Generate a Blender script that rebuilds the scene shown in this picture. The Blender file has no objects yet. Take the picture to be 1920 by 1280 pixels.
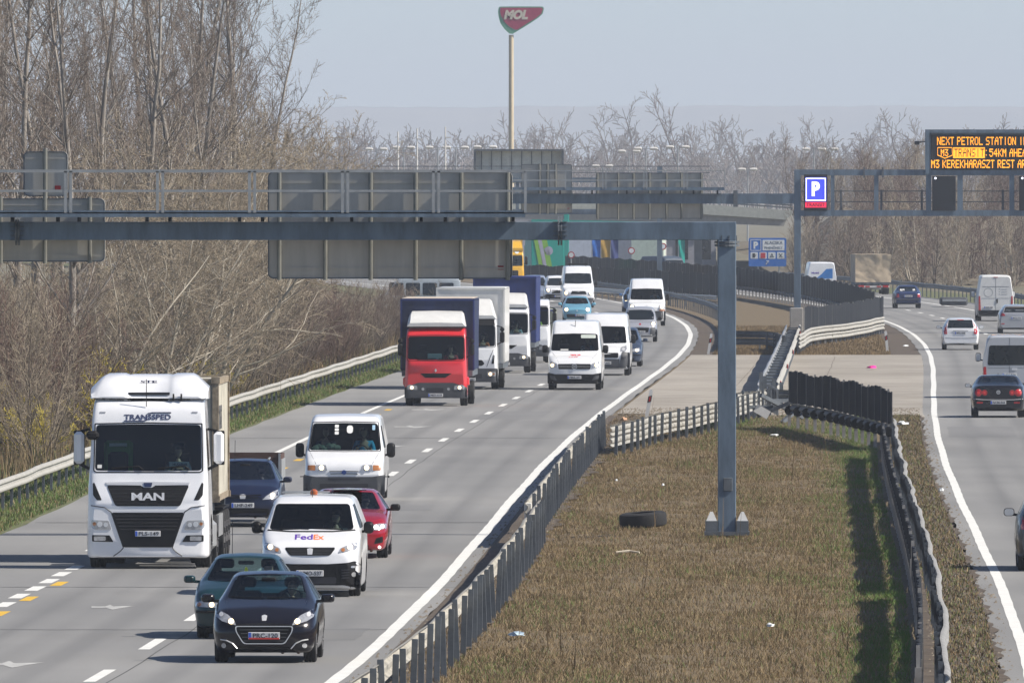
import bpy, bmesh, math, random
import numpy as np
from mathutils import Vector, Matrix
from mathutils.bvhtree import BVHTree
R = math.radians
rng = random.Random(7)
scn = bpy.context.scene
COL = scn.collection

# ------------------------------------------------------------------ camera, sky, sun, exposure
FPX, CAMH, HOR = 28500.0, 7.9, 340.0          # focal length in photo pixels, eye height (m), horizon row
cam_d = bpy.data.cameras.new('camera'); cam = bpy.data.objects.new('camera', cam_d); COL.objects.link(cam)
cam_d.sensor_width = 36; cam_d.lens = FPX/1920*36
cam_d.clip_start = 1; cam_d.clip_end = 60000
cam.location = (0, 0, CAMH)
cam.rotation_euler = (R(90) - math.atan((640-HOR)/FPX), 0, 0)
scn.camera = cam
SUN_EL, SUN_AZ = 43.0, 11.0                   # azimuth: degrees from +X towards the camera
HAZE = .00011
w = bpy.data.worlds.new('World'); scn.world = w; w.use_nodes = True
nt = w.node_tree; nt.nodes.clear()
sky = nt.nodes.new('ShaderNodeTexSky'); sky.sky_type = 'NISHITA'; sky.sun_disc = False
sky.sun_elevation = R(SUN_EL); sky.sun_rotation = R(90+SUN_AZ)
sky.altitude = 100; sky.air_density = .5; sky.dust_density = .5; sky.ozone_density = 1.3
bg = nt.nodes.new('ShaderNodeBackground'); bg.inputs[1].default_value = 0.10
wo = nt.nodes.new('ShaderNodeOutputWorld')
nt.links.new(sky.outputs[0], bg.inputs[0]); nt.links.new(bg.outputs[0], wo.inputs[0])
sd = bpy.data.lights.new('sun', 'SUN'); sd.energy = 5.0; sd.angle = R(0.5); sd.color = (1.0, 0.93, 0.83)
sun = bpy.data.objects.new('sun', sd); COL.objects.link(sun)
sdir = Vector((math.cos(R(SUN_EL))*math.cos(R(SUN_AZ)), -math.cos(R(SUN_EL))*math.sin(R(SUN_AZ)), math.sin(R(SUN_EL))))
sun.rotation_euler = sdir.to_track_quat('Z', 'Y').to_euler(); sun.location = (60, 250, 60)
scn.view_settings.view_transform = 'Standard'; scn.view_settings.look = 'None'
scn.view_settings.exposure = 0.5; scn.view_settings.gamma = 1.0
try:
    scn.cycles.max_bounces = 6; scn.cycles.diffuse_bounces = 3; scn.cycles.glossy_bounces = 3
    scn.cycles.transparent_max_bounces = 12; scn.cycles.volume_bounces = 0
except Exception: pass

def S(py): return (py-HOR)/CAMH
def G(px, py, z=0.0):                          # photo pixel on the ground -> world point
    d = CAMH*FPX/(py-HOR); return Vector(((px-960)*d/FPX, d, z))
def P(px, py, d): return Vector(((px-960)*d/FPX, d, CAMH-(py-HOR)*d/FPX))
def DY(py): return CAMH*FPX/(py-HOR)

# ------------------------------------------------------------------ materials
MATS = {}
def pmat(name, col, rough=.6, metal=0., var=.12, scale=3., bump=0., coat=0., col2=None, emit=None, es=0., detail=6., coord='Object', stretch=None, spec=None):
    if name in MATS: return MATS[name]
    m = bpy.data.materials.new(name); m.use_nodes = True; MATS[name] = m
    n = m.node_tree; b = n.nodes['Principled BSDF']
    b.inputs['Roughness'].default_value = rough; b.inputs['Metallic'].default_value = metal
    b.inputs['Coat Weight'].default_value = coat; b.inputs['Coat Roughness'].default_value = .04
    if spec is not None: b.inputs['Specular IOR Level'].default_value = spec
    c = (*col, 1)
    if emit:
        b.inputs['Base Color'].default_value = c
        b.inputs['Emission Color'].default_value = (*emit, 1); b.inputs['Emission Strength'].default_value = es
        return m
    tc = n.nodes.new('ShaderNodeTexCoord'); tx = n.nodes.new('ShaderNodeTexNoise')
    tx.inputs['Scale'].default_value = scale; tx.inputs['Detail'].default_value = detail; tx.inputs['Roughness'].default_value = .65
    src = tc.outputs[coord]
    if stretch:
        mp = n.nodes.new('ShaderNodeMapping'); mp.inputs['Scale'].default_value = stretch
        n.links.new(src, mp.inputs[0]); src = mp.outputs[0]
    n.links.new(src, tx.inputs['Vector'])
    rp = n.nodes.new('ShaderNodeValToRGB'); rp.color_ramp.elements[0].position = .32; rp.color_ramp.elements[1].position = .68
    if col2 is None:
        lo = tuple(max(0, x*(1-var)) for x in col); hi = tuple(min(1, x*(1+var)) for x in col)
    else: lo, hi = col, col2
    rp.color_ramp.elements[0].color = (*lo, 1); rp.color_ramp.elements[1].color = (*hi, 1)
    n.links.new(tx.outputs['Fac'], rp.inputs[0]); n.links.new(rp.outputs[0], b.inputs['Base Color'])
    if bump:
        bp = n.nodes.new('ShaderNodeBump'); bp.inputs['Strength'].default_value = bump; bp.inputs['Distance'].default_value = .02
        n.links.new(tx.outputs['Fac'], bp.inputs['Height']); n.links.new(bp.outputs[0], b.inputs['Normal'])
    return m
def glassmat(name, tint, refl=.1, rough=.02):
    if name in MATS: return MATS[name]
    m = bpy.data.materials.new(name); m.use_nodes = True; MATS[name] = m
    n = m.node_tree; n.nodes.clear()
    o = n.nodes.new('ShaderNodeOutputMaterial'); t = n.nodes.new('ShaderNodeBsdfTransparent'); t.inputs[0].default_value = (*tint, 1)
    g = n.nodes.new('ShaderNodeBsdfGlossy'); g.inputs['Roughness'].default_value = rough
    lw = n.nodes.new('ShaderNodeLayerWeight'); lw.inputs[0].default_value = .25
    mr = n.nodes.new('ShaderNodeMath'); mr.operation = 'MULTIPLY_ADD'; mr.inputs[1].default_value = .55; mr.inputs[2].default_value = refl
    n.links.new(lw.outputs['Fresnel'], mr.inputs[0])
    x = n.nodes.new('ShaderNodeMixShader'); n.links.new(mr.outputs[0], x.inputs[0]); n.links.new(t.outputs[0], x.inputs[1]); n.links.new(g.outputs[0], x.inputs[2])
    n.links.new(x.outputs[0], o.inputs[0]); return m

M = {}
M['black'] = pmat('black plastic', (.006,.006,.007), .55, var=.25, spec=.25)
M['grey_plastic'] = pmat('grey bumper plastic', (.06,.063,.07), .6, var=.12, scale=2)
M['rubber'] = pmat('tyre rubber', (.011,.011,.012), .85, var=.3, scale=12, bump=.3)
M['rim'] = pmat('alloy rim', (.42,.42,.43), .35, .8, var=.1)
M['steel_rim'] = pmat('dusty steel rim', (.12,.12,.125), .6, .3, var=.2)
M['chrome'] = pmat('chrome trim', (.72,.72,.72), .38, .45, var=.05)
M['glass_in'] = glassmat('windscreen glass', (.36,.52,.54), .035)
M['glass_clear'] = glassmat('pale clear windscreen', (.66,.84,.86), .035)
M['glass_dark'] = pmat('dark window glass', (.008,.012,.016), .08, var=.2, spec=.4)
M['lamp_glass'] = pmat('clear lamp lens', (.42,.43,.45), .1, .35, var=.25, scale=14, coat=1.)
M['lamp_on'] = pmat('lit headlamp', (.9,.85,.7), .3, emit=(1,.74,.40), es=1.9)
M['lamp_white'] = pmat('lit white headlamp', (.9,.9,.9), .3, emit=(1,.97,.92), es=3.0)
M['amber_lens'] = pmat('amber indicator lens', (.38,.15,.05), .25, var=.15, scale=12, coat=.6)
M['red_lens'] = pmat('red tail lamp lens', (.40,.008,.012), .18, var=.3, scale=10, coat=1.)
M['red_on'] = pmat('lit tail lamp', (.6,.02,.02), .2, emit=(1,.06,.06), es=.06)
M['plate'] = pmat('number plate white', (.62,.62,.62), .45, var=.06)
M['plate_blue'] = pmat('plate blue band', (.03,.1,.5), .45, var=.05)
M['ink'] = pmat('black lettering', (.02,.02,.025), .5, var=.1)
M['seat'] = pmat('dark seat fabric', (.014,.015,.018), .9, var=.25, scale=12)
M['dash'] = pmat('dashboard plastic', (.018,.02,.023), .7, var=.2)
M['paper'] = pmat('white paper', (.7,.7,.68), .8, var=.06)
M['skin'] = pmat('skin', (.5,.29,.2), .55, var=.1, scale=10)
M['hair'] = pmat('dark brown hair', (.035,.022,.015), .7, var=.3, scale=30)
M['white_paint'] = pmat('white vehicle paint', (.74,.75,.765), .3, var=.06, scale=1.2, coat=.8)
M['dirty_white'] = pmat('dusty white paint', (.66,.66,.64), .42, var=.07, scale=2.5, coat=.3)
M['red_paint'] = pmat('bright red truck paint', (.62,.022,.028), .32, var=.06, scale=1.5, coat=.7)
M['steel'] = pmat('painted grey blue steel', (.12,.165,.215), .5, .15, var=.28, scale=1.1, bump=.08, stretch=(3,3,.7))
M['galv'] = pmat('galvanised steel', (.36,.37,.37), .45, .45, var=.16, scale=3, bump=.08)
M['galv_dark'] = pmat('weathered galvanised post', (.115,.13,.145), .6, .3, var=.25, scale=4, bump=.1)
M['concrete'] = pmat('concrete', (.36,.345,.32), .85, var=.14, scale=2, bump=.2)

# ------------------------------------------------------------------ mesh builder
class MB:
    def __init__(s): s.v = []; s.f = []; s.mi = []
    def add(s, vs, fs, mi=0):
        o = len(s.v); s.v += [tuple(v) for v in vs]; s.f += [tuple(i+o for i in f) for f in fs]; s.mi += [mi]*len(fs); return s
    def box(s, c, d, rot=None, mi=0, bev=0.):
        x, y, z = d[0]/2, d[1]/2, d[2]/2
        if bev:
            b = min(bev, x*.9, y*.9, z*.9); vs = []; 
            for sz in (-1, 1):
                for (ix, iy) in ((-1,-1),(1,-1),(1,1),(-1,1)): pass
            prof = [(-x+b,-y),(x-b,-y),(x,-y+b),(x,y-b),(x-b,y),(-x+b,y),(-x,y-b),(-x,-y+b)]
            inn = [(px*(1-b/x), py*(1-b/y)) for px, py in prof]
            rings = [(inn,-z),(prof,-z+b),(prof,z-b),(inn,z)]
            for pr, zz in rings: vs += [Vector((px,py,zz)) for px, py in pr]
            fs = []
            for k in range(3):
                for i in range(8):
                    j = (i+1) % 8; fs.append((k*8+i, k*8+j, k*8+8+j, k*8+8+i))
            fs.append(tuple(range(7,-1,-1))); fs.append(tuple(range(24,32)))
        else:
            vs = [Vector(p) for p in ((-x,-y,-z),(x,-y,-z),(x,y,-z),(-x,y,-z),(-x,-y,z),(x,-y,z),(x,y,z),(-x,y,z))]
            fs = [(0,3,2,1),(4,5,6,7),(0,1,5,4),(1,2,6,5),(2,3,7,6),(3,0,4,7)]
        if rot is not None: vs = [rot @ v for v in vs]
        c = Vector(c); return s.add([v+c for v in vs], fs, mi)
    def tube(s, p0, p1, r0, r1=None, n=8, mi=0, cap=True):
        r1 = r0 if r1 is None else r1
        p0 = Vector(p0); p1 = Vector(p1); a = (p1-p0).normalized()
        u = a.orthogonal().normalized(); v = a.cross(u); vs = []
        for p, r in ((p0, r0), (p1, r1)):
            for i in range(n):
                t = 2*math.pi*i/n; vs.append(p + u*(r*math.cos(t)) + v*(r*math.sin(t)))
        fs = [(i, (i+1) % n, n+(i+1) % n, n+i) for i in range(n)]
        if cap: fs += [tuple(range(n-1,-1,-1)), tuple(range(n, 2*n))]
        return s.add(vs, fs, mi)
    def bar(s, p0, p1, w, h, mi=0):            # rectangular bar, w across, h in the up direction
        p0 = Vector(p0); p1 = Vector(p1); a = (p1-p0).normalized(); up = Vector((0,0,1))
        if abs(a.z) > .95: up = Vector((0,1,0))
        u = a.cross(up).normalized(); v = u.cross(a)
        vs = []
        for p in (p0, p1):
            for (i, j) in ((-1,-1),(1,-1),(1,1),(-1,1)): vs.append(p + u*(i*w/2) + v*(j*h/2))
        return s.add(vs, [(3,2,1,0),(4,5,6,7),(0,1,5,4),(1,2,6,5),(2,3,7,6),(3,0,4,7)], mi)
    def sweep(s, pts, prof, mi=0, closed=True, cap=True):   # prof: (across, up) points swept along a ground path
        n = len(prof); vs = []; pts = [Vector(p) for p in pts]
        for i, p in enumerate(pts):
            a = (pts[min(i+1, len(pts)-1)] - pts[max(i-1, 0)]); a.z = 0; a.normalize(); u = Vector((a.y, -a.x, 0))
            for (q, h) in prof: vs.append(p + u*q + Vector((0,0,h)))
        fs = []; m = n if closed else n-1
        for i in range(len(pts)-1):
            for j in range(m): fs.append((i*n+j, i*n+(j+1) % n, (i+1)*n+(j+1) % n, (i+1)*n+j))
        if cap and closed: fs += [tuple(range(n-1,-1,-1)), tuple((len(pts)-1)*n+k for k in range(n))]
        return s.add(vs, fs, mi)
    def lathe(s, prof, c, axis='Z', n=24, mi=0):   # prof: (radius, along)
        c = Vector(c); vs = []; m = len(prof)
        for i in range(n):
            t = 2*math.pi*i/n; ct, st = math.cos(t), math.sin(t)
            for (r, h) in prof:
                q = (r*ct, r*st, h) if axis == 'Z' else ((h, r*ct, r*st) if axis == 'X' else (r*ct, h, r*st))
                vs.append(c+Vector(q))
        fs = [(i*m+j, i*m+j+1, ((i+1) % n)*m+j+1, ((i+1) % n)*m+j) for i in range(n) for j in range(m-1)]
        return s.add(vs, fs, mi)
    def prism(s, poly, y0, y1, mi=0, f=None):      # outline (x,z) extruded along y
        n = len(poly); f = f or (lambda x, y, z: Vector((x, y, z)))
        vs = [f(x, y0, z) for x, z in poly] + [f(x, y1, z) for x, z in poly]
        fs = [tuple(range(n)), tuple(range(2*n-1, n-1, -1))] + [(i, i+n, (i+1) % n+n, (i+1) % n) for i in range(n)]
        return s.add(vs, fs, mi)
    def mesh(s, name, mats, smooth=False, ang=35):
        me = bpy.data.meshes.new(name); me.from_pydata(s.v, [], s.f)
        for m in (mats if isinstance(mats, (list, tuple)) else [mats]): me.materials.append(m)
        if any(s.mi): me.polygons.foreach_set('material_index', s.mi)
        if smooth:
            me.polygons.foreach_set('use_smooth', [True]*len(s.f)); me.set_sharp_from_angle(angle=R(ang))
        me.update(); return me
    def build(s, name, mats, parent=None, smooth=False, ang=35, fix=True):
        me = s.mesh(name, mats, smooth, ang)
        if fix:
            b = bmesh.new(); b.from_mesh(me); bmesh.ops.recalc_face_normals(b, faces=b.faces); b.to_mesh(me); b.free()
            if smooth: me.set_sharp_from_angle(angle=R(ang))
        return link(name, me, parent)
def link(name, me, parent=None):
    o = bpy.data.objects.new(name, me); COL.objects.link(o)
    if parent: o.parent = parent
    return o
def tag(o, label=None, cat=None, group=None, kind=None):
    if label: o['label'] = label
    if cat: o['category'] = cat
    if group: o['group'] = group
    if kind: o['kind'] = kind
    return o
def thing(name, label, cat, loc=(0,0,0), rz=0., group=None):
    o = bpy.data.objects.new(name, None); COL.objects.link(o); o.empty_display_size = .2
    o.location = loc; o.rotation_euler = (0, 0, rz); return tag(o, label, cat, group)
def kids(o): return [c for c in ALLCH.get(o.name, [])]
def dup_tree(root, loc, rz, sc=1., label=None, group=None):
    r = root.copy(); COL.objects.link(r); r.location = loc; r.rotation_euler = (0, 0, rz)
    r.scale = (sc, sc, sc) if not isinstance(sc, tuple) else sc
    if label: r['label'] = label
    if group: r['group'] = group
    for ch in list(root.children):
        c = ch.copy(); COL.objects.link(c); c.parent = r
        for g in ch.children:
            d = g.copy(); COL.objects.link(d); d.parent = c
    return r
def text_mesh(txt, size_w, size_h, depth=.004, bold=0., shear=0., space=1.):
    cu = bpy.data.curves.new('t', 'FONT'); cu.body = txt; cu.size = 1; cu.align_x = 'CENTER'; cu.extrude = 0
    cu.offset = bold; cu.shear = shear; cu.space_character = space; cu.resolution_u = 3
    o = bpy.data.objects.new('t', cu); COL.objects.link(o)
    dg = bpy.context.evaluated_depsgraph_get(); me = bpy.data.meshes.new_from_object(o.evaluated_get(dg))
    bpy.data.objects.remove(o); bpy.data.curves.remove(cu)
    vs = np.array([v.co[:] for v in me.vertices]); fs = [tuple(p.vertices) for p in me.polygons]
    bpy.data.meshes.remove(me)
    lo, hi = vs.min(0), vs.max(0); c = (lo+hi)/2; e = hi-lo
    return [((v[0]-c[0])/e[0]*size_w, (v[1]-c[1])/e[1]*size_h) for v in vs], fs
def lettering(name, txt, w_, h_, frame, mat, parent=None, depth=.006, **k):
    # frame: function (u, v, lift) -> point; letters stand 'depth' proud
    uv, fs = text_mesh(txt, w_, h_, **k); b = MB(); n = len(uv)
    top = [frame(u, v, depth) for u, v in uv]; bot = [frame(u, v, -.002) for u, v in uv]
    edge = {}
    for f in fs:
        for i in range(len(f)):
            a, c = f[i], f[(i+1) % len(f)]; e = (min(a,c), max(a,c)); edge[e] = edge.get(e, 0)+1
    side = [(a, c, c+n, a+n) for (a, c), q in edge.items() if q == 1]
    b.add(top+bot, fs+side); return b.build(name, mat, parent, fix=False)
def mir(p): return [(-x, z) for x, z in reversed(p)]
def rr(x0, z0, x1, z1, r, n=4):
    out = []
    for cx, cz, a0 in ((x1-r, z0+r, -90), (x1-r, z1-r, 0), (x0+r, z1-r, 90), (x0+r, z0+r, 180)):
        for i in range(n+1):
            t = R(a0+90*i/n); out.append((cx+r*math.cos(t), cz+r*math.sin(t)))
    return out
def rpoly(pts, r, n=3):                        # round the corners of a polygon
    out = []; m = len(pts)
    for i in range(m):
        p = Vector(pts[i]); a = Vector(pts[i-1])-p; c = Vector(pts[(i+1) % m])-p
        q = min(r, a.length*.45, c.length*.45); s_ = p+a.normalized()*q; e = p+c.normalized()*q
        for k in range(n+1):
            t = k/n; z = s_*(1-t)**2 + p*2*t*(1-t) + e*t*t; out.append((z.x, z.y))
    return out
def disc(x, z, r, n=16): return [(x+r*math.cos(2*math.pi*i/n), z+r*math.sin(2*math.pi*i/n)) for i in range(n)]
# ------------------------------------------------------------------ people
def skin_mesh(name, verts, edges, radii, root, mat, sub=1):
    me = bpy.data.meshes.new(name+'_src'); me.from_pydata(verts, edges, [])
    o = bpy.data.objects.new(name+'_src', me); COL.objects.link(o)
    o.modifiers.new('s', 'SKIN'); sv = me.skin_vertices[0].data
    for i, r in enumerate(radii): sv[i].radius = r if isinstance(r, tuple) else (r, r)
    sv[root].use_root = True
    if sub: ss = o.modifiers.new('u', 'SUBSURF'); ss.levels = sub
    dg = bpy.context.evaluated_depsgraph_get(); out = bpy.data.meshes.new_from_object(o.evaluated_get(dg))
    out.name = name; bpy.data.objects.remove(o); bpy.data.meshes.remove(me)
    out.materials.clear(); out.materials.append(mat)
    out.polygons.foreach_set('use_smooth', [True]*len(out.polygons)); return out
def person_meshes():
    V = [(0,.02,.06),(0,.05,.25),(0,.08,.44),(0,.08,.54),(0,.06,.62)]; E = [(0,1),(1,2),(2,3),(3,4)]; Rr = [(.15,.11),(.14,.1),(.15,.1),.055,.05]
    for s in (-1, 1):
        b = len(V)
        V += [(s*.19,.08,.48),(s*.25,-.1,.26),(s*.17,-.36,.33),(s*.155,-.43,.345)]; E += [(2,b),(b,b+1),(b+1,b+2),(b+2,b+3)]; Rr += [.062,.043,.03,(.036,.018)]
        for k, (dx, ln) in enumerate(((-.03,.062),(-.01,.072),(.01,.068),(.03,.05))):
            f = len(V); x = s*.155+dx
            V += [(x,-.455,.36),(x,-.455-ln*.5,.375),(x,-.455-ln*.8,.345)]; E += [(b+3,f),(f,f+1),(f+1,f+2)]; Rr += [.0095,.009,.008]
        f = len(V); V += [(s*.115,-.415,.36),(s*.1,-.45,.38)]; E += [(b+3,f),(f,f+1)]; Rr += [.011,.009]
        k = len(V); V += [(s*.11,-.02,.05),(s*.14,-.44,.13),(s*.13,-.58,-.26),(s*.13,-.72,-.3)]; E += [(0,k),(k,k+1),(k+1,k+2),(k+2,k+3)]; Rr += [.095,.065,.045,.04]
    body = skin_mesh('person', V, E, Rr, 0, M['skin'])
    b = MB(); b.v = [tuple(v.co) for v in body.vertices]; b.f = [tuple(p.vertices) for p in body.polygons]
    n, m, c = 16, 12, Vector((0,.035,.735)); vs = []
    for j in range(m+1):
        ph = math.pi*j/m
        for i in range(n):
            t = 2*math.pi*i/n; x, y, z = math.sin(ph)*math.cos(t), math.sin(ph)*math.sin(t), math.cos(ph)
            jaw = 1-.22*max(0, -z); x *= .077*jaw; y *= .096*(1-.12*max(0, -z)); zz = z*.122
            if y < 0 and abs(x) < .02: y -= .022*math.exp(-((zz+.012)/.022)**2)       # nose
            if y < 0: y += .008*math.exp(-((zz-.02)/.012)**2)*(1 if .015 < abs(x) < .05 else 0)   # eye sockets
            if y < 0 and abs(x) < .03: y += .006*math.exp(-((zz+.055)/.006)**2)        # mouth
            vs.append(c+Vector((x, y, zz)))
    b.add(vs, [(j*n+i, j*n+(i+1) % n, (j+1)*n+(i+1) % n, (j+1)*n+i) for j in range(m) for i in range(n)])
    for s in (-1, 1): b.lathe([(0,0),(.028,.004),(.032,.012),(.0,.016)], c+Vector((s*.07-.008,.01,-.01)), 'X', 8)
    body2 = b.mesh('person', M['skin'], True, 180)
    hb = MB(); vs = []
    for j in range(7):
        ph = math.pi*.56*j/6
        for i in range(n):
            t = 2*math.pi*i/n; yb = math.sin(t); p2 = ph*(1 if yb > -.2 else .62)
            vs.append(c+Vector((.084*math.sin(p2)*math.cos(t), .104*math.sin(p2)*math.sin(t)+.006, .131*math.cos(p2))))
    hb.add(vs, [(j*n+i, j*n+(i+1) % n, (j+1)*n+(i+1) % n, (j+1)*n+i) for j in range(6) for i in range(n)])
    hair = hb.mesh('hair', M['hair'], True, 180)
    V2 = [(0,.02,.04),(0,.05,.25),(0,.08,.44),(0,.08,.525)]; E2 = [(0,1),(1,2),(2,3)]; R2 = [(.165,.125),(.155,.115),(.165,.115),.066]
    for s in (-1, 1):
        q = len(V2); V2 += [(s*.19,.08,.48),(s*.25,-.1,.26),(s*.185,-.31,.315)]; E2 += [(2,q),(q,q+1),(q+1,q+2)]; R2 += [.074,.056,.045]
    shirt = skin_mesh('shirt', V2, E2, R2, 0, M['seat'])
    V3 = [(0,.02,.04)]; E3 = []; R3 = [(.168,.13)]
    for s in (-1, 1):
        q = len(V3); V3 += [(s*.11,-.02,.045),(s*.14,-.44,.13),(s*.13,-.57,-.2)]; E3 += [(0,q),(q,q+1),(q+1,q+2)]; R3 += [.105,.077,.062]
    trou = skin_mesh('trousers', V3, E3, R3, 0, M['dash'])
    return body2, hair, shirt, trou
PM = person_meshes()
def person(label, loc, rz, shirt_mat, group=None, hair=True):
    o = link('person', PM[0]); o.location = loc; o.rotation_euler = (0, 0, rz); tag(o, label, 'person', group)
    if hair: link('hair', PM[1], o)
    me = PM[2].copy(); me.materials.clear(); me.materials.append(shirt_mat); link('shirt', me, o); link('trousers', PM[3], o)
    return o

# ------------------------------------------------------------------ vehicle bodies
def section(k):
    zb, wl, zm, wm, zs, ws, zt, wt, cr, rt = k
    pts = [(0,zb),(wl,zb),(wm,zm),(ws,zs),(wt,zt),(0,zt+cr)]; rad = [0,.09,.3,.09,rt,0]
    out = [pts[0]]; prev = Vector(pts[0])
    for i in range(1, 5):
        p = Vector(pts[i]); a = Vector(pts[i-1])-p; c = Vector(pts[i+1])-p
        q1 = min(rad[i], a.length*.45); q2 = min(rad[i], c.length*.45)
        s_ = p+a.normalized()*q1 if a.length > 1e-6 else p; e = p+c.normalized()*q2 if c.length > 1e-6 else p
        for t in (.5,): out.append(tuple(prev*(1-t)+s_*t))
        for t in (0,.25,.5,.75,1): z = s_*(1-t)**2+p*2*t*(1-t)+e*t*t; out.append((z.x, z.y))
        prev = e
    for t in (.33,.66,1.): z = prev*(1-t)+Vector(pts[5])*t; out.append((z.x, z.y+cr*0))
    return out
def loft(keys, step=.09, sm=.045):
    K = np.array([(*k, *((.01,.12)[len(k)-9:])) if len(k) < 11 else k for k in keys], float); y = K[:, 0]
    ys = [y[0]]
    for a, b in zip(y[:-1], y[1:]):
        n = max(1, int(math.ceil((b-a)/step))) if (b-a) < 2.2 else max(1, int((b-a)/.35))
        ys += [a+(b-a)*(i+1)/n for i in range(n)]
    def ev(t): return np.array([np.interp(t, y, K[:, c]) for c in range(1, 11)])
    bm = bmesh.new(); rings = []
    for t in ys:
        q = min(sm, t-y[0], y[-1]-t); p = (ev(t-q)+2*ev(t)+ev(t+q))/4
        h = section(p); full = [(x, z) for x, z in h]+[(-x, z) for x, z in h[-2:0:-1]]
        rings.append([bm.verts.new((x, t, z)) for x, z in full])
    n = len(rings[0])
    for a, b in zip(rings[:-1], rings[1:]):
        for i in range(n):
            j = (i+1) % n; bm.faces.new((a[i], a[j], b[j], b[i]))
    for rg, rev in ((rings[0], True), (rings[-1], False)):      # strip caps, left to right
        h = n//2
        for i in range(h):
            A, B, C_, D = rg[i], rg[(i+1)], rg[(n-i-1) % n], rg[(n-i) % n]
            q = []
            for v in (A, B, C_, D):
                if v not in q: q.append(v)
            if len(q) > 2:
                try: bm.faces.new(q if not rev else q[::-1])
                except ValueError: pass
    bmesh.ops.recalc_face_normals(bm, faces=bm.faces)
    return bm
SIDE = {'F': ((0,-1,0), lambda a, b: Vector((a, -50, b))), 'B': ((0,1,0), lambda a, b: Vector((-a, 50, b))),
        'R': ((1,0,0), lambda a, b: Vector((50, a, b))), 'L': ((-1,0,0), lambda a, b: Vector((-50, a, b)))}
def to2(side, co):
    return {'F': (co.x, co.z), 'B': (-co.x, co.z), 'R': (co.y, co.z), 'L': (co.y, co.z)}[side]
def inside(p, poly):
    c = False; n = len(poly)
    for i in range(n):
        (x1, y1), (x2, y2) = poly[i], poly[i-1]
        if (y1 > p[1]) != (y2 > p[1]) and p[0] < (x2-x1)*(p[1]-y1)/(y2-y1)+x1: c = not c
    return c
WHEELS = {}
LINED = {}
def lined(m):                                  # painted sheet metal outside, dark trim on its inner face
    if m.name in LINED: return LINED[m.name]
    q = m.copy(); q.name = m.name+' with inner trim'; LINED[m.name] = q; n = q.node_tree; o = [x for x in n.nodes if x.type == 'OUTPUT_MATERIAL'][0]; src = o.inputs[0].links[0].from_socket
    g = n.nodes.new('ShaderNodeNewGeometry'); d = n.nodes.new('ShaderNodeBsdfDiffuse'); d.inputs[0].default_value = (.028,.034,.036,1); x = n.nodes.new('ShaderNodeMixShader')
    n.links.new(g.outputs['Backfacing'], x.inputs[0]); n.links.new(src, x.inputs[1]); n.links.new(d.outputs[0], x.inputs[2]); n.links.new(x.outputs[0], o.inputs[0]); return q
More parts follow.
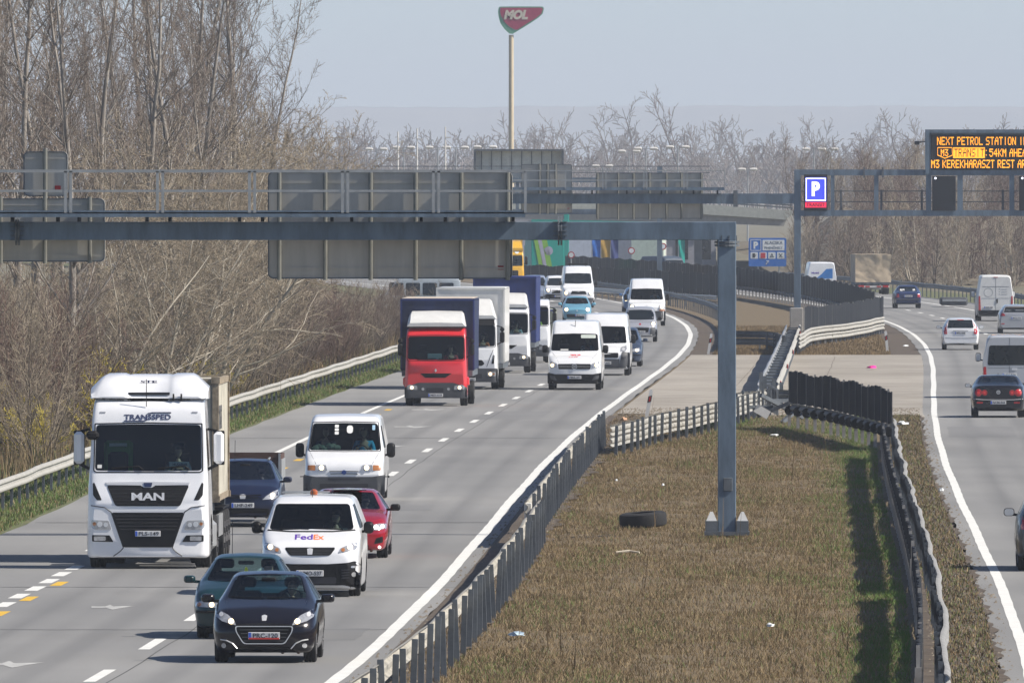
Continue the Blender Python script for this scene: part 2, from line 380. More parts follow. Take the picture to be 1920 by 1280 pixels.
class Veh:
    def __init__(s, name, label, cat, group, px, py, rz, paint, keys, back=False, body='body', off=0.0):
        s.loc = G(px, py); s.back = back; s.rz = rz+(math.pi if back else 0)
        if off: s.loc += Vector((0, off, 0))
        s.root = thing(name, label, cat, s.loc, s.rz, group); s.paint = paint; s.who = label
        s.bm = loft(keys); s.bvh = BVHTree.FromBMesh(s.bm); s.keys = keys; s.L = keys[-1][0]; s.bodyname = body
        # back views are placed by their tail: shift so the rear bumper stands at the measured point
        if back: s.root.location = s.loc+Matrix.Rotation(s.rz, 3, 'Z') @ Vector((0, -s.L, 0))
    def W(s, p): return s.root.location+Matrix.Rotation(s.rz, 3, 'Z') @ Vector(p)
    def hit(s, side, a, b):
        d, f = SIDE[side]; o = f(a, b); r = s.bvh.ray_cast(o, -Vector(d))
        if r[0] is None: r = s.bvh.find_nearest(f(a, b)*Vector([0 if c else 1 for c in d])+Vector(d)*s.far(side))
        return r[0]
    def far(s, side): return {'F': 0., 'B': s.L, 'R': 1., 'L': 1.}[side]
    def cut(s, name, poly, side, mat, lo=-9, hi=9, keep=True, inset=.006, nmin=.12):
        d = Vector(SIDE[side][0]); ax = 0 if side in 'RL' else 1
        xs = [p[0] for p in poly]; zs = [p[1] for p in poly]; bb = (min(xs), max(xs), min(zs), max(zs))
        def ok(f):
            if f.normal.dot(d) < nmin: return False
            c = f.calc_center_median(); t = c.y if ax else c.y
            if not (lo <= c.y <= hi): return False
            q = [to2(side, v.co) for v in f.verts]
            return max(a for a, _ in q) > bb[0]-.01 and min(a for a, _ in q) < bb[1]+.01 and max(b for _, b in q) > bb[2]-.01 and min(b for _, b in q) < bb[3]+.01
        n = len(poly)
        for i in range(n):
            fs = [f for f in s.bm.faces if ok(f)]
            if not fs: return None
            ge = set(fs)
            for f in fs: ge.update(f.edges); ge.update(f.verts)
            p0 = poly[i]; p1 = poly[(i+1) % n]
            if side in 'FB':
                sg = 1 if side == 'F' else -1
                co = Vector((sg*p0[0], 0, p0[1])); e = Vector((sg*(p1[0]-p0[0]), 0, p1[1]-p0[1]))
            else: co = Vector((0, p0[0], p0[1])); e = Vector((0, p1[0]-p0[0], p1[1]-p0[1]))
            if e.length < 1e-5: continue
            bmesh.ops.bisect_plane(s.bm, geom=list(ge), dist=1e-5, plane_co=co, plane_no=e.cross(d).normalized())
        s.bm.normal_update()
        sel = [f for f in s.bm.faces if ok(f) and inside(to2(side, f.calc_center_median()), poly)]
        if not sel: return None
        ob = None
        if keep:
            b = MB(); ix = {}
            for f in sel:
                fi = []
                for v in f.verts:
                    if v not in ix: ix[v] = len(b.v); b.v.append(tuple(v.co-v.normal*inset))
                    fi.append(ix[v])
                b.f.append(tuple(fi)); b.mi.append(0)
            ob = b.build(name, mat, s.root, True, 60, fix=False)
        bmesh.ops.delete(s.bm, geom=sel, context='FACES'); return ob
    def patch(s, name, poly, mat, side='F', t=.008, parent=None, grid=.09, rim=.02):
        bm = bmesh.new(); vs = [bm.verts.new((a, b, 0)) for a, b in poly]
        f = bm.faces.new(vs); bmesh.ops.triangulate(bm, faces=[f])
        for k in (0, 1):
            lo = min(p[k] for p in poly); hi = max(p[k] for p in poly); n = int((hi-lo)/grid)
            for i in range(n):
                co = [0,0,0]; no = [0,0,0]; co[k] = lo+(hi-lo)*(i+1)/(n+1); no[k] = 1
                bmesh.ops.bisect_plane(bm, geom=bm.verts[:]+bm.edges[:]+bm.faces[:], plane_co=co, plane_no=no, dist=1e-5)
        bmesh.ops.recalc_face_normals(bm, faces=bm.faces)
        d = Vector(SIDE[side][0]); top = [v for v in bm.verts]
        bot = {}
        for v in top:
            h = s.hit(side, v.co.x, v.co.y)
            if side in 'FB': base = Vector((v.co.x*(1 if side == 'F' else -1), h.y, v.co.y))
            else: base = Vector((h.x, v.co.x, v.co.y))
            v.co = base+d*t; bot[v] = base-d*rim
        be = [e for e in bm.edges if e.is_boundary]; nb = {}
        for e in be:
            for v in e.verts:
                if v not in nb: nb[v] = bm.verts.new(bot[v])
        for e in be:
            a, b = e.verts; bm.faces.new((a, b, nb[b], nb[a]))
        bmesh.ops.recalc_face_normals(bm, faces=bm.faces)
        me = bpy.data.meshes.new(name); bm.to_mesh(me); bm.free(); me.materials.append(mat)
        me.polygons.foreach_set('use_smooth', [True]*len(me.polygons)); me.set_sharp_from_angle(angle=R(30))
        return link(name, me, parent or s.root)
    def pair(s, name, poly, mat, side='F', **k): return [s.patch(name, poly, mat, side, **k), s.patch(name, mir(poly), mat, side, **k)]
    def headlight(s, poly, bulb=None, on=True, mat=None, onmat=None, right=True, left=True, parts=()):
        for q, sg, use in ((poly, 1, right), (mir(poly), -1, left)):
            if not use: continue
            h = s.patch('headlight', q, mat or M['lamp_glass'], t=.012)
            if bulb: s.patch('bulb', disc(sg*bulb[0], bulb[1], bulb[2]), (onmat or M['lamp_on']) if on else M['chrome'], t=.022, parent=h)
            for (x, z, r, m) in parts: s.patch('indicator', disc(sg*x, z, r), m, t=.02, parent=h)
    def wheels(s, spec, rim='rim'):
        for (x, y, r, w_) in spec:
            key = (r, w_, rim)
            if key not in WHEELS:
                a = MB().lathe([(.62*r,-w_/2+.02),(.9*r,-w_/2),(.97*r,-w_/2+.012),(r,-w_/2+.045),(r,-w_*.16),(r-.012,-w_*.14),(r-.012,-w_*.1),(r,-w_*.08),(r,w_*.08),(r-.012,w_*.1),(r-.012,w_*.14),(r,w_*.16),(r,w_/2-.045),(.97*r,w_/2-.012),(.9*r,w_/2),(.62*r,w_/2-.02)], (0,0,0), 'X', 28)
                b = MB().lathe([(.63*r,-w_/2+.03),(.63*r,w_/2-.03),(.6*r,w_/2-.015),(.55*r,w_/2-.03),(.2*r,w_/2-.035),(.16*r,w_/2-.01),(0,w_/2-.01)], (0,0,0), 'X', 28)
                for i in range(5):
                    t = 2*math.pi*i/5; b.bar((w_/2-.025, .15*r*math.cos(t), .15*r*math.sin(t)), (w_/2-.022, .58*r*math.cos(t), .58*r*math.sin(t)), .09*r*2, .02)
                WHEELS[key] = (a.mesh('wheel', M['rubber'], True), b.mesh('rim', M[rim], True))
            for sg in (1, -1):
                o = link('wheel', WHEELS[key][0], s.root); o.location = (sg*(x-w_/2), y, r); o.rotation_euler = (0, 0, 0 if sg > 0 else math.pi)
                link('rim', WHEELS[key][1], o)
    def arches(s, spec, gap=.07):
        for (x, y, r, w_) in spec:
            for sd_ in 'RL':
                s.cut('arch', disc(y, r, r+gap, 14), sd_, None, keep=False, nmin=.3)
    def mirror(s, x, y, z, w_, h, mat, d=.11, sides=(1,-1), glass=False, arm=.12):
        for sg in sides:
            b = MB(); prof = rr(-w_/2, -h/2, w_/2, h/2, min(w_, h)*.38)
            n = len(prof); rings = [(.62,-d*.55),(.92,-d*.3),(1.,0),(1.,d*.45),(.94,d*.5)]; vs = []
            for k, yy in rings: vs += [Vector((sg*x+px*k, y+yy, z+pz*k)) for px, pz in prof]
            fs = [(k*n+i, k*n+(i+1) % n, (k+1)*n+(i+1) % n, (k+1)*n+i) for k in range(len(rings)-1) for i in range(n)]
            fs += [tuple(range(n)), tuple(range(4*n, 5*n))]
            b.add(vs, fs)
            b.bar((sg*(x-w_/2+.03), y+.02, z-h*.3), (sg*(x-w_/2-arm), y+.03, z-h*.4), .05, .05)
            o = b.build('wing_mirror', mat, s.root, True, 40)
            g = MB(); g.add([Vector((sg*x+px*.86, y+d*.5+.004, z+pz*.86)) for px, pz in prof], [tuple(range(n))]); g.build('mirror_glass', M['chrome'], o)
    def plate(s, z, txt, side='F', x=0., w_=.52, h=.115, frame=None, gap=.012, band=True, mat=None):
        p = s.hit(side, x, z); sg = -1 if side == 'F' else 1
        ys = [s.hit(side, x+dx, z+dz).y for dx in (-w_*.45, 0, w_*.45) for dz in (-h*.4, h*.4)]
        y = (min(ys) if sg < 0 else max(ys))+sg*gap; fx = 1 if side == 'F' else -1
        b = MB(); b.box((fx*x, y, z), (w_, .012, h), bev=.006); o = b.build('number_plate', mat or M['plate'], s.root)
        if band: MB().box((fx*(x-w_/2+.027), y+sg*.007, z), (.044, .003, h-.012)).build('plate_band', M['plate_blue'], o)
        lettering('plate_text', txt, w_*.78, h*.66, lambda u, v, l: Vector((fx*(x+.022+u), y+sg*(.007+l), z+v)), M['ink'], o, depth=.003, bold=.012)
        if frame: MB().box((fx*x, y+sg*.006, z-h/2+.012), (w_*.96, .006, .028)).build('plate_strip', frame, o)
        return o
    def text(s, name, txt, x, z, w_, h, mat, side='F', depth=.008, **k):
        fx = 1 if side == 'F' else -1; d = Vector(SIDE[side][0])
        if side in 'FB': fr = lambda u, v, l: Vector((fx*(x+u), s.hit(side, x+u, z+v).y, z+v))+d*(l+.002)
        else:
            sx = 1 if side == 'R' else -1
            fr = lambda u, v, l: Vector((s.hit(side, x+sx*u, z+v).x, x+sx*u, z+v))+d*(l+.002)
        return lettering(name, txt, w_, h, fr, mat, s.root, depth=depth, **k)
    def ring(s, name, outer, inner, mat, side='F', t=.014, parent=None):   # band between two outlines of equal length
        d = Vector(SIDE[side][0]); fx = 1 if side == 'F' else -1; b = MB(); n = len(outer); vs = []
        for pl, tt in ((outer, -.01), (outer, t), (inner, t), (inner, -.01)):
            for a, z in pl: h = s.hit(side, a, z); vs.append(Vector((fx*a, h.y, z))+d*tt)
        fs = [(k*n+i, k*n+(i+1) % n, (k+1)*n+(i+1) % n, (k+1)*n+i) for k in range(3) for i in range(n)]
        return b.add(vs, fs).build(name, mat, parent or s.root)
    def strip(s, name, pts, w_, mat, side='F', t=.014, parent=None):
        b = MB(); d = Vector(SIDE[side][0]); fx = 1 if side in 'F' else -1
        q = []
        for i in range(len(pts)-1):
            m = max(1, int(math.hypot(pts[i+1][0]-pts[i][0], pts[i+1][1]-pts[i][1])/.08))
            q += [(pts[i][0]+(pts[i+1][0]-pts[i][0])*k/m, pts[i][1]+(pts[i+1][1]-pts[i][1])*k/m) for k in range(m)]
        q.append(pts[-1]); pp = []
        for a, z in q:
            h = s.hit(side, a, z); pp.append((Vector((fx*a, h.y, z)) if side in 'FB' else Vector((h.x, a, z)))+d*t)
        for a, c in zip(pp[:-1], pp[1:]): b.tube(a, c, w_/2, n=6)
        return b.build(name, mat, parent or s.root, True, 50)
    def seats(s, xs, y, z, mat=None, h=.62, w_=.46, label=None):
        for x in xs:
            b = MB(); b.box((x, y, z-.06), (w_, .5, .14), bev=.04); b.box((x, y+.3, z+h/2), (w_, .12, h), Matrix.Rotation(R(-12), 3, 'X'), bev=.05)
            o = b.build('seat', mat or M['seat'], s.root, True); 
            MB().box((x, y+.4, z+h+.13), (w_*.55, .09, .17), bev=.04).build('headrest', mat or M['seat'], o, True)
    def dash(s, y, z, w_, depth=.35, wheel=(.37,), h=.3):
        MB().box((0, y, z-h/2), (w_, depth, h), bev=.05).build('dashboard', M['dash'], s.root, True)
        for x in wheel:
            b = MB(); c = Vector((x, y+depth/2+.12, z+.02)); n = 20; pr = []
            rot = Matrix.Rotation(R(-62), 3, 'X')
            pts = [c+rot @ Vector((.185*math.cos(2*math.pi*i/n), .185*math.sin(2*math.pi*i/n), 0)) for i in range(n+1)]
            for a, q in zip(pts[:-1], pts[1:]): b.tube(a, q, .014, n=6, cap=False)
            for i in (0, 7, 13): b.tube(c, pts[i], .016, n=5)
            b.tube(c, c-rot @ Vector((0,0,.0))+Vector((0,-.2,-.08)), .03, n=6)
            b.build('steering_wheel', M['dash'], s.root, True)
    def inmirror(s, x, y, z, w_=.24): MB().box((x, y, z), (w_, .04, .07), bev=.02).build('rear_view_mirror', M['black'], s.root, True)
    def driver(s, label, x, y, z, mat, **k): return person(label, s.W((x, y, z)), s.rz, mat, **k)
    def done(s, mat=None):
        me = bpy.data.meshes.new(s.bodyname); 
        bmesh.ops.recalc_face_normals(s.bm, faces=s.bm.faces) if False else None
        s.bm.to_mesh(me); s.bm.free(); me.materials.append(lined(mat or s.paint))
        me.polygons.foreach_set('use_smooth', [True]*len(me.polygons)); me.set_sharp_from_angle(angle=R(32))
        return link(s.bodyname, me, s.root)

# station columns: y, zb, wl, zm, wm, zs, ws, zt, wt, crown, roof corner radius
def car_keys(L, W, H, hood=.95, cowl=1.1, roof0=1.95, roof1=3.0, tail='hatch', nose=.62, belt=.93, wt=.56, zb=.19, boot=.95):
    w2 = W/2; k = []
    def add(y, zb_, a, zm, b, zs, c, zt, d, cr=.02, rt=.1): k.append((y, zb_, a*w2, zm, b*w2, zs, c*w2, zt, d*w2, cr, rt))
    add(0, zb+.06, .60, .5, .70, nose, .62, nose+.05, .45)
    add(.06, zb+.02, .76, .5, .84, nose+.03, .76, nose+.10, .58)
    add(.18, zb, .86, .52, .94, nose+.09, .86, nose+.16, .68)
    add(.42, zb, .90, .55, .99, hood-.13, .92, hood-.08, .74, .03)
    add(.8, zb, .92, .58, 1.0, hood-.06, .95, hood, .76, .03)
    add(cowl, zb, .92, .6, 1.0, belt, .96, hood+.06, .80, .03)
    add(roof0, zb, .93, .62, 1.0, belt+.03, .965, H-.06, wt/.87*.98, .025, .13)
    add(roof0+.45, zb, .93, .62, 1.0, belt+.04, .965, H-.02, wt/.87, .025, .13)
    add(roof1, zb, .93, .62, 1.0, belt+.05, .96, H-.03, wt/.87*.98, .02, .13)
    if tail == 'hatch':
        add(L-.32, zb+.02, .92, .64, .985, belt+.05, .94, H-.2, wt/.87*.93, .02)
        add(L-.1, zb+.06, .88, .62, .95, belt-.02, .88, belt+.12, .72, .02)
        add(L, zb+.12, .78, .58, .86, belt-.16, .78, belt-.08, .6, .01)
    elif tail == 'estate':
        add(L-.42, zb+.02, .92, .64, .985, belt+.05, .94, H-.08, wt/.87*.95, .02)
        add(L-.12, zb+.05, .88, .62, .95, belt, .89, belt+.2, .74, .02)
        add(L, zb+.1, .8, .58, .88, belt-.12, .8, belt-.03, .62, .01)
    else:
        add(L-.85, zb+.02, .92, .64, .985, belt+.04, .94, boot+.12, .74, .02)
        add(L-.4, zb+.03, .91, .64, .97, boot-.02, .9, boot+.05, .72, .02)
        add(L-.1, zb+.06, .87, .62, .93, boot-.06, .84, boot+.02, .66, .015)
        add(L, zb+.12, .8, .58, .86, boot-.2, .78, boot-.1, .6, .01)
    return k
def van_keys(L, W, H, nose=.85, hood=1.15, cowl=.75, ws=1.35, wst=1.95, bump=.26, wroof=.84, belt=1.2, rr_=.14, hi=True):
    w2 = W/2; k = []
    def add(y, zb_, a, zm, b, zs, c, zt, d, cr=.02, rt=rr_): k.append((y, zb_, a*w2, zm, b*w2, zs, c*w2, zt, d*w2, cr, rt))
    add(0, bump+.05, .72, .55, .80, nose-.05, .74, nose, .62)
    add(.06, bump+.01, .86, .55, .92, nose, .86, nose+.08, .74)
    add(.2, bump, .93, .56, .98, nose+.1, .92, nose+.18, .80)
    add(cowl*.6, bump, .95, .6, 1., hood-.08, .96, hood-.02, .84, .03)
    add(cowl, bump, .95, .62, 1., belt, .985, hood+.05, .88, .03)
    add(ws, bump, .95, .7, 1., belt+.1, .985, wst, wroof*.985, .025)
    add(ws+.2+.35*(H-wst), bump, .95, .7, 1., belt+.12, .985, H-.05, wroof*.965, .03)
    add(ws+.9+.4*(H-wst), bump, .95, .7, 1., belt+.12, .985, H-.01, wroof, .02)
    add(L-.12, bump, .95, .7, 1., belt+.12, .985, H-.03, wroof, .02)
    add(L, bump+.06, .92, .7, .97, belt+.12, .955, H-.1, wroof*.95, .01)
    return k
def cab_keys(L, W, H, zb=.3, wst=2.45, wsb=1.6, rake=.12, crown=.05, rnd=.12):
    w2 = W/2; k = []
    def add(y, zb_, a, zm, b, zs, c, zt, d, cr=.02, rt=.12): k.append((y, zb_, a*w2, zm, b*w2, zs, c*w2, zt, d*w2, cr, rt))
    add(0, zb+.02, .88, .7, .90, wsb-.3, .86, wsb-.12, .8)
    add(.04, zb, .94, .7, .96, wsb-.25, .93, wsb-.02, .86)
    add(.12, zb, .98, .7, 1., wsb-.1, .965, wsb+.12, .93, .01)
    add(.12+rake*1.5, zb, .985, .7, 1., wsb, .97, wst, .94, .01)
    add(.2+rake*1.5, zb, .985, .7, 1., wsb, .975, wst+.12, .945, .02)
    add(.42+rake*1.5, zb, .985, .7, 1., wsb, .98, H-.04, .93, .03)
    add(.8+rake*1.5, zb, .985, .7, 1., wsb, .98, H, .93, .03)
    add(L, zb, .98, .7, .99, wsb, .975, H, .93, .03)
    return k
# ------------------------------------------------------------------ road alignment (left edge and right edge lines)
def fit(px, ext, deg):
    d = [CAMH*FPX/(y-HOR) for x, y in px]; X = [(x-960)*q/FPX for (x, y), q in zip(px, d)]
    wts = [1.]*len(d)+[.6]*len(ext); d += [e[0] for e in ext]; X += [e[1] for e in ext]
    t = (np.array(d)-600)/400; c = np.polyfit(t, X, deg, w=wts)
    return (lambda q: float(np.polyval(c, (q-600)/400))), (lambda q: float(np.polyval(np.polyder(c), (q-600)/400)/400))
RL, dRL = fit([(600,1280),(660,1230),(832,1074),(918,983),(1004,902),(1090,824),(1154,766),(1195,717),(1227,691),(1260,665),(1282,641),(1294,619),(1291,606),(1271,595),(1252,587),(1160,566),(1117,562)],
              [(190,-4.1),(1100,1.2),(1200,-5.5),(1350,-19),(1500,-36)], 6)
RR, dRR = fit([(1908,1262),(1872,1117),(1836,1017),(1806,917),(1781,850),(1754,759),(1743,723),(1730,667),(1717,630),(1690,612),(1663,600)],
              [(190,6.9),(1000,18.8),(1100,14.0),(1200,7.3),(1350,-6),(1500,-23)], 6)
def headL(d): return -math.atan(dRL(d))
def headR(d): return -math.atan(dRR(d))
# ------------------------------------------------------------------ approaching traffic
def H_(py): return headL(DY(py))
paint = lambda n, c, r=.3, coat=.9, metal=.0: pmat(n, c, r, metal, var=.05, scale=1.2, coat=coat if max(c) > .1 else .35, spec=None if max(c) > .1 else .3)
GA = 'vehicles coming towards the camera'; GR = 'vehicles driving away from the camera'

# black hatchback, nearest
v = Veh('hatchback_car', 'glossy black hatchback nearest the camera, chrome framed grille, driver in cyan top', 'car', GA, 495, 1243, H_(1243),
        paint('black car paint', (.007,.006,.010), .2), car_keys(3.97, 1.76, 1.46, hood=.96, cowl=1.08, roof0=1.95, roof1=2.9, nose=.60, zb=.17, belt=.94, wt=.575))
WS = [(.835,.72,.30,.21),(.835,3.26,.30,.21)]
v.arches(WS); v.wheels(WS)
ws = rpoly([(-.66,1.045),(-.3,1.02),(.3,1.02),(.66,1.045),(.525,1.385),(.25,1.405),(-.25,1.405),(-.525,1.385)], .06)
v.cut('windscreen', ws, 'F', M['glass_clear'], .9, 2.3)
v.cut('rear_window', rpoly([(-.5,1.05),(.5,1.05),(.45,1.36),(-.45,1.36)], .05), 'B', M['glass_clear'], 2.9, 4)
for sd_ in 'RL': v.cut('side_window', rpoly([(1.5,1.0),(2.35,1.01),(2.35,1.37),(2.05,1.36)], .04), sd_, M['glass_in']); v.cut('side_window', rpoly([(2.42,1.01),(3.35,1.05),(3.2,1.32),(2.42,1.37)], .04), sd_, M['glass_in'])
hl = [(.46,.625),(.49,.70),(.60,.79),(.78,.875),(.82,.84),(.80,.76),(.70,.69),(.58,.655)]
v.headlight(hl, (.545,.69,.045), parts=[(.72,.80,.035,M['chrome'])])
g = rpoly([(-.46,.60),(-.45,.52),(-.33,.33),(.33,.33),(.45,.52),(.46,.60)], .05)
v.patch('grille', g, M['black']); v.ring('grille_surround', [(x*1.04, .465+(z-.465)*1.10) for x, z in g], g, M['chrome'])
for i in range(4): v.strip('grille_bar', [(-.40+.02*i,.55-.06*i),(.40-.02*i,.55-.06*i)], .012, M['grey_plastic'], t=.012)
v.patch('lower_intake', rpoly([(-.5,.2),(.5,.2),(.42,.27),(-.42,.27)], .03), M['black'])
for p in v.pair('fog_lamp', disc(.665,.29,.04), M['lamp_glass'], t=.015): pass
for sg in (1,-1): v.strip('fog_lamp_trim', [(sg*.44,.24),(sg*.52,.33),(sg*.62,.375),(sg*.72,.39)], .022, M['chrome'])
v.patch('badge', rpoly([(-.035,.70),(.035,.70),(.045,.78),(0,.795),(-.045,.78)], .01), M['chrome'], t=.02)
v.plate(.455, 'PRC-120', frame=pmat('red plate strip', (.6,.05,.04), .5))
v.strip('hood_seam', [(-.55,.72),(-.62,.86),(-.66,1.0)], .006, M['black'], t=.0); v.strip('hood_seam', [(.55,.72),(.62,.86),(.66,1.0)], .006, M['black'], t=.0)
for a in ((-.6,1.06,-.05,1.05),(.0,1.06,.5,1.05)): v.strip('wiper', [(a[0],a[1]),(a[2],a[3])], .016, M['black'], t=.02)
v.mirror(.99, 1.42, 1.03, .22, .14, v.paint)
v.dash(1.42, 1.0, 1.3); v.seats((.36,-.36), 2.0, .52); v.inmirror(0, 1.75, 1.33); MB().box((0,2.9,.75),(1.25,.5,.5),bev=.1).build('rear_seat', M['seat'], v.root, True)
CY = pmat('cyan cloth', (.03,.42,.52), .85, var=.12, scale=10)
v.driver('driver in cyan top steering the glossy black hatchback', .38, 1.98, .44, CY); v.done()

# dark teal saloon behind it
v = Veh('saloon_car', 'dark teal saloon half hidden behind the black hatchback, yellow air freshener on the mirror', 'car', GA, 453, 1198, H_(1198),
        paint('teal car paint', (.006,.030,.037), .28), car_keys(4.5, 1.73, 1.43, hood=.93, cowl=1.2, roof0=2.0, roof1=3.1, nose=.58, zb=.19, belt=.91, wt=.53, tail='sedan', boot=.98))
WS = [(.80,.8,.30,.2),(.80,3.3,.30,.2)]; v.arches(WS); v.wheels(WS)
v.cut('windscreen', rpoly([(-.66,.985),(0,.96),(.66,.985),(.50,1.345),(0,1.365),(-.50,1.345)], .05), 'F', M['glass_clear'], 1., 2.4)
v.cut('rear_window', rpoly([(-.52,1.07),(.52,1.07),(.44,1.34),(-.44,1.34)], .05), 'B', M['glass_clear'], 3., 4.2)
for sd_ in 'RL': v.cut('side_window', rpoly([(1.6,.96),(2.45,.98),(2.45,1.33),(2.1,1.32)], .04), sd_, M['glass_in']); v.cut('side_window', rpoly([(2.52,.98),(3.4,1.0),(3.15,1.28),(2.52,1.33)], .04), sd_, M['glass_in'])
v.headlight([(.40,.545),(.42,.655),(.70,.665),(.80,.64),(.81,.56)], (.52,.60,.045), parts=[(.745,.6,.035,M['amber_lens'])])
v.patch('grille', rpoly([(-.34,.55),(.34,.55),(.36,.66),(-.36,.66)], .02), M['black']); v.ring('grille_surround', rr(-.37,.54,.37,.67,.03), rr(-.34,.56,.34,.65,.02), M['chrome'])
v.strip('bumper_strip', [(-.78,.47),(-.4,.475),(0,.48),(.4,.475),(.78,.47)], .05, M['black']); v.patch('lower_intake', rr(-.5,.22,.5,.34,.03), M['black'])
v.plate(.41, 'KPF-683'); v.mirror(.97, 1.5, 1.0, .2, .13, v.paint); v.strip('bumper_lip', [(-.7,.22),(0,.2),(.7,.22)], .02, M['black'])
v.dash(1.5, .95, 1.3); v.seats((.36,-.36), 2.1, .5); v.inmirror(0, 1.85, 1.28, .28); MB().box((0,3.,.75),(1.25,.5,.5),bev=.1).build('rear_seat', M['seat'], v.root, True)
MB().prism([(-.035,1.13),(.035,1.13),(.02,1.19),(0,1.21),(-.02,1.19)], 1.84, 1.85).build('air_freshener', pmat('yellow card', (.7,.6,.03), .7), v.root)
MB().tube((-.3,3.2,1.40),(-.3,3.3,1.95),.006).build('aerial', M['black'], v.root)
v.driver('driver in black at the wheel of the dark teal saloon', .38, 2.1, .42, pmat('black cloth', (.02,.02,.025), .9)); v.done()

# white parcel van
v = Veh('delivery_van', 'white parcel van with orange roof beacon and purple and orange bonnet lettering', 'van', GA, 581, 1119, H_(1119), M['white_paint'],
        [(0,.22,.66,.5,.74,.72,.66,.78,.55,.01),(.06,.16,.80,.5,.86,.78,.78,.88,.66,.02),(.2,.14,.88,.55,.93,.92,.86,1.02,.74,.02),(.6,.14,.92,.6,.955,1.1,.92,1.17,.80,.03),(.95,.14,.92,.6,.96,1.2,.94,1.27,.84,.03),(1.75,.14,.93,.65,.96,1.3,.945,1.75,.75,.03,.12),(2.1,.14,.93,.65,.96,1.3,.945,1.86,.73,.03,.13),(2.8,.14,.93,.65,.96,1.3,.945,1.89,.73,.02,.14),(4.7,.14,.93,.65,.96,1.3,.94,1.86,.73,.02,.14),(4.95,.2,.9,.65,.93,1.3,.91,1.76,.7,.01)])
WS = [(.935,.93,.34,.22),(.935,4.15,.34,.22)]; v.arches(WS); v.wheels(WS, 'steel_rim')
v.cut('windscreen', rpoly([(-.81,1.27),(-.4,1.245),(.4,1.245),(.81,1.27),(.70,1.74),(-.70,1.74)], .06), 'F', M['glass_in'], .85, 2.)
for sd_ in 'RL': v.cut('side_window', rpoly([(1.25,1.28),(2.3,1.3),(2.3,1.74),(1.8,1.72)], .05), sd_, M['glass_in'])
v.strip('windscreen_seal', [(-.83,1.25),(-.4,1.225),(.4,1.225),(.83,1.25)], .045, M['black'], t=.0)
v.headlight(rpoly([(.54,.84),(.58,.93),(.78,1.02),(.88,1.03),(.89,.95),(.86,.90),(.66,.86)], .02), (.76,.955,.05), parts=[(.63,.90,.035,M['amber_lens'])])
g = rpoly([(-.47,.945),(-.47,.91),(-.38,.79),(.38,.79),(.47,.91),(.47,.945)], .04); v.patch('grille', g, M['black'])
for i in range(5): v.strip('grille_bar', [(-.44+.02*i,.925-.03*i),(.44-.02*i,.925-.03*i)], .008, M['grey_plastic'], t=.01)
v.patch('badge', rpoly([(-.045,.81),(.045,.81),(.055,.92),(0,.935),(-.055,.92)], .012), M['chrome'], t=.02)
v.patch('front_bumper', rpoly([(-.95,.15),(.95,.15),(.95,.62),(.86,.69),(.72,.655),(.35,.63),(-.35,.63),(-.72,.655),(-.86,.69),(-.95,.62)], .04), M['black'], t=.02)
v.patch('lower_intake', rr(-.5,.25,.5,.38,.03), M['ink'], t=.026)
for i in range(4): v.pair('bumper_vent', [(.60,.35+.05*i),(.75,.36+.05*i),(.75,.385+.05*i),(.60,.375+.05*i)], M['ink'], t=.03)
v.pair('fog_lamp', disc(.835,.43,.045), M['lamp_glass'], t=.032); v.pair('day_lamp', rr(.78,.555,.88,.595,.02), M['lamp_glass'], t=.03)
v.plate(.455, 'NMO-537', gap=.04)
PU = pmat('purple lettering', (.09,.02,.32), .5); OR = pmat('orange lettering', (.85,.17,.04), .5)
v.text('sign_lettering', 'Fed', -.13, 1.135, .34, .095, PU, bold=.02); v.text('sign_lettering', 'Ex', .155, 1.135, .20, .09, OR, bold=.02)
v.mirror(1.07, 1.55, 1.29, .19, .23, M['black'], d=.14)
b = MB(); b.lathe([(.07,0),(.075,.02),(.07,.08),(.03,.11),(0,.112)], (.0,2.25,1.9), 'Z', 16); b.build('beacon', pmat('amber beacon', (.36,.085,.02), .2, coat=1.), v.root, True)
MB().tube((-.02,2.0,1.84),(-.03,2.1,2.12),.007).build('aerial', M['black'], v.root)
b = MB(); b.box((-.2,3.,1.93),(.9,.05,.03)); b.box((-.2,4.,1.92),(.9,.05,.03)); b.build('roof_rack', M['galv'], v.root)
v.dash(1.55, 1.2, 1.6, .5); v.seats((.42,-.42,-.02), 2.3, .75, h=.68)
for a in ((-.62,1.29,-.05,1.27),(.05,1.29,.6,1.275)): v.strip('wiper', [(a[0],a[1]),(a[2],a[3])], .018, M['black'], t=.02)
v.driver('driver in dark jacket inside the white parcel van', .42, 2.28, .72, pmat('dark grey cloth', (.05,.06,.065), .9)); v.done()

# red car to its right
v = Veh('saloon_car', 'bright metallic red saloon partly hidden by the white parcel van', 'car', GA, 646, 1047, H_(1047),
        paint('red car paint', (.36,.008,.022), .22, metal=.25), car_keys(4.76, 1.85, 1.43, hood=.95, cowl=1.35, roof0=2.2, roof1=3.3, nose=.62, zb=.17, belt=.93, wt=.56, tail='sedan', boot=1.0))
WS = [(.885,.9,.33,.23),(.885,3.75,.33,.23)]; v.arches(WS); v.wheels(WS)
v.cut('windscreen', rpoly([(-.72,1.01),(0,.99),(.72,1.01),(.54,1.345),(0,1.37),(-.54,1.345)], .05), 'F', glassmat('blue tinted windscreen', (.25,.32,.42), .07), 1.1, 2.6)
for sd_ in 'RL': v.cut('side_window', rpoly([(1.8,.98),(2.65,1.0),(2.65,1.34),(2.3,1.33)], .04), sd_, M['glass_in'])
v.headlight(rpoly([(.50,.60),(.52,.70),(.72,.735),(.87,.73),(.87,.63),(.7,.60)], .02), (.66,.665,.045), onmat=M['lamp_white'], parts=[(.79,.68,.035,M['lamp_white'])])
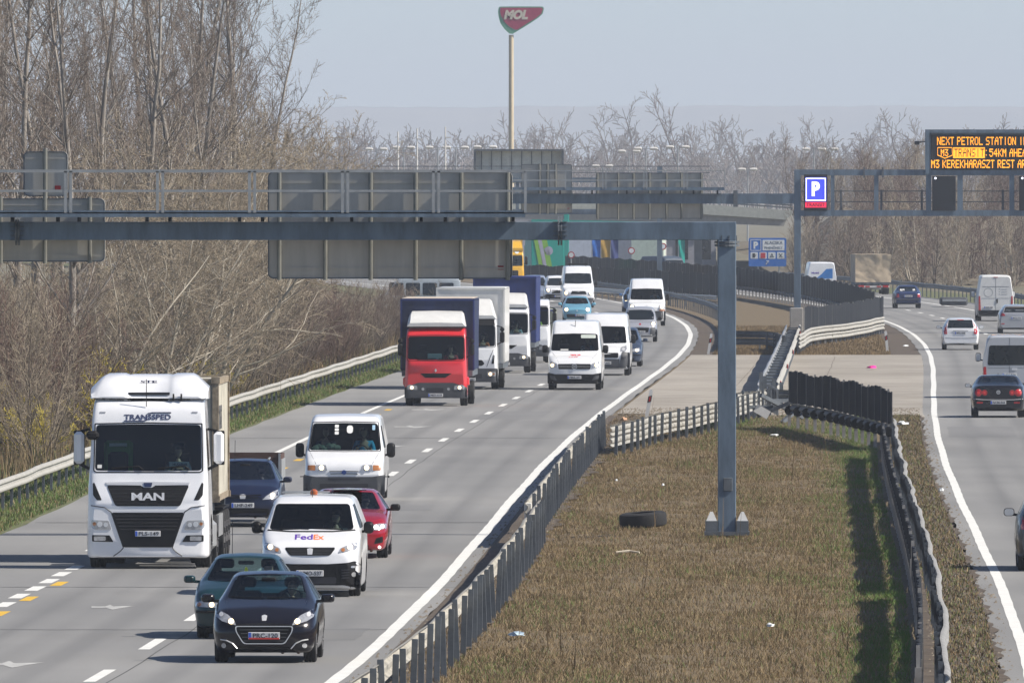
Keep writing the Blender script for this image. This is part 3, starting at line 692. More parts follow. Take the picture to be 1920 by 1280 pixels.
v.patch('grille', rpoly([(-.42,.40),(.42,.40),(.47,.66),(-.47,.66)], .04), M['black']); v.patch('badge', disc(0,.55,.055), M['chrome'], t=.02)
v.pair('bumper_intake', rpoly([(.62,.31),(.80,.34),(.80,.47),(.66,.43)], .02), M['black']); v.pair('fog_lamp', disc(.73,.24,.03), M['lamp_white'], t=.014)
v.patch('lower_intake', rr(-.5,.2,.5,.3,.03), M['black']); v.plate(.36, 'PXA-218')
v.patch('sunroof', [(-.45,1.42),(.45,1.42),(.45,1.44),(-.45,1.44)], M['glass_dark'], t=.01)
v.mirror(1.02, 1.75, 1.04, .21, .14, M['black']); v.dash(1.75, .98, 1.4); v.seats((.38,-.38), 2.4, .5); v.inmirror(0, 2.0, 1.3)
v.driver('driver in the red saloon behind tinted glass', .38, 2.4, .42, pmat('olive cloth', (.09,.09,.04), .9)); v.done()

# white panel van with grey bumper
v = Veh('panel_van', 'white low roof panel van with grey bumper and two people in front', 'van', GA, 645, 939, H_(939), M['white_paint'],
        [(0,.19,.8,.5,.88,.72,.84,.78,.7,.01),(.05,.15,.9,.5,.96,.82,.91,.90,.78,.02),(.2,.14,.94,.55,.99,.98,.94,1.03,.83,.02),(.55,.14,.95,.6,1.,1.13,.97,1.18,.86,.02),(.72,.14,.95,.6,1.,1.2,.98,1.24,.88,.02),(1.25,.14,.96,.7,1.,1.3,.985,1.93,.84,.02,.13),(1.5,.14,.96,.7,1.,1.3,.985,2.06,.82,.02,.14),(2.1,.14,.96,.7,1.,1.3,.985,2.11,.83,.02,.14),(4.6,.14,.96,.7,1.,1.3,.98,2.09,.83,.02,.14),(4.75,.2,.93,.7,.97,1.3,.955,2.0,.8,.01)])
WS = [(.97,.85,.32,.21),(.97,3.7,.32,.21)]; v.arches(WS); v.wheels(WS, 'steel_rim')
v.cut('windscreen', rpoly([(-.88,1.245),(0,1.235),(.88,1.245),(.80,1.9),(0,1.915),(-.80,1.9)], .07), 'F', M['glass_in'], .6, 1.6)
for sd_ in 'RL': v.cut('side_window', rpoly([(.98,1.3),(1.9,1.3),(1.9,1.85),(1.35,1.83)], .05), sd_, M['glass_in'])
v.strip('windscreen_seal', [(-.89,1.245),(-.86,1.22),(0,1.21),(.86,1.22),(.89,1.245),(.81,1.92),(0,1.94),(-.81,1.92),(-.89,1.245)], .03, M['black'], t=-.004)
for sg in (1,-1): v.strip('hood_seam', [(sg*.86,1.2),(sg*.72,.96),(sg*.70,.91)], .008, M['ink'], t=.0)
v.headlight(rpoly([(.41,.755),(.45,.89),(.70,.895),(.70,.755)], .02), (.56,.825,.06))
v.pair('indicator', rpoly([(.715,.755),(.715,.89),(.90,.885),(.91,.76)], .02), M['amber_lens'])
v.strip('grille_bar', [(-.36,.735),(0,.74),(.36,.735)], .018, M['black'], t=.01); v.strip('grille_bar', [(-.34,.675),(0,.68),(.34,.675)], .018, M['black'], t=.01)
v.patch('badge', disc(0,.71,.06), pmat('blue badge', (.02,.05,.2), .3, coat=1.), t=.03)
v.patch('front_bumper', rpoly([(-1.01,.15),(1.01,.15),(1.01,.65),(.7,.60),(-.7,.60),(-1.01,.65)], .04), M['grey_plastic'], t=.03)
v.patch('upper_slot', rr(-.40,.52,.40,.565,.02), M['ink'], t=.036); v.patch('lower_intake', rr(-.60,.32,.60,.43,.03), M['ink'], t=.036)
v.plate(.24, 'GHN-402', gap=.05); v.mirror(1.13, 1.15, 1.24, .21, .36, M['black'], d=.16)
b = MB(); b.bar((.9,.3,.6),(1.08,.3,.6),.02,.02); b.box((1.09,.3,.6),(.05,.04,.05)); b.bar((-.9,.3,.6),(-1.1,.3,.6),.02,.02); b.build('marker_arm', M['black'], v.root)
v.dash(1.05, 1.18, 1.7, .5); v.seats((.45,-.45,-.05), 1.75, .85, h=.68)
b = MB(); 
for i in range(26):
    t = rng.uniform(-.8,-.12); b.lathe([(0,-.07),(.09,-.04),(.1,0),(.07,.05),(0,.07)], (t, 1.12+rng.uniform(-.08,.1), 1.25+rng.uniform(0,.10)*(1-abs(t+.4))), 'Z', 8)
b.build('dashboard_blanket', pmat('pale fleece', (.33,.33,.24), .95, var=.3, scale=20), v.root, True)
for i in range(3): v.patch('window_sticker', rr(-.26,1.63+.085*i,-.16,1.70+.085*i,.02), M['paper'], t=.004)
v.patch('window_sticker', rr(.04,1.66,.19,1.85,.06), M['paper'], t=.004); v.patch('window_sticker', rr(.67,1.74,.74,1.86,.01), pmat('pale blue sticker', (.35,.55,.7), .6), t=.004)
v.driver('driver in blue jacket in the white low roof panel van', .45, 1.72, .93, pmat('blue cloth', (.03,.3,.5), .9)); v.driver('passenger in dark jacket beside the driver of the white low roof panel van', -.5, 1.74, .93, pmat('navy cloth', (.02,.03,.07), .9))
v.done()

# dark blue car with trailer
v = Veh('hatchback_car', 'dark blue hatchback towing a brown trailer beside the white container truck', 'car', GA, 455, 988, H_(988),
        paint('dark blue car paint', (.007,.011,.034), .3), car_keys(4.2, 1.75, 1.53, hood=1.0, cowl=1.0, roof0=1.85, roof1=3.1, nose=.64, zb=.22, belt=.97, wt=.57))
WS = [(.83,.8,.31,.2),(.83,3.4,.31,.2)]; v.arches(WS); v.wheels(WS)
v.cut('windscreen', rpoly([(-.72,1.08),(0,1.06),(.72,1.08),(.55,1.45),(0,1.475),(-.55,1.45)], .06), 'F', glassmat('blue reflecting windscreen', (.28,.36,.5), .12), .8, 2.3)
for sd_ in 'RL': v.cut('side_window', rpoly([(1.45,1.05),(2.4,1.06),(2.4,1.44),(2.,1.42)], .04), sd_, M['glass_in'])
v.headlight(rpoly([(.44,.625),(.52,.70),(.66,.80),(.80,.86),(.82,.74),(.74,.65)], .02), (.68,.735,.05))
v.strip('grille_bar', [(-.42,.735),(0,.72),(.42,.735)], .03, M['black']); v.strip('grille_bar', [(-.36,.685),(0,.67),(.36,.685)], .02, M['black'])
v.patch('badge', rpoly([(-.06,.65),(.06,.65),(.07,.74),(0,.755),(-.07,.74)], .012), M['chrome'], t=.025)
v.plate(.50, 'LHF-249'); v.patch('lower_intake', rpoly([(-.6,.26),(.6,.26),(.62,.43),(-.62,.43)], .05), M['black'])
v.mirror(.98, 1.4, 1.06, .2, .13, v.paint); v.dash(1.4, 1.03, 1.3); v.seats((.36,-.36), 1.95, .56); v.inmirror(0, 1.65, 1.38)
MB().tube((-.25,2.,1.5),(-.25,2.15,1.95),.006).build('aerial', M['black'], v.root)
b = MB(); b.bar((.52,1.9,1.52),(.52,3.2,1.53),.03,.03); b.bar((-.52,1.9,1.52),(-.52,3.2,1.53),.03,.03); b.build('roof_rail', M['galv'], v.root)
v.driver('driver with raised hand in the dark blue hatchback', .37, 1.95, .5, pmat('maroon cloth', (.12,.02,.02), .9)); v.done()
tp = v.W((-.05, 5.2, 0)); t = thing('car_trailer', 'brown plank box trailer hitched behind the dark blue hatchback', 'trailer', tp, v.rz)
BR = pmat('brown trailer plank', (.07,.036,.026), .8, var=.3, scale=4, stretch=(1,1,8))
b = MB(); b.box((0,0,1.12),(1.46,.04,.9)); b.box((0,2.6,1.12),(1.46,.04,.9)); b.box((.73,1.3,1.12),(.04,2.6,.9)); b.box((-.73,1.3,1.12),(.04,2.6,.9)); b.box((0,1.3,.66),(1.46,2.6,.05)); b.build('load_box', BR, t)
b = MB(); b.bar((.76,0,1.1),(.76,2.6,1.1),.02,.7); b.bar((.72,-.03,.6),(.72,-.03,1.6),.05,.05); b.build('side_board', M['galv'], t)
b = MB(); b.bar((0,-.95,.5),(0,.2,.55),.08,.08); b.build('drawbar', M['galv_dark'], t)
for sg in (1,-1):
    o = MB().lathe([(.18,-.08),(.28,-.08),(.3,-.05),(.3,.05),(.28,.08),(.18,.08),(0,.06)], (sg*.88,1.4,.3), 'X', 20).build('wheel', M['rubber'], t, True)
    MB().box((sg*.88,1.4,.66),(.24,.8,.03)).build('mudguard', M['galv'], t)

# ---------------- big white articulated truck
TW = paint('white truck paint', (.78,.79,.81), .28)
v = Veh('articulated_truck', 'big white articulated truck with tall roof fairing and black front grille hauling a container', 'truck', GA, 277, 1066, H_(1066), TW,
        [(0,.25,1.05,.7,1.12,1.2,1.10,1.35,1.05,.0),(.05,.23,1.17,.7,1.20,1.3,1.17,1.5,1.1,.0),(.16,.22,1.235,.7,1.25,1.5,1.22,1.8,1.16,.0),(.24,.22,1.245,.7,1.25,1.7,1.225,2.05,1.17),(.36,.22,1.245,.7,1.25,1.7,1.225,2.95,1.15,.01),(.44,.22,1.245,.7,1.25,1.7,1.225,3.2,1.14,.02),(.7,.22,1.245,.7,1.25,1.7,1.225,3.46,1.12,.03),(1.,.22,1.245,.7,1.25,1.7,1.225,3.5,1.12,.03),(2.2,.3,1.24,.7,1.25,1.7,1.22,3.5,1.12,.02)], body='cab')
for sd_ in 'RL': v.cut('side_window', rpoly([(.62,2.05),(1.5,2.1),(1.5,2.85),(.72,2.85)], .06), sd_, M['glass_in'])
WS = [(1.235,1.42,.5,.32)]; v.arches(WS, .1)
v.cut('windscreen', rpoly([(-1.09,2.0),(0,1.985),(1.09,2.0),(1.07,2.93),(0,2.945),(-1.07,2.93)], .07), 'F', M['glass_in'], .1, .6)
v.wheels([(1.235,1.42,.5,.32),(1.235,4.9,.5,.56)], 'steel_rim')
v.strip('windscreen_seal', [(-1.11,2.0),(-1.06,1.965),(1.06,1.965),(1.11,2.0),(1.09,2.95),(0,2.97),(-1.09,2.95),(-1.11,2.0)], .03, M['black'], t=-.004)
g = rpoly([(-.84,1.70),(-.66,1.28),(.66,1.28),(.84,1.70)], .05); v.patch('upper_grille', g, M['black'], t=.012)
for i in range(5): v.strip('grille_bar', [(-.78+.035*i,1.62-.075*i),(.78-.035*i,1.62-.075*i)], .012, M['ink'], t=.012)
v.patch('chrome_strip', rpoly([(-.86,1.765),(-.84,1.715),(-.15,1.70),(-.08,1.655),(.08,1.655),(.15,1.70),(.84,1.715),(.86,1.765),(.1,1.775),(-.1,1.775)], .01), M['chrome'], t=.02)
v.patch('badge', rpoly([(-.07,1.67),(.07,1.67),(.09,1.755),(-.09,1.755)], .012), pmat('dark badge', (.02,.03,.08), .3, coat=1.), t=.035)
v.text('maker_letters', 'MAN', 0, 1.475, .67, .155, M['chrome'], bold=.035, depth=.03)
v.patch('lower_grille', rpoly([(-.74,1.15),(-.50,.44),(.50,.44),(.74,1.15)], .04), M['black'], t=.014)
for i in range(5): v.strip('grille_bar', [(-.68+.03*i,1.08-.07*i),(.68-.03*i,1.08-.07*i)], .014, M['ink'], t=.014)
for sg in (1,-1): v.strip('panel_gap', [(sg*1.16,1.29),(sg*.88,1.25),(sg*.75,1.16),(sg*.50,.43),(sg*.56,.36),(sg*.7,.26)], .022, M['ink'], t=.0)
v.headlight(rpoly([(.74,.80),(.80,.985),(1.15,1.0),(1.16,.86),(1.1,.80)], .03), (.98,.91,.055), on=False, parts=[(.86,.90,.045,M['chrome']),(1.09,.92,.035,M['amber_lens'])])
v.pair('fog_lamp', rpoly([(.70,.55),(.78,.685),(1.14,.69),(1.14,.56)], .02), M['black'], t=.012); v.pair('fog_lens', rr(.86,.575,1.10,.665,.02), M['lamp_glass'], t=.02)
v.pair('air_slot', rpoly([(.94,1.40),(1.10,1.76),(1.13,1.74),(1.12,1.50),(1.04,1.40)], .02), M['black'], t=.006)
v.plate(.72, 'PLS-149', gap=.03); v.text('sign_lettering', 'TRANSSPED', -.02, 3.09, .95, .105, pmat('navy lettering', (.02,.025,.09), .5), bold=.012)
v.strip('sign_line', [(-.50,3.01),(-.1,3.01),(-.02,3.04)], .022, pmat('navy lettering', (0,0,0)), t=.008); v.strip('sign_line', [(-.02,3.16),(.08,3.18),(.46,3.18)], .022, pmat('navy lettering', (0,0,0)), t=.008)
v.pair('marker_lamp', rr(.88,3.17,1.0,3.20,.012), M['lamp_glass'])
for a in ((-.75,2.03,-.1,2.04),(.2,2.03,.85,2.04)): v.strip('wiper', [(a[0],a[1]+.02),(a[2]-.1,a[3]+.05),(a[2],a[3]-.02)], .03, M['black'], t=.03)
# roof fairing with two humps and a centre recess
b = MB(); 
fk = [(.62,3.46,1.17,3.50,1.10,0),(.72,3.46,1.20,3.66,1.08,.02),(.95,3.46,1.21,3.86,1.02,.03),(1.3,3.46,1.21,3.95,.98,.04),(2.0,3.46,1.2,3.97,.96,.03),(2.05,3.46,1.18,3.9,.95,.02)]
pr = []
for y, z0, w0, z1, w1, c in fk:
    q = [(-w0,z0),(-w0*.995,z0+(z1-z0)*.45),(-w1,z1-.05),(-w1+.1,z1),(-.52,z1),(-.44,z1-.03),(-.36,z1-(.09 if y < 1.2 else .02)),(.36,z1-(.09 if y < 1.2 else .02)),(.44,z1-.03),(.52,z1),(w1-.1,z1),(w1,z1-.05),(w0*.995,z0+(z1-z0)*.45),(w0,z0)]
    pr.append([Vector((x,y,z)) for x, z in q])
n = len(pr[0]); b.add([p for r_ in pr for p in r_], [(k*n+i, k*n+i+1, (k+1)*n+i+1, (k+1)*n+i) for k in range(len(pr)-1) for i in range(n-1)]+[tuple(range(n)), tuple((len(pr)-1)*n+i for i in range(n))])
fr_ = b.build('roof_fairing', TW, v.root, True, 28)
b = MB(); b.bar((-.42,.69,3.565),(.42,.69,3.565),.04,.05); b.build('fairing_slot', M['ink'], fr_)
lettering('roof_letters', 'STE', .34, .06, lambda u, w_, l: Vector((-.02+u, .98-l, 3.80+w_)), pmat('navy lettering', (0,0,0)), fr_, bold=.03, depth=.02)
b = MB(); b.tube((-.05,.5,3.3),(-.05,.48,3.86),.008); b.tube((.5,.6,3.42),(.5,.6,3.56),.018); b.tube((.66,.6,3.42),(.66,.6,3.56),.018); b.build('aerial', M['black'], v.root)
for sg in (1,-1):
    b = MB(); b.box((sg*1.43,.55,2.46),(.21,.14,.66),bev=.06); o = b.build('wing_mirror', TW, v.root, True)
    b = MB(); b.bar((sg*1.2,.6,2.84),(sg*1.4,.57,2.80),.05,.05); b.bar((sg*1.2,.6,2.02),(sg*1.4,.57,2.12),.06,.06); b.box((sg*1.43,.64,2.46),(.23,.04,.70),bev=.02); b.build('mirror_arm', M['black'], o)
MB().box((-1.14,.30,2.72),(.26,.2,.18),bev=.06).build('ramp_mirror', M['black'], v.root, True)
v.dash(.72, 1.98, 2.2, .5, wheel=(.55,)); v.seats((.55,), 1.45, 1.6, h=.75, w_=.55)
GRN = pmat('green seat trim', (.09,.33,.05), .8, var=.12)
b = MB(); b.box((-.68,1.5,1.6),(.62,.5,.14),bev=.05); b.box((-.68,1.8,2.12),(.60,.14,.95),Matrix.Rotation(R(-8),3,'X'),bev=.2); o = b.build('seat', GRN, v.root, True)
MB().box((-.68,1.715,2.05),(.42,.14,.62),Matrix.Rotation(R(-8),3,'X'),bev=.1).build('seat_panel', M['seat'], o, True); MB().box((-.68,1.66,2.5),(.36,.05,.06),Matrix.Rotation(R(-8),3,'X')).build('seat_tab', M['paper'], o)
o = MB().box((.62,.46,2.12),(.40,.02,.11)).build('name_board', M['paper'], v.root); lettering('board_text', 'HUSABAR', .3, .06, lambda u, w_, l: Vector((.64+u,.449-l,2.12+w_)), pmat('navy lettering', (0,0,0)), o, depth=.003, bold=.02)
v.patch('window_sticker', rr(-1.04,2.05,-.95,2.12,.01), M['paper'], t=.004)
b = MB(); b.box((0,2.6,.85),(.9,2.0,.3)); b.box((0,7.5,1.02),(1.0,8.2,.25)); b.box((0,3.4,.6),(2.3,1.1,.5)); 
for yy in (5.2,11.2): b.box((0,yy,1.16),(2.3,.25,.16))
b.build('chassis', M['galv_dark'], v.root)
v.wheels([(1.24,8.7,.5,.38),(1.24,9.95,.5,.38),(1.24,11.2,.5,.38)], 'steel_rim')
for sg in (1,-1):
    MB().box((sg*1.2,6.9,.75),(.06,2.3,.45)).build('side_guard', M['galv'], v.root); MB().box((sg*1.05,3.3,.62),(.42,1.2,.6),bev=.08).build('fuel_tank', M['galv'], v.root, True); MB().box((sg*.95,9.95,1.06),(.55,3.4,.04)).build('mudguard', M['black'], v.root)
v.driver('driver looking at a phone in the big white container truck', .56, 1.42, 1.62, pmat('dark blue cloth', (.03,.04,.07), .9)); v.done()
ct = thing('shipping_container', 'weathered cream shipping container with rusty corner posts riding behind the white truck cab', 'container', v.W((.03,5.0,1.245)), v.rz)
CRM = pmat('weathered cream container', (.44,.42,.35), .65, var=.25, scale=1.5, bump=.1); RST = pmat('rusty container frame', (.25,.205,.145), .8, var=.5, scale=6)
for sg in (1,-1):
    vs = []; pts = []; n = 40
    for i in range(n*4+1):
        ph = i % 4; pts.append((.12+5.82*i/(n*4), 0. if ph in (0,1) else -.036))
    b = MB(); b.add([Vector((sg*(1.19+q), y, z)) for y, q in pts for z in (.14, 2.46)], [(2*i, 2*i+2, 2*i+3, 2*i+1) for i in range(len(pts)-1)]); b.build('side_panel', CRM, ct)
b = MB(); b.box((0,.08,1.3),(2.2,.04,2.3)); 
for i in range(9): b.box((-1.0+.25*i,.05,1.3),(.1,.04,2.3))
b.build('front_panel', CRM, ct); MB().box((0,3.05,2.5),(2.3,5.9,.04)).build('roof_panel', CRM, ct); MB().box((0,6.0,1.3),(2.25,.06,2.3)).build('door', CRM, ct)
b = MB()
for x in (-1.16,1.16):
    for y in (.08,5.98): b.box((x,y,1.3),(.13,.15,2.34)); [b.box((x,y,z),(.18,.18,.13)) for z in (.07,2.53)]
    for z in (.08,2.5): b.box((x,3.05,z),(.1,5.74,.13))
for y in (.08,5.98):
    for z in (.08,2.5): b.box((0,y,z),(2.2,.1,.13))
b.build('corner_frame', RST, ct)
lettering('container_letters', '22G1', 1.5, .5, lambda u, w_, l: Vector((1.2+l, 1.5+u, 1.75+w_)), pmat('grey lettering', (.1,.1,.1), .7), ct, depth=.008, bold=.02)
# ---------------- box lorries in the slow lane
def lorry(label, px, py, cabp, boxmat, boxname, W=2.2, H=2.75, box=(2.55,2.55,6.2,1.2,3.75), spoiler=None, style='smile', drv=None, grille=None, low_mat=None, roofmat=None, by=1.95):
    v = Veh('box_lorry', label, 'lorry', GA, px, py, H_(py), cabp, cab_keys(1.9, W, H, wsb=1.58, wst=2.42, rake=.13), body='cab')
    w2 = W/2
    for sd_ in 'RL': v.cut('side_window', rpoly([(.5,1.62),(1.25,1.66),(1.25,2.4),(.62,2.4)], .05), sd_, M['glass_in'])
    v.cut('windscreen', rpoly([(-w2*.90,1.64),(0,1.62),(w2*.90,1.64),(w2*.885,2.44),(0,2.46),(-w2*.885,2.44)], .07), 'F', M['glass_in'], 0, .7)
    v.strip('windscreen_seal', [(-w2*.92,1.64),(-w2*.88,1.60),(0,1.585),(w2*.88,1.60),(w2*.92,1.64),(w2*.90,2.46),(0,2.49),(-w2*.90,2.46),(-w2*.92,1.64)], .03, M['black'], t=-.004)
    v.wheels([(w2*.99,1.15,.42,.26),(1.2,5.4,.42,.5)], 'steel_rim')
    if style == 'smile':
        v.patch('grille', rpoly([(-.55,1.15),(-.38,1.0),(.34,1.0),(.57,1.15)], .02), M['black'], t=.006)
        v.patch('badge', [(0,1.19),(.045,1.25),(0,1.32),(-.045,1.25)], M['chrome'], t=.02)
        v.patch('front_bumper', rpoly([(-w2*1.0,.28),(w2*1.0,.28),(w2*1.0,.66),(.62,.82),(-.62,.82),(-w2*1.0,.66)], .05), low_mat or M['grey_plastic'], t=.05)
        v.patch('bumper_step', rr(-.33,.5,.27,.64,.02), M['ink'], t=.056)
        v.headlight(rpoly([(.64,.57),(.66,.71),(.92,.76),(1.02,.70),(1.0,.58)], .03), (.84,.65,.06)); 
        for h in v.root.children:
            if h.name.startswith('headlight'): h.location = (0,-.05,0)
        v.pair('fog_lamp', disc(.45,.60,.05), M['lamp_glass'], t=.058)
    else:
        v.patch('grille', rpoly([(-.6,.98),(-.5,.90),(.5,.90),(.6,.98),(.5,1.12),(-.5,1.12)], .03), M['black'], t=.006)
        v.strip('hood_seam', [(-.93,1.52),(-.68,.86)], .02, M['ink'], t=.0); v.strip('hood_seam', [(.93,1.52),(.68,.86)], .02, M['ink'], t=.0)
        v.pair('air_slot', rpoly([(.86,.98),(.93,1.32),(.98,1.28),(.96,.98)], .02), M['black'], t=.006)
        v.patch('front_bumper', rpoly([(-w2,.28),(w2,.28),(w2,.80),(-w2,.80)], .06), M['grey_plastic'], t=.05)
        v.patch('bumper_slot', rr(-.5,.42,.5,.6,.03), M['ink'], t=.056)
        v.headlight(rr(.70,.50,1.02,.68,.04), (.82,.59,.065), parts=[(.95,.59,.04,M['amber_lens'])])
        for h in v.root.children:
            if h.name.startswith('headlight'): h.location = (0,-.05,0)
        v.patch('sun_visor', rpoly([(-w2*.9,2.44),(w2*.9,2.44),(w2*.86,2.68),(-w2*.86,2.68)], .04), M['black'], t=.06)
    v.plate(.385, {'r': 'MJD-618', 'i': 'LRK-452', 'w': 'NFS-207', 'x': 'KWT-915'}[drv[2]], gap=.09)
    v.strip('wiper', [(-.6,1.66),(.0,1.67)], .025, M['black'], t=.03); v.strip('wiper', [(.1,1.66),(.7,1.67)], .025, M['black'], t=.03)
    for sg in (1,-1):
        b = MB(); b.box((sg*(w2+.16),.35,1.98),(.18,.14,.42),bev=.05); b.box((sg*(w2+.16),.35,2.28),(.17,.13,.17),bev=.05); o = b.build('wing_mirror', M['black'], v.root, True)
        b = MB(); b.bar((sg*w2*.95,.4,2.42),(sg*(w2+.16),.35,2.36),.035,.035); b.bar((sg*w2*.95,.4,1.7),(sg*(w2+.16),.35,1.8),.035,.035); b.build('mirror_arm', M['black'], o)
    if spoiler:
        z0, z1, w0, w1 = spoiler; b = MB(); ks = [(.45,z0,w0,z0+.12,w0*.97),(.55,z0,w0,z0+.22,w0*.95),(1.0,z0,w0,z1-.12,w1),(1.5,z0,w0,z1,w1*.97),(1.85,z0,w0,z1,w1*.96)]; pr = []
        for y, za, wa, zb, wb in ks: pr.append([Vector(p) for p in ((-wa,y,za),(-wb,y,zb-.08),(-wb+.07,y,zb),(0,y,zb+.02),(wb-.07,y,zb),(wb,y,zb-.08),(wa,y,za))])
        n = 7; b.add([p for r_ in pr for p in r_], [(k*n+i, k*n+i+1, (k+1)*n+i+1, (k+1)*n+i) for k in range(4) for i in range(6)]+[tuple(range(7)), tuple(28+i for i in range(7))])
        b.build('roof_fairing', roofmat or M['dirty_white'], v.root, True, 30)
    if style != 'smile': MB().tube((-.15,.6,2.72),(.1,.5,3.12),.02).build('aerial', M['black'], v.root)
    bw, bh, bl, z0, z1 = box; b = MB()
    # load body: slightly sagging cover with framed edges
    for (c, d) in (((0,by+bl/2,z1-.03),(bw,bl,.06)),):
        b.box(c, d, bev=.03)
    b.box((0,by,(z0+z1)/2-.03),(bw-.04,.05,z1-z0)); b.box((0,by+bl,(z0+z1)/2-.03),(bw-.04,.05,z1-z0))
    for sg in (1,-1):
        n = int(bl/.35); vs = []
        for i in range(n+1):
            y = by+bl*i/n; vs += [Vector((sg*(bw/2-.02-.02*(i % 2)), y, z0)), Vector((sg*(bw/2-.01-.025*(i % 2)), y, (z0+z1)/2)), Vector((sg*bw/2, y, z1-.05))]
        b.add(vs, [(3*i+j, 3*i+j+1, 3*i+4+j, 3*i+3+j) for i in range(n) for j in (0,1)])
    o = b.build(boxname, boxmat, v.root, True, 40)
    edge = M['dirty_white'] if boxname == 'cargo_box' else pmat('blue cover piping', (.015,.03,.14), .6)
    e = MB()
    for sg in (1,-1): e.bar((sg*(bw/2-.02),by-.03,z0),(sg*(bw/2-.02),by-.03,z1),.06,.06)
    e.bar((-bw/2,by-.03,z1-.03),(bw/2,by-.03,z1-.03),.06,.07); e.build('body_frame', edge, o)
    b = MB(); b.box((0,by+bl/2-.3,z0-.12),(bw-.1,bl+.2,.2)); b.box((0,3.2,.72),(.9,5.5,.22)); b.build('chassis', M['galv_dark'], v.root)
    for sg in (1,-1):
        MB().box((sg*1.2,by+bl/2,z0-.08),(.06,bl,.24)).build('side_rail', M['galv'], v.root); MB().box((sg*1.0,5.4,.95),(.5,1.2,.04)).build('mudguard', M['black'], v.root)
    v.dash(.55, 1.62, W*.85, .45, wheel=(.5,)); v.seats((.5,-.5), 1.15, 1.2, h=.72, w_=.5)
    v.driver(drv[0], .5, 1.12, 1.24, drv[1]); v.done()
    return v
BLUE_T = pmat('blue tarpaulin', (.006,.014,.058), .6, var=.35, scale=1.6, bump=.5, stretch=(1,1,.5))
v = lorry('red cab lorry with white roof spoiler and dark blue tarpaulin load body', 817, 761, M['red_paint'], BLUE_T, 'tarpaulin_body', spoiler=(2.79,3.32,1.03,.98),
      drv=('driver in red shirt in the red cab lorry', pmat('red cloth', (.42,.04,.05), .9), 'r'), box=(2.6,2.6,6.2,1.25,3.75))
tr = paint('red truck fender', (.62,.022,.028))
for sg in (1,-1): MB().box((sg*1.1,.75,.86),(.13,.9,.34),bev=.06).build('front_fender', M['red_paint'], v.root, True)
MB().box((-.05,.36,1.74),(.5,.03,.2),bev=.01).build('dashboard_papers', M['paper'], v.root)
b = MB(); b.box((0,5.0,3.77),(2.5,6.1,.02)); b.build('roof_cover', pmat('sun bleached cover top', (.55,.47,.38), .8, var=.15), v.root)
lorry('white cab lorry with black sun visor and tall pale grey cargo box', 879, 730, M['white_paint'], M['dirty_white'], 'cargo_box', W=2.2, spoiler=(2.68,3.42,1.02,.86), style='visor',
      drv=('driver in orange shirt in the white lorry with black sun visor', pmat('orange cloth', (.6,.13,.03), .9), 'i'), box=(2.6,2.6,7.0,1.0,3.85), by=2.1)
lorry('white cab lorry with angular white spoiler and bright blue tarpaulin body', 944, 699, M['white_paint'], pmat('bright blue tarpaulin', (.008,.02,.115), .6, var=.3, scale=1.6, bump=.5, stretch=(1,1,.5)), 'tarpaulin_body', spoiler=(2.70,3.28,1.0,.95),
      drv=('driver in pale shirt in the white lorry with blue body', pmat('pale cloth', (.4,.45,.5), .9), 'w'), box=(2.6,2.6,7.5,1.25,3.95))
lorry('white cab lorry with flat grey load body behind the blue bodied lorry', 983, 680, M['white_paint'], pmat('grey green load body', (.2,.22,.18), .7, var=.2), 'load_body', W=2.3,
      drv=('driver in yellow green vest in the rearmost white cab lorry', pmat('yellow green vest', (.5,.6,.05), .8), 'x'), box=(2.5,2.0,6.0,1.1,2.3))

# ---------------- vans and cars further back
def van(label, px, py, p, L=5.6, W=2.05, H=2.5, name='panel_van', group=GA, back=False, hd=None, **k):
    hd = hd if hd is not None else H_(py)
    return Veh(name, label, 'van', group, px, py, hd, p, van_keys(L, W, H, **k), back=back)
def screen(v, w0, z0, w1, z1, hi=1.9, see=False):
    pl = rpoly([(-w0,z0+.02),(0,z0),(w0,z0+.02),(w1,z1-.02),(0,z1),(-w1,z1-.02)], .07)
    if see: v.cut('windscreen', pl, 'F', M['glass_in'], .4, hi)
    else: v.patch('windscreen', pl, M['glass_dark'], t=.004, rim=.01)
def swin(v, pl):
    for sd_ in 'RL': v.patch('side_window', pl, M['glass_dark'], sd_, t=.004, rim=.01)

v = van('white high roof van with red bonnet lettering and black bumper', 1077, 731, M['white_paint'], 5.9, 2.05, 2.62, 'delivery_van', nose=.98, hood=1.28, cowl=.8, ws=1.45, wst=2.16, belt=1.36)
WS = [(1.0,.95,.34,.22),(1.0,4.6,.34,.22)]; v.arches(WS); v.wheels(WS, 'steel_rim'); screen(v, .91, 1.46, .85, 2.13, see=True)
v.patch('grille', rpoly([(-.62,.99),(-.60,.79),(.60,.79),(.62,.99)], .03), M['black'])
for i in range(3): v.strip('grille_bar', [(-.58,.95-.06*i),(.58,.95-.06*i)], .014, M['chrome'] if i == 1 else M['grey_plastic'], t=.012)
v.ring('badge', disc(0,.89,.10,20), disc(0,.89,.085,20), M['chrome'], t=.03); v.text('badge_letters', 'VW', 0, .89, .12, .12, M['chrome'], depth=.02, bold=.01)
v.headlight(rpoly([(.66,.85),(.66,1.0),(.92,1.09),(1.0,1.06),(.99,.88),(.9,.85)], .03), (.84,.94,.07))
v.patch('front_bumper', rpoly([(-1.02,.24),(1.02,.24),(1.02,.66),(.72,.60),(-.72,.60),(-1.02,.66)], .04), M['black'], t=.02); v.pair('bumper_vent', rpoly([(.66,.36),(.9,.42),(.95,.55),(.74,.52)], .02), M['grey_plastic'], t=.028)
v.plate(.48, 'PMZ-371', gap=.04); RED = pmat('red lettering', (.6,.02,.04), .5); v.text('sign_lettering', 'mr', .0, 1.29, .46, .11, RED, bold=.05, shear=.3)
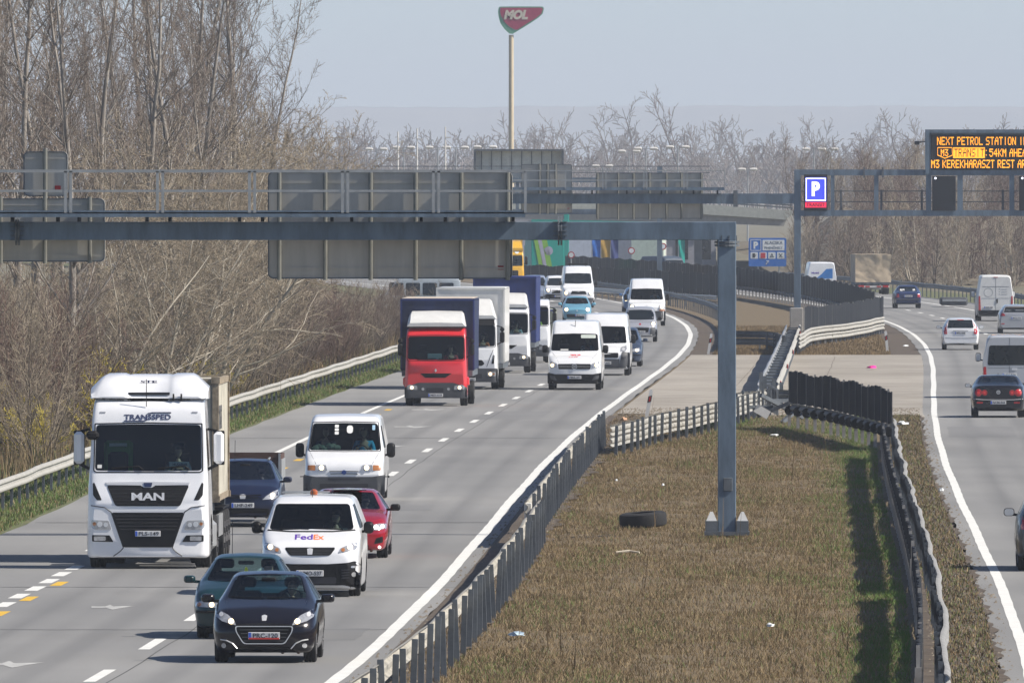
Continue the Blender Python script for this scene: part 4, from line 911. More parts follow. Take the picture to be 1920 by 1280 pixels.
v.mirror(1.15, 1.35, 1.54, .22, .30, M['black'], d=.15); MB().tube((0,1.62,2.33),(0,1.66,2.62),.01).build('aerial', M['black'], v.root)
for sg in (1,-1): v.strip('hood_seam', [(sg*.88,1.44),(sg*.68,1.2),(sg*.6,1.05)], .008, M['ink'], t=.0)
swin(v, rpoly([(1.35,1.45),(2.25,1.45),(2.25,2.05),(1.75,2.05)], .05)); v.dash(1.35,1.44,1.7,.4); v.seats((.45,-.45), 2.0, 1.05, h=.68)
v.patch('sun_shade', rr(.22,1.95,.78,2.08,.03), pmat('pale sun shade', (.5,.55,.5), .8), t=.003); v.patch('dashboard_papers', rr(-.55,1.50,-.25,1.54,.01), M['paper'], t=.004)
v.driver('driver in white van with red bonnet lettering', .45, 1.98, 1.12, pmat('pale cloth', (.4,.45,.5), .9)); v.done()

v = van('white high roof van with tall swept headlights and grey corner bumpers', 1134, 704, M['white_paint'], 5.6, 2.05, 2.52, nose=.86, hood=1.16, cowl=.7, ws=1.3, wst=2.02, belt=1.25)
WS = [(1.0,.9,.34,.22),(1.0,4.5,.34,.22)]; v.arches(WS); v.wheels(WS, 'steel_rim'); screen(v, .88, 1.3, .80, 2.0, see=True)
v.headlight(rpoly([(.62,.98),(.64,1.14),(.86,1.24),(.90,1.08),(.84,.98)], .03), (.75,1.08,.06), on=False)
v.patch('grille', rr(-.55,.72,.55,.93,.04), M['black']); v.patch('badge', disc(0,.98,.06), M['chrome'], t=.02)
v.pair('bumper_corner', rpoly([(.58,.30),(1.02,.30),(1.02,.95),(.70,.98),(.62,.6)], .05), M['grey_plastic'], t=.02); v.patch('front_bumper', rr(-.6,.3,.6,.68,.03), M['grey_plastic'], t=.016)
v.plate(.52, 'LZP-603', gap=.03); v.pair('fog_slot', rr(.68,.70,.86,.76,.02), M['ink'], t=.028); v.mirror(1.14, 1.15, 1.48, .2, .36, M['black'], d=.15); swin(v, rpoly([(1.2,1.4),(2.1,1.4),(2.1,1.98),(1.6,1.98)], .05))
v.dash(1.2,1.28,1.7,.4); v.seats((.45,-.45), 1.85, .95, h=.68); v.driver('driver with raised hand in the white van with grey corner bumpers', .45, 1.82, 1.0, pmat('dark grey cloth', (.05,.06,.065), .9)); v.done()

def car(label, px, py, p, kind='hatch', name='hatchback_car', group=GA, back=False, hd=None, **k):
    hd = hd if hd is not None else H_(py)
    return Veh(name, label, 'car', group, px, py, hd, p, car_keys(tail=kind, **k), back=back)
def plain_front(v, W, H, belt, lamp, bulb, on=True, plate='MKR-528', zp=.45, grille=None):
    w2 = W/2; v.headlight(rpoly(lamp, .02), bulb, on=on)
    if grille: v.patch('grille', rpoly(grille, .03), M['black'])
    v.patch('lower_intake', rr(-w2*.6,.24,w2*.6,.36,.03), M['black']); v.plate(zp, plate)
v = car('dark slate blue people carrier between the white van and the verge line', 1166, 687, paint('slate blue car paint', (.035,.05,.085), .3), L=4.3, W=1.76, H=1.66, hood=1.02, cowl=.95, roof0=1.75, roof1=3.2, nose=.66, belt=1.0, wt=.6)
WS = [(.83,.8,.31,.2),(.83,3.4,.31,.2)]; v.arches(WS); v.wheels(WS); screen(v, .70, 1.1, .58, 1.55, see=True); swin(v, rpoly([(1.5,1.08),(3.2,1.12),(3.0,1.55),(2.0,1.55)], .05))
plain_front(v, 1.76, 1.66, 1.0, [(.44,.62),(.46,.74),(.74,.80),(.80,.66)], (.64,.70,.06), grille=[(-.4,.55),(.4,.55),(.42,.62),(-.42,.62)]); v.mirror(.98, 1.35, 1.12, .2, .15, v.paint); v.strip('bumper_strip', [(-.8,.5),(0,.52),(.8,.5)], .04, M['black']); v.done()

v = Veh('small_van', 'small silver city van with black grille and one bright headlamp', 'van', GA, 1200, 641, H_(641), paint('silver car paint', (.42,.43,.47), .3, metal=.3), car_keys(3.95, 1.72, 1.72, hood=1.02, cowl=.85, roof0=1.5, roof1=3.2, tail='estate', nose=.68, zb=.24, belt=1.02, wt=.66))
WS = [(.83,.75,.30,.2),(.83,3.2,.30,.2)]; v.arches(WS); v.wheels(WS, 'steel_rim'); screen(v, .74, 1.08, .62, 1.58); swin(v, rpoly([(1.25,1.08),(2.3,1.1),(2.3,1.6),(1.7,1.6)], .05))
v.headlight(rpoly([(.50,.82),(.52,.94),(.76,1.0),(.80,.86)], .03), (.66,.9,.09)); v.patch('grille', rpoly([(-.40,.48),(.40,.48),(.46,.70),(-.46,.70)], .04), M['black']); v.plate(.50, 'LYB-277', gap=.03)
v.pair('bumper_corner', rpoly([(.48,.3),(.85,.3),(.85,.72),(.52,.74)], .05), M['grey_plastic'], t=.015); v.strip('bumper_strip', [(-.6,.34),(0,.33),(.6,.34)], .06, M['galv'], t=.015); v.patch('badge', disc(0,.88,.05), M['red_lens'], t=.015)
v.mirror(.97, 1.2, 1.15, .18, .2, M['black']); v.done()

v = van('white high roof van with reddish indicators and grey lower bumper at the bend', 1213, 611, M['white_paint'], 5.5, 2.05, 2.58, nose=1.0, hood=1.28, cowl=.75, ws=1.35, wst=2.05, belt=1.36)
WS = [(1.0,.9,.34,.22),(1.0,4.4,.34,.22)]; v.arches(WS); v.wheels(WS, 'steel_rim'); screen(v, .9, 1.42, .82, 2.04, see=True); swin(v, rpoly([(1.3,1.45),(2.1,1.45),(2.1,2.0),(1.65,2.0)], .05))
v.headlight(rpoly([(.62,.92),(.66,1.12),(.88,1.2),(.97,1.05),(.95,.93)], .03), (.82,1.05,.10)); v.pair('indicator', rpoly([(.68,.82),(.98,.82),(.98,.9),(.66,.9)], .02), M['amber_lens'], t=.016)
v.patch('front_bumper', rpoly([(-1.02,.28),(1.02,.28),(1.02,.82),(-1.02,.82)], .05), M['grey_plastic'], t=.012); v.plate(.5, 'MNC-846', gap=.03); v.patch('badge', [(0,1.0),(.05,1.08),(0,1.16),(-.05,1.08)], M['chrome'], t=.02)
v.mirror(1.15, 1.25, 1.56, .2, .36, M['black'], d=.15); v.dash(1.3,1.4,1.7,.4); v.seats((.45,-.45), 1.9, 1.05, h=.68); v.driver('driver in the white van at the bend', .45, 1.88, 1.12, pmat('pale cloth', (.4,.45,.5), .9)); v.done()

v = car('small mid blue car almost hidden beside the white van at the bend', 1194, 585, paint('mid blue car paint', (.04,.13,.3), .3), L=4.0, W=1.7, H=1.5, hood=.98, cowl=1.0, roof0=1.8, roof1=2.9, wt=.57)
WS = [(.82,.75,.30,.2),(.82,3.2,.30,.2)]; v.wheels(WS); screen(v, .66, 1.05, .53, 1.42); plain_front(v, 1.7, 1.5, .95, [(.44,.62),(.46,.74),(.74,.82),(.80,.68)], (.66,.72,.06)); v.mirror(.95, 1.4, 1.05, .2, .14, v.paint); v.done()

v = car('small light blue hatchback with round headlamps behind the lorries', 1082, 605, paint('light blue car paint', (.13,.33,.44), .3), L=3.6, W=1.66, H=1.48, hood=.98, cowl=.95, roof0=1.7, roof1=2.8, nose=.66, zb=.2, belt=.96, wt=.575)
WS = [(.80,.65,.29,.19),(.80,3.0,.29,.19)]; v.arches(WS); v.wheels(WS); screen(v, .66, 1.04, .53, 1.40, see=True); swin(v, rpoly([(1.35,1.02),(2.8,1.06),(2.6,1.38),(1.8,1.38)], .05))
v.headlight(disc(.60,.74,.125,18), (.60,.74,.10)); v.patch('grille', rpoly([(-.55,.28),(.55,.28),(.6,.48),(-.6,.48)], .05), M['black']); v.plate(.42, 'MHA-119', x=.15, gap=.03); v.patch('badge', [(0,.62),(.04,.68),(0,.74),(-.04,.68)], M['chrome'], t=.015)
v.mirror(.95, 1.3, 1.04, .22, .16, v.paint); v.dash(1.3, 1.0, 1.2); v.seats((.35,-.35), 1.8, .5); v.driver('driver in the small light blue hatchback', .35, 1.8, .42, pmat('dark grey cloth', (.05,.06,.065), .9)); v.done()

v = van('white high roof van with a black light bar on its roof, far down the road', 1085, 577, M['white_paint'], 5.6, 2.0, 2.62, nose=.98, hood=1.26, cowl=.8, ws=1.45, wst=2.12, belt=1.34)
WS = [(.97,.95,.34,.22),(.97,4.4,.34,.22)]; v.wheels(WS, 'steel_rim'); screen(v, .86, 1.5, .8, 2.16); swin(v, rpoly([(1.4,1.45),(2.25,1.45),(2.25,2.05),(1.8,2.05)], .05))
v.headlight(rpoly([(.60,.82),(.64,.98),(.9,1.06),(.95,.88)], .03), (.78,.93,.11)); v.patch('grille', rpoly([(-.5,.85),(.5,.85),(.42,1.05),(-.42,1.05)], .03), M['black']); v.patch('front_bumper', rr(-.98,.28,.98,.62,.05), M['grey_plastic'], t=.012); v.plate(.5, 'NTE-350', gap=.03)
b = MB(); b.box((0,2.2,2.72),(1.3,.3,.12),bev=.04); b.box((.5,2.2,2.64),(.06,.2,.1)); b.box((-.5,2.2,2.64),(.06,.2,.1)); b.build('light_bar', M['black'], v.root); v.mirror(1.12, 1.35, 1.55, .2, .3, M['black'], d=.15); v.done()

v = car('white car with dark lower bumper left of the van with the roof light bar', 1047, 568, M['white_paint'], 'estate', 'estate_car', L=4.5, W=1.8, H=1.78, hood=1.05, cowl=.95, roof0=1.75, roof1=3.4, nose=.7, belt=1.05, wt=.62)
WS = [(.85,.8,.32,.2),(.85,3.6,.32,.2)]; v.wheels(WS); screen(v, .74, 1.12, .6, 1.62); plain_front(v, 1.8, 1.78, 1.05, [(.45,.74),(.48,.9),(.78,.96),(.84,.78)], (.66,.84,.10), grille=[(-.42,.62),(.42,.62),(.42,.84),(-.42,.84)]); v.patch('front_bumper', rr(-.88,.22,.88,.58,.05), M['black'], t=.014); v.mirror(1., 1.4, 1.2, .2, .18, M['black']); v.done()
v = car('silver blue car far down the road beside the yellow truck', 1005, 566, paint('silver blue car paint', (.3,.35,.45), .3, metal=.3), 'estate', 'estate_car', L=4.6, W=1.8, H=1.75, hood=1.03, cowl=.95, roof0=1.75, roof1=3.4, nose=.7, belt=1.03, wt=.62)
WS = [(.85,.8,.32,.2),(.85,3.6,.32,.2)]; v.wheels(WS); screen(v, .74, 1.1, .6, 1.6); plain_front(v, 1.8, 1.75, 1.05, [(.45,.72),(.48,.86),(.78,.92),(.84,.76)], (.66,.82,.08)); v.done()

YEL = paint('yellow truck paint', (.72,.40,.02), .35)
v = Veh('articulated_truck', 'yellow truck cab far down the road beside the big sign board', 'truck', GA, 951, 546, H_(546), YEL, cab_keys(2.1, 2.5, 3.0, wsb=1.75, wst=2.6, rake=.1), body='cab')
v.wheels([(1.23,1.3,.5,.32),(1.23,5.,.5,.5)], 'steel_rim'); screen(v, 1.12, 1.8, 1.1, 2.62); v.patch('grille', rr(-.8,.7,.8,1.5,.06), M['black']); v.headlight(rr(.78,.5,1.12,.68,.04), (.95,.59,.08)); v.patch('front_bumper', rr(-1.22,.32,1.22,.75,.06), M['grey_plastic'], t=.03)
b = MB(); pr = []
for y, z1, w1 in ((.4,3.1,1.15),(.9,3.55,1.05),(1.9,3.75,1.0)): pr += [Vector(p) for p in ((-1.2,y,2.9),(-w1,y,z1),(w1,y,z1),(1.2,y,2.9))]
b.add(pr, [(4*k+i, 4*k+i+1, 4*k+5+i, 4*k+4+i) for k in (0,1) for i in range(3)]+[(0,1,2,3),(8,9,10,11)]); b.build('roof_fairing', YEL, v.root)
v.patch('badge', disc(.72,2.85,.16), M['paper'], t=.02)
b = MB(); b.box((0,6.5,2.4),(2.5,8.,2.6)); b.box((0,5.,.8),(2.,10.,.3)); b.build('trailer_body', pmat('yellow tarpaulin', (.6,.36,.04), .6), v.root); v.mirror(1.4, .5, 2.2, .2, .6, M['black']); v.done()

# ---------------- traffic going away
def HR(py): return headR(DY(py))
def rear_lamps(v, pl, mat=None): 
    for h in v.pair('tail_lamp', rpoly(pl, .02), mat or M['red_lens'], 'B', t=.012): pass
v = car('black coupe saloon with round red tail lamps and blue banded plate', 1872, 783, paint('deep black car paint', (.012,.012,.016), .2), 'sedan', 'saloon_car', GR, True, HR(783), L=4.8, W=1.86, H=1.42, hood=.95, cowl=1.3, roof0=2.1, roof1=3.3, zb=.2, belt=.98, wt=.60, boot=1.05)
WS = [(.89,.95,.33,.23),(.89,3.7,.33,.23)]; v.arches(WS); v.wheels(WS)
v.cut('rear_window', rpoly([(-.70,1.10),(0,1.085),(.70,1.10),(.60,1.32),(.4,1.355),(-.4,1.355),(-.60,1.32)], .04), 'B', glassmat('dark rear window', (.12,.15,.2), .1), 3.1, 4.5)
v.cut('windscreen', rpoly([(-.66,1.05),(.66,1.05),(.52,1.33),(-.52,1.33)], .05), 'F', M['glass_in'], 1.2, 2.5)
for sd_ in 'RL': v.cut('side_window', rpoly([(1.8,1.03),(3.6,1.06),(3.2,1.33),(2.3,1.33)], .05), sd_, M['glass_in'])
for x, r in ((.665,.12),(.46,.095)):
    for h in v.pair('tail_lamp', disc(x,.84,r,20), M['red_lens'], 'B', t=.014): pass
    for sg in (1,-1): v.patch('tail_lamp', disc(sg*x,.84,r*.45,14), M['red_on'], 'B', t=.02)
v.ring('badge', disc(0,.855,.065,20), disc(0,.855,.05,20), M['chrome'], 'B', t=.018); v.text('badge_letters', 'VW', 0, .855, .08, .08, M['chrome'], 'B', depth=.014, bold=.01)
v.strip('boot_seam', [(-.82,.63),(-.5,.605),(0,.60),(.5,.605),(.82,.63)], .02, M['chrome'], 'B', t=.006); v.plate(.51, 'NCM-944', 'B'); v.pair('reflector', rr(.52,.48,.72,.53,.015), M['red_lens'], 'B')
v.patch('diffuser', rr(-.66,.22,.66,.34,.03), M['black'], 'B'); v.strip('boot_lip', [(-.68,1.02),(0,1.035),(.68,1.02)], .03, v.paint, 'B', t=.006)
v.mirror(1.0, 1.65, 1.04, .2, .13, v.paint); v.dash(1.6, .98, 1.35); v.seats((.38,-.38), 2.3, .48); MB().box((0,3.3,.8),(1.3,.5,.55),bev=.1).build('rear_seat', M['seat'], v.root, True); MB().prism([(3.1,1.42),(3.24,1.42),(3.22,1.47)], -.01, .01, f=lambda x, y, z: Vector((y, x, z))).build('aerial', M['black'], v.root); v.done()

v = van('silver grey van with a wide dark rear window, behind the black coupe', 1893, 746, paint('silver grey van paint', (.40,.42,.45), .35), 4.9, 2.0, 2.3, group=GR, back=True, hd=HR(746), wroof=.80, rr_=.2)
WS = [(.97,.9,.33,.22),(.97,4.0,.33,.22)]; v.arches(WS); v.wheels(WS, 'steel_rim')
v.patch('rear_window', rpoly([(-.80,1.2),(.80,1.2),(.74,1.92),(-.74,1.92)], .08), M['glass_dark'], 'B', t=.006); rear_lamps(v, [(.84,.72),(.96,.72),(.95,1.14),(.85,1.14)])
v.strip('door_seam', [(0,.4),(0,2.2)], .01, M['ink'], 'B', t=.0); v.strip('door_seam', [(-.8,1.1),(.8,1.1)], .008, M['ink'], 'B', t=.0); v.patch('rear_bumper', rr(-.96,.3,.96,.55,.04), M['grey_plastic'], 'B', t=.03); v.plate(.85, 'LEV-516', 'B'); v.mirror(1.13, 1.2, 1.45, .2, .32, M['black'], d=.14); v.patch('door_handle', rr(.08,1.02,.28,1.09,.02), M['chrome'], 'B', t=.03); v.done()

v = car('white estate hatchback with tall red tail lamps and roof rails', 1801, 656, M['white_paint'], 'estate', 'hatchback_car', GR, True, HR(656), L=4.4, W=1.79, H=1.50, hood=.97, cowl=1.15, roof0=1.95, roof1=3.5, zb=.22, belt=.98, wt=.58)
WS = [(.85,.9,.32,.21),(.85,3.5,.32,.21)]; v.arches(WS); v.wheels(WS); v.patch('rear_window', rpoly([(-.62,1.03),(.62,1.03),(.55,1.41),(-.55,1.41)], .05), M['glass_dark'], 'B', t=.006)
rear_lamps(v, [(.62,.74),(.78,.74),(.81,.98),(.66,1.36),(.58,1.36),(.66,1.05)]); v.plate(.80, 'MVU-035', 'B'); v.strip('bumper_seam', [(-.8,.58),(-.4,.55),(.4,.55),(.8,.58)], .014, M['ink'], 'B', t=.0); v.patch('lower_valance', rr(-.72,.24,.72,.32,.02), M['black'], 'B'); v.patch('brake_lamp', rr(-.15,1.40,.15,1.425,.008), M['red_lens'], 'B', t=.03); v.strip('boot_seam', [(-.36,.9),(.36,.9)], .02, M['grey_plastic'], 'B')
v.mirror(1.0, 1.5, 1.05, .22, .15, pmat('blue grey mirror shell', (.1,.14,.19), .3)); b = MB(); b.bar((.55,1.9,1.53),(.55,3.8,1.52),.03,.03); b.bar((-.55,1.9,1.53),(-.55,3.8,1.52),.03,.03); b.build('roof_rail', M['galv'], v.root); swin(v, rpoly([(1.7,1.03),(4.0,1.08),(3.7,1.38),(2.2,1.4)], .05)); v.done()

v = van('tall white van with faint round emblem on its rear doors, beside the guardrail', 1867, 602, M['dirty_white'], 5.9, 2.05, 2.6, group=GR, back=True, hd=HR(602), wroof=.82)
WS = [(1.0,.9,.34,.22),(1.0,4.6,.34,.22)]; v.arches(WS); v.wheels(WS, 'steel_rim'); rear_lamps(v, [(.84,.62),(.97,.62),(.97,1.42),(.88,1.42)]); v.strip('door_seam', [(0,.5),(0,2.4)], .014, M['grey_plastic'], 'B', t=.0)
v.strip('door_ridge', [(-.75,1.95),(.75,1.95)], .02, M['grey_plastic'], 'B', t=.0); v.strip('door_ridge', [(-.8,1.3),(.8,1.3)], .02, M['galv'], 'B', t=.0); v.patch('door_handle', rr(.04,1.02,.12,1.26,.02), M['black'], 'B', t=.03); v.patch('rear_bumper', rr(-1.0,.28,1.0,.62,.05), M['black'], 'B', t=.04); v.plate(.78, 'NKD-648', 'B', x=-.4, gap=.02)
v.ring('emblem', disc(-.42,1.62,.26,24), disc(-.42,1.62,.225,24), M['galv'], 'B', t=.004); v.patch('brake_lamp', rr(-.12,2.46,.12,2.5,.01), M['red_lens'], 'B', t=.02); v.mirror(1.14, 1.2, 1.5, .22, .36, M['black'], d=.15)
for z in (1.8,1.66,1.52): v.patch('emblem', disc(.2,z,.03), M['galv'], 'B', t=.004); v.strip('emblem', [(.32,z),(.66,z+.01)], .02, M['galv'], 'B', t=.003)
v.done()

v = car('silver estate car at the right edge in front of the tall white van', 1906, 625, paint('silver estate paint', (.38,.39,.41), .3, metal=.3), 'estate', 'estate_car', GR, True, HR(625), L=4.8, W=1.89, H=1.5, hood=.97, cowl=1.2, roof0=2.0, roof1=3.8, zb=.2, belt=1.0, wt=.57)
WS = [(.9,.9,.33,.22),(.9,3.7,.33,.22)]; v.arches(WS); v.wheels(WS); v.patch('rear_window', rpoly([(-.66,1.1),(.66,1.1),(.56,1.38),(-.56,1.38)], .06), M['glass_dark'], 'B', t=.006); rear_lamps(v, [(.56,.92),(.84,.90),(.86,1.06),(.7,1.06)]); v.plate(.80, 'MTS-773', 'B'); v.pair('reflector', rr(.62,.48,.8,.53,.015), M['red_lens'], 'B'); v.patch('lower_valance', rr(-.78,.22,.78,.3,.02), M['black'], 'B'); swin(v, rpoly([(1.8,1.05),(4.2,1.1),(3.8,1.38),(2.3,1.4)], .05)); v.done()

v = car('dark blue saloon with two white parcels behind its rear glass', 1703, 578, paint('navy car paint', (.02,.035,.10), .3), 'sedan', 'saloon_car', GR, True, HR(578), L=4.4, W=1.72, H=1.44, hood=.95, cowl=1.2, roof0=2.0, roof1=3.2, zb=.24, belt=.95, wt=.55, boot=1.0)
WS = [(.82,.85,.31,.2),(.82,3.4,.31,.2)]; v.arches(WS); v.wheels(WS); v.patch('rear_window', rpoly([(-.58,1.06),(.58,1.06),(.48,1.34),(-.48,1.34)], .05), M['glass_dark'], 'B', t=.006); v.patch('parcel', rr(-.48,1.09,-.2,1.2,.01), M['paper'], 'B', t=.012); v.patch('parcel', rr(.3,1.1,.46,1.2,.01), M['paper'], 'B', t=.012); rear_lamps(v, [(.56,.68),(.79,.68),(.77,.9),(.58,.9)]); v.plate(.76, 'KRZ-181', 'B', gap=.02); v.strip('bumper_strip', [(-.8,.56),(0,.55),(.8,.56)], .05, M['grey_plastic'], 'B'); v.done()

tp = G(1631, 552); hd = HR(552)
v = Veh('tarpaulin_truck', 'flatbed truck covered with a saggy tan tarpaulin seen from behind', 'truck', GR, 1631, 552, hd, M['dirty_white'], cab_keys(1.9, 2.2, 2.6, wsb=1.6, wst=2.3), back=True, body='cab', off=5.)
tl = 5.0; TAN = pmat('tan tarpaulin', (.46,.37,.26), .85, var=.22, scale=1.2, bump=.3); b = MB(); nx, nz = 14, 12; rngs = random.Random(3)
gr = [[Vector((-1.25+2.5*i/nx, 1.9+tl+.03+.04*rngs.uniform(-1,1)-.06*math.sin(math.pi*j/nz), .85+1.95*j/nz)) for i in range(nx+1)] for j in range(nz+1)]
b.add([p for r_ in gr for p in r_], [(j*(nx+1)+i, j*(nx+1)+i+1, (j+1)*(nx+1)+i+1, (j+1)*(nx+1)+i) for j in range(nz) for i in range(nx)])
for sg in (1,-1): b.add([Vector((sg*1.25,1.9,.85)),Vector((sg*1.25,1.9+tl,.85)),Vector((sg*1.25,1.9+tl,2.8)),Vector((sg*1.25,1.9,2.8))], [(0,1,2,3)])
b.add([Vector((-1.25,1.9,2.8)),Vector((1.25,1.9,2.8)),Vector((1.25,1.9+tl,2.8)),Vector((-1.25,1.9+tl,2.8))], [(0,1,2,3)]); b.add([Vector((-1.25,1.9,.85)),Vector((1.25,1.9,.85)),Vector((1.25,1.9,2.8)),Vector((-1.25,1.9,2.8))], [(0,1,2,3)])
b.build('tarpaulin', TAN, v.root, True, 60)
b = MB(); b.box((0,1.9+tl/2,.78),(2.45,tl,.16)); b.box((0,3.5,.6),(.9,6.,.2)); b.build('chassis', M['galv_dark'], v.root); v.wheels([(1.08,1.1,.42,.26),(1.2,5.2,.42,.5)], 'steel_rim')
b = MB(); 
o = MB().box((0,1.9+tl,.55),(2.3,.08,.14)).build('rear_bar', pmat('red white bar', (.55,.52,.5), .5), v.root)
for sg in (1,-1): MB().box((sg*.85,1.92+tl+.03,.56),(.4,.05,.15),bev=.02).build('tail_lamp', M['red_lens'], v.root); MB().box((sg*.4,1.9+tl+.045,.55),(.3,.02,.1)).build('reflector', M['red_lens'], o)
v.done()

v = van('white van with a blue swoosh on its rear, passing behind the dark screen', 1541, 557, M['white_paint'], 5.4, 2.05, 2.4, group=GR, back=True, hd=HR(557), wroof=.82)
v.wheels([(1.0,.9,.34,.22),(1.0,4.3,.34,.22)], 'steel_rim'); rear_lamps(v, [(.84,.68),(.98,.68),(.98,1.15),(.86,1.15)]); v.patch('swoosh', rpoly([(-.45,1.22),(.74,1.28),(.74,1.95),(.3,1.92),(.0,1.6)], .05), pmat('blue decal', (.02,.16,.45), .4), 'B', t=.003); v.text('sign_lettering', 'Mobil', -.45, 1.66, .5, .12, pmat('purple lettering', (0,0,0)), 'B', bold=.02)
v.strip('door_seam', [(0,.5),(0,1.25)], .014, M['ink'], 'B', t=.0); v.patch('door_handle', rr(.03,.85,.12,1.05,.02), M['black'], 'B', t=.03); v.patch('rear_bumper', rr(-1.0,.28,1.0,.55,.05), M['grey_plastic'], 'B', t=.04); v.patch('badge', disc(.45,.95,.05), M['black'], 'B'); v.done()

v = car('dark grey off-road car cut off by the right edge of the picture', 1990, 1071, paint('dark grey car paint', (.06,.065,.07), .3), 'estate', 'estate_car', GR, True, HR(1071), L=4.5, W=1.84, H=1.62, hood=1.02, cowl=1.2, roof0=2.0, roof1=3.6, zb=.24, belt=1.04, wt=.6)
WS = [(.87,.9,.34,.23),(.87,3.55,.34,.23)]; v.arches(WS); v.wheels(WS); v.patch('rear_window', rpoly([(-.62,1.14),(.62,1.14),(.54,1.48),(-.54,1.48)], .06), M['glass_dark'], 'B', t=.006); rear_lamps(v, [(.66,.85),(.86,.85),(.86,1.1),(.72,1.1)]); v.plate(.8, 'NAX-290', 'B'); v.mirror(1.02, 1.5, 1.14, .22, .16, M['black']); swin(v, rpoly([(1.75,1.1),(4.0,1.15),(3.7,1.48),(2.2,1.5)], .05)); v.done()
# ------------------------------------------------------------------ ground, roads, markings
def asphalt(name, lo, hi, streak=.05, wear=False):
    m = bpy.data.materials.new(name); m.use_nodes = True; n = m.node_tree; b = n.nodes['Principled BSDF']; b.inputs['Roughness'].default_value = .82
    tc = n.nodes.new('ShaderNodeTexCoord'); outs = []
    for sc, st, det in ((.5, (1., streak, 1), 4), (.22, (.5, .25, 1), 5), (55, (1, 1, 1), 3)):
        mp = n.nodes.new('ShaderNodeMapping'); mp.inputs['Scale'].default_value = st; tx = n.nodes.new('ShaderNodeTexNoise'); tx.inputs['Scale'].default_value = sc; tx.inputs['Detail'].default_value = det
        n.links.new(tc.outputs['Object'], mp.inputs[0]); n.links.new(mp.outputs[0], tx.inputs['Vector']); outs.append(tx.outputs['Fac'])
    a = n.nodes.new('ShaderNodeMath'); a.operation = 'ADD'; c = n.nodes.new('ShaderNodeMath'); c.operation = 'MULTIPLY_ADD'; c.inputs[1].default_value = .35
    n.links.new(outs[0], a.inputs[0]); n.links.new(outs[1], a.inputs[1]); n.links.new(outs[2], c.inputs[0]); n.links.new(a.outputs[0], c.inputs[2])
    rp = n.nodes.new('ShaderNodeValToRGB'); rp.color_ramp.elements[0].position = .85; rp.color_ramp.elements[1].position = 1.5/1.0 if False else 1.0
    d = n.nodes.new('ShaderNodeMath'); d.operation = 'MULTIPLY_ADD'; d.inputs[1].default_value = .9; d.inputs[2].default_value = -.55; n.links.new(c.outputs[0], d.inputs[0])
    rp.color_ramp.elements[0].position = .3; rp.color_ramp.elements[1].position = .75; rp.color_ramp.elements[0].color = (*lo, 1); rp.color_ramp.elements[1].color = (*hi, 1)
    n.links.new(d.outputs[0], rp.inputs[0]); n.links.new(rp.outputs[0], b.inputs['Base Color'])
    if wear:      # polished, darker wheel tracks along each lane, broken up by the noise
        at = n.nodes.new('ShaderNodeAttribute'); at.attribute_name = 'track'; mm = n.nodes.new('ShaderNodeMath'); mm.operation = 'MULTIPLY'; n.links.new(at.outputs['Fac'], mm.inputs[0]); n.links.new(outs[0], mm.inputs[1])
        mx = n.nodes.new('ShaderNodeMixRGB'); mx.blend_type = 'MULTIPLY'; mx.inputs[2].default_value = (.45,.455,.47,1); n.links.new(mm.outputs[0], mx.inputs[0]); n.links.new(rp.outputs[0], mx.inputs[1]); n.links.new(mx.outputs[0], b.inputs['Base Color'])
    bp = n.nodes.new('ShaderNodeBump'); bp.inputs['Strength'].default_value = .25; bp.inputs['Distance'].default_value = .01; n.links.new(outs[2], bp.inputs['Height']); n.links.new(bp.outputs[0], b.inputs['Normal'])
    return m
ASP = asphalt('worn pale asphalt', (.175,.174,.170), (.245,.242,.234), wear=True); CON = asphalt('median concrete paving', (.235,.21,.175), (.36,.33,.285), 1.)
SOIL = pmat('brown verge soil', (.045,.033,.022), .95, col2=(.105,.078,.052), scale=1.6, bump=.4)
DRY = pmat('dry grass ground', (.10,.072,.036), .95, col2=(.15,.11,.056), scale=1.6, bump=.4); GRND = pmat('field ground', (.10,.09,.05), .95, col2=(.16,.135,.08), scale=.05)
VERGE = pmat('green verge ground', (.06,.085,.02), .95, col2=(.13,.12,.05), scale=1.2, bump=.3)
PW = pmat('white road paint', (.66,.66,.63), .7, var=.10, scale=2.); PY_ = pmat('yellow road paint', (.62,.38,.03), .7, var=.15, scale=3)
def struct(o): o['kind'] = 'structure'; return o
b = MB(); nx = 24; xs = [-9000,-3000,-800,-200,200,800,3000,9000]; ys = [-300,100,400,800,1500,3000,6000,12000,15800]
b.add([Vector((x,y,-.16)) for y in ys for x in xs], [(j*8+i, j*8+i+1, j*8+9+i, j*8+8+i) for j in range(len(ys)-1) for i in range(7)]); struct(b.build('ground', GRND, fix=False))
DS = [120+8*i for i in range(int(1400/8))]
def strip(name, f, o0, o1, z, mat, d0=120, d1=1510, step=8, mt=None):
    n = max(2, int((d1-d0)/step)); vs = []; g0 = o0 if callable(o0) else (lambda d: o0); g1 = o1 if callable(o1) else (lambda d: o1)
    for i in range(n+1):
        d = d0+(d1-d0)*i/n; vs += [Vector((f(d)+g0(d), d, z)), Vector((f(d)+g1(d), d, z))]
    return struct(MB().add(vs, [(2*i, 2*i+1, 2*i+3, 2*i+2) for i in range(n)]).build(name, mat, fix=False))
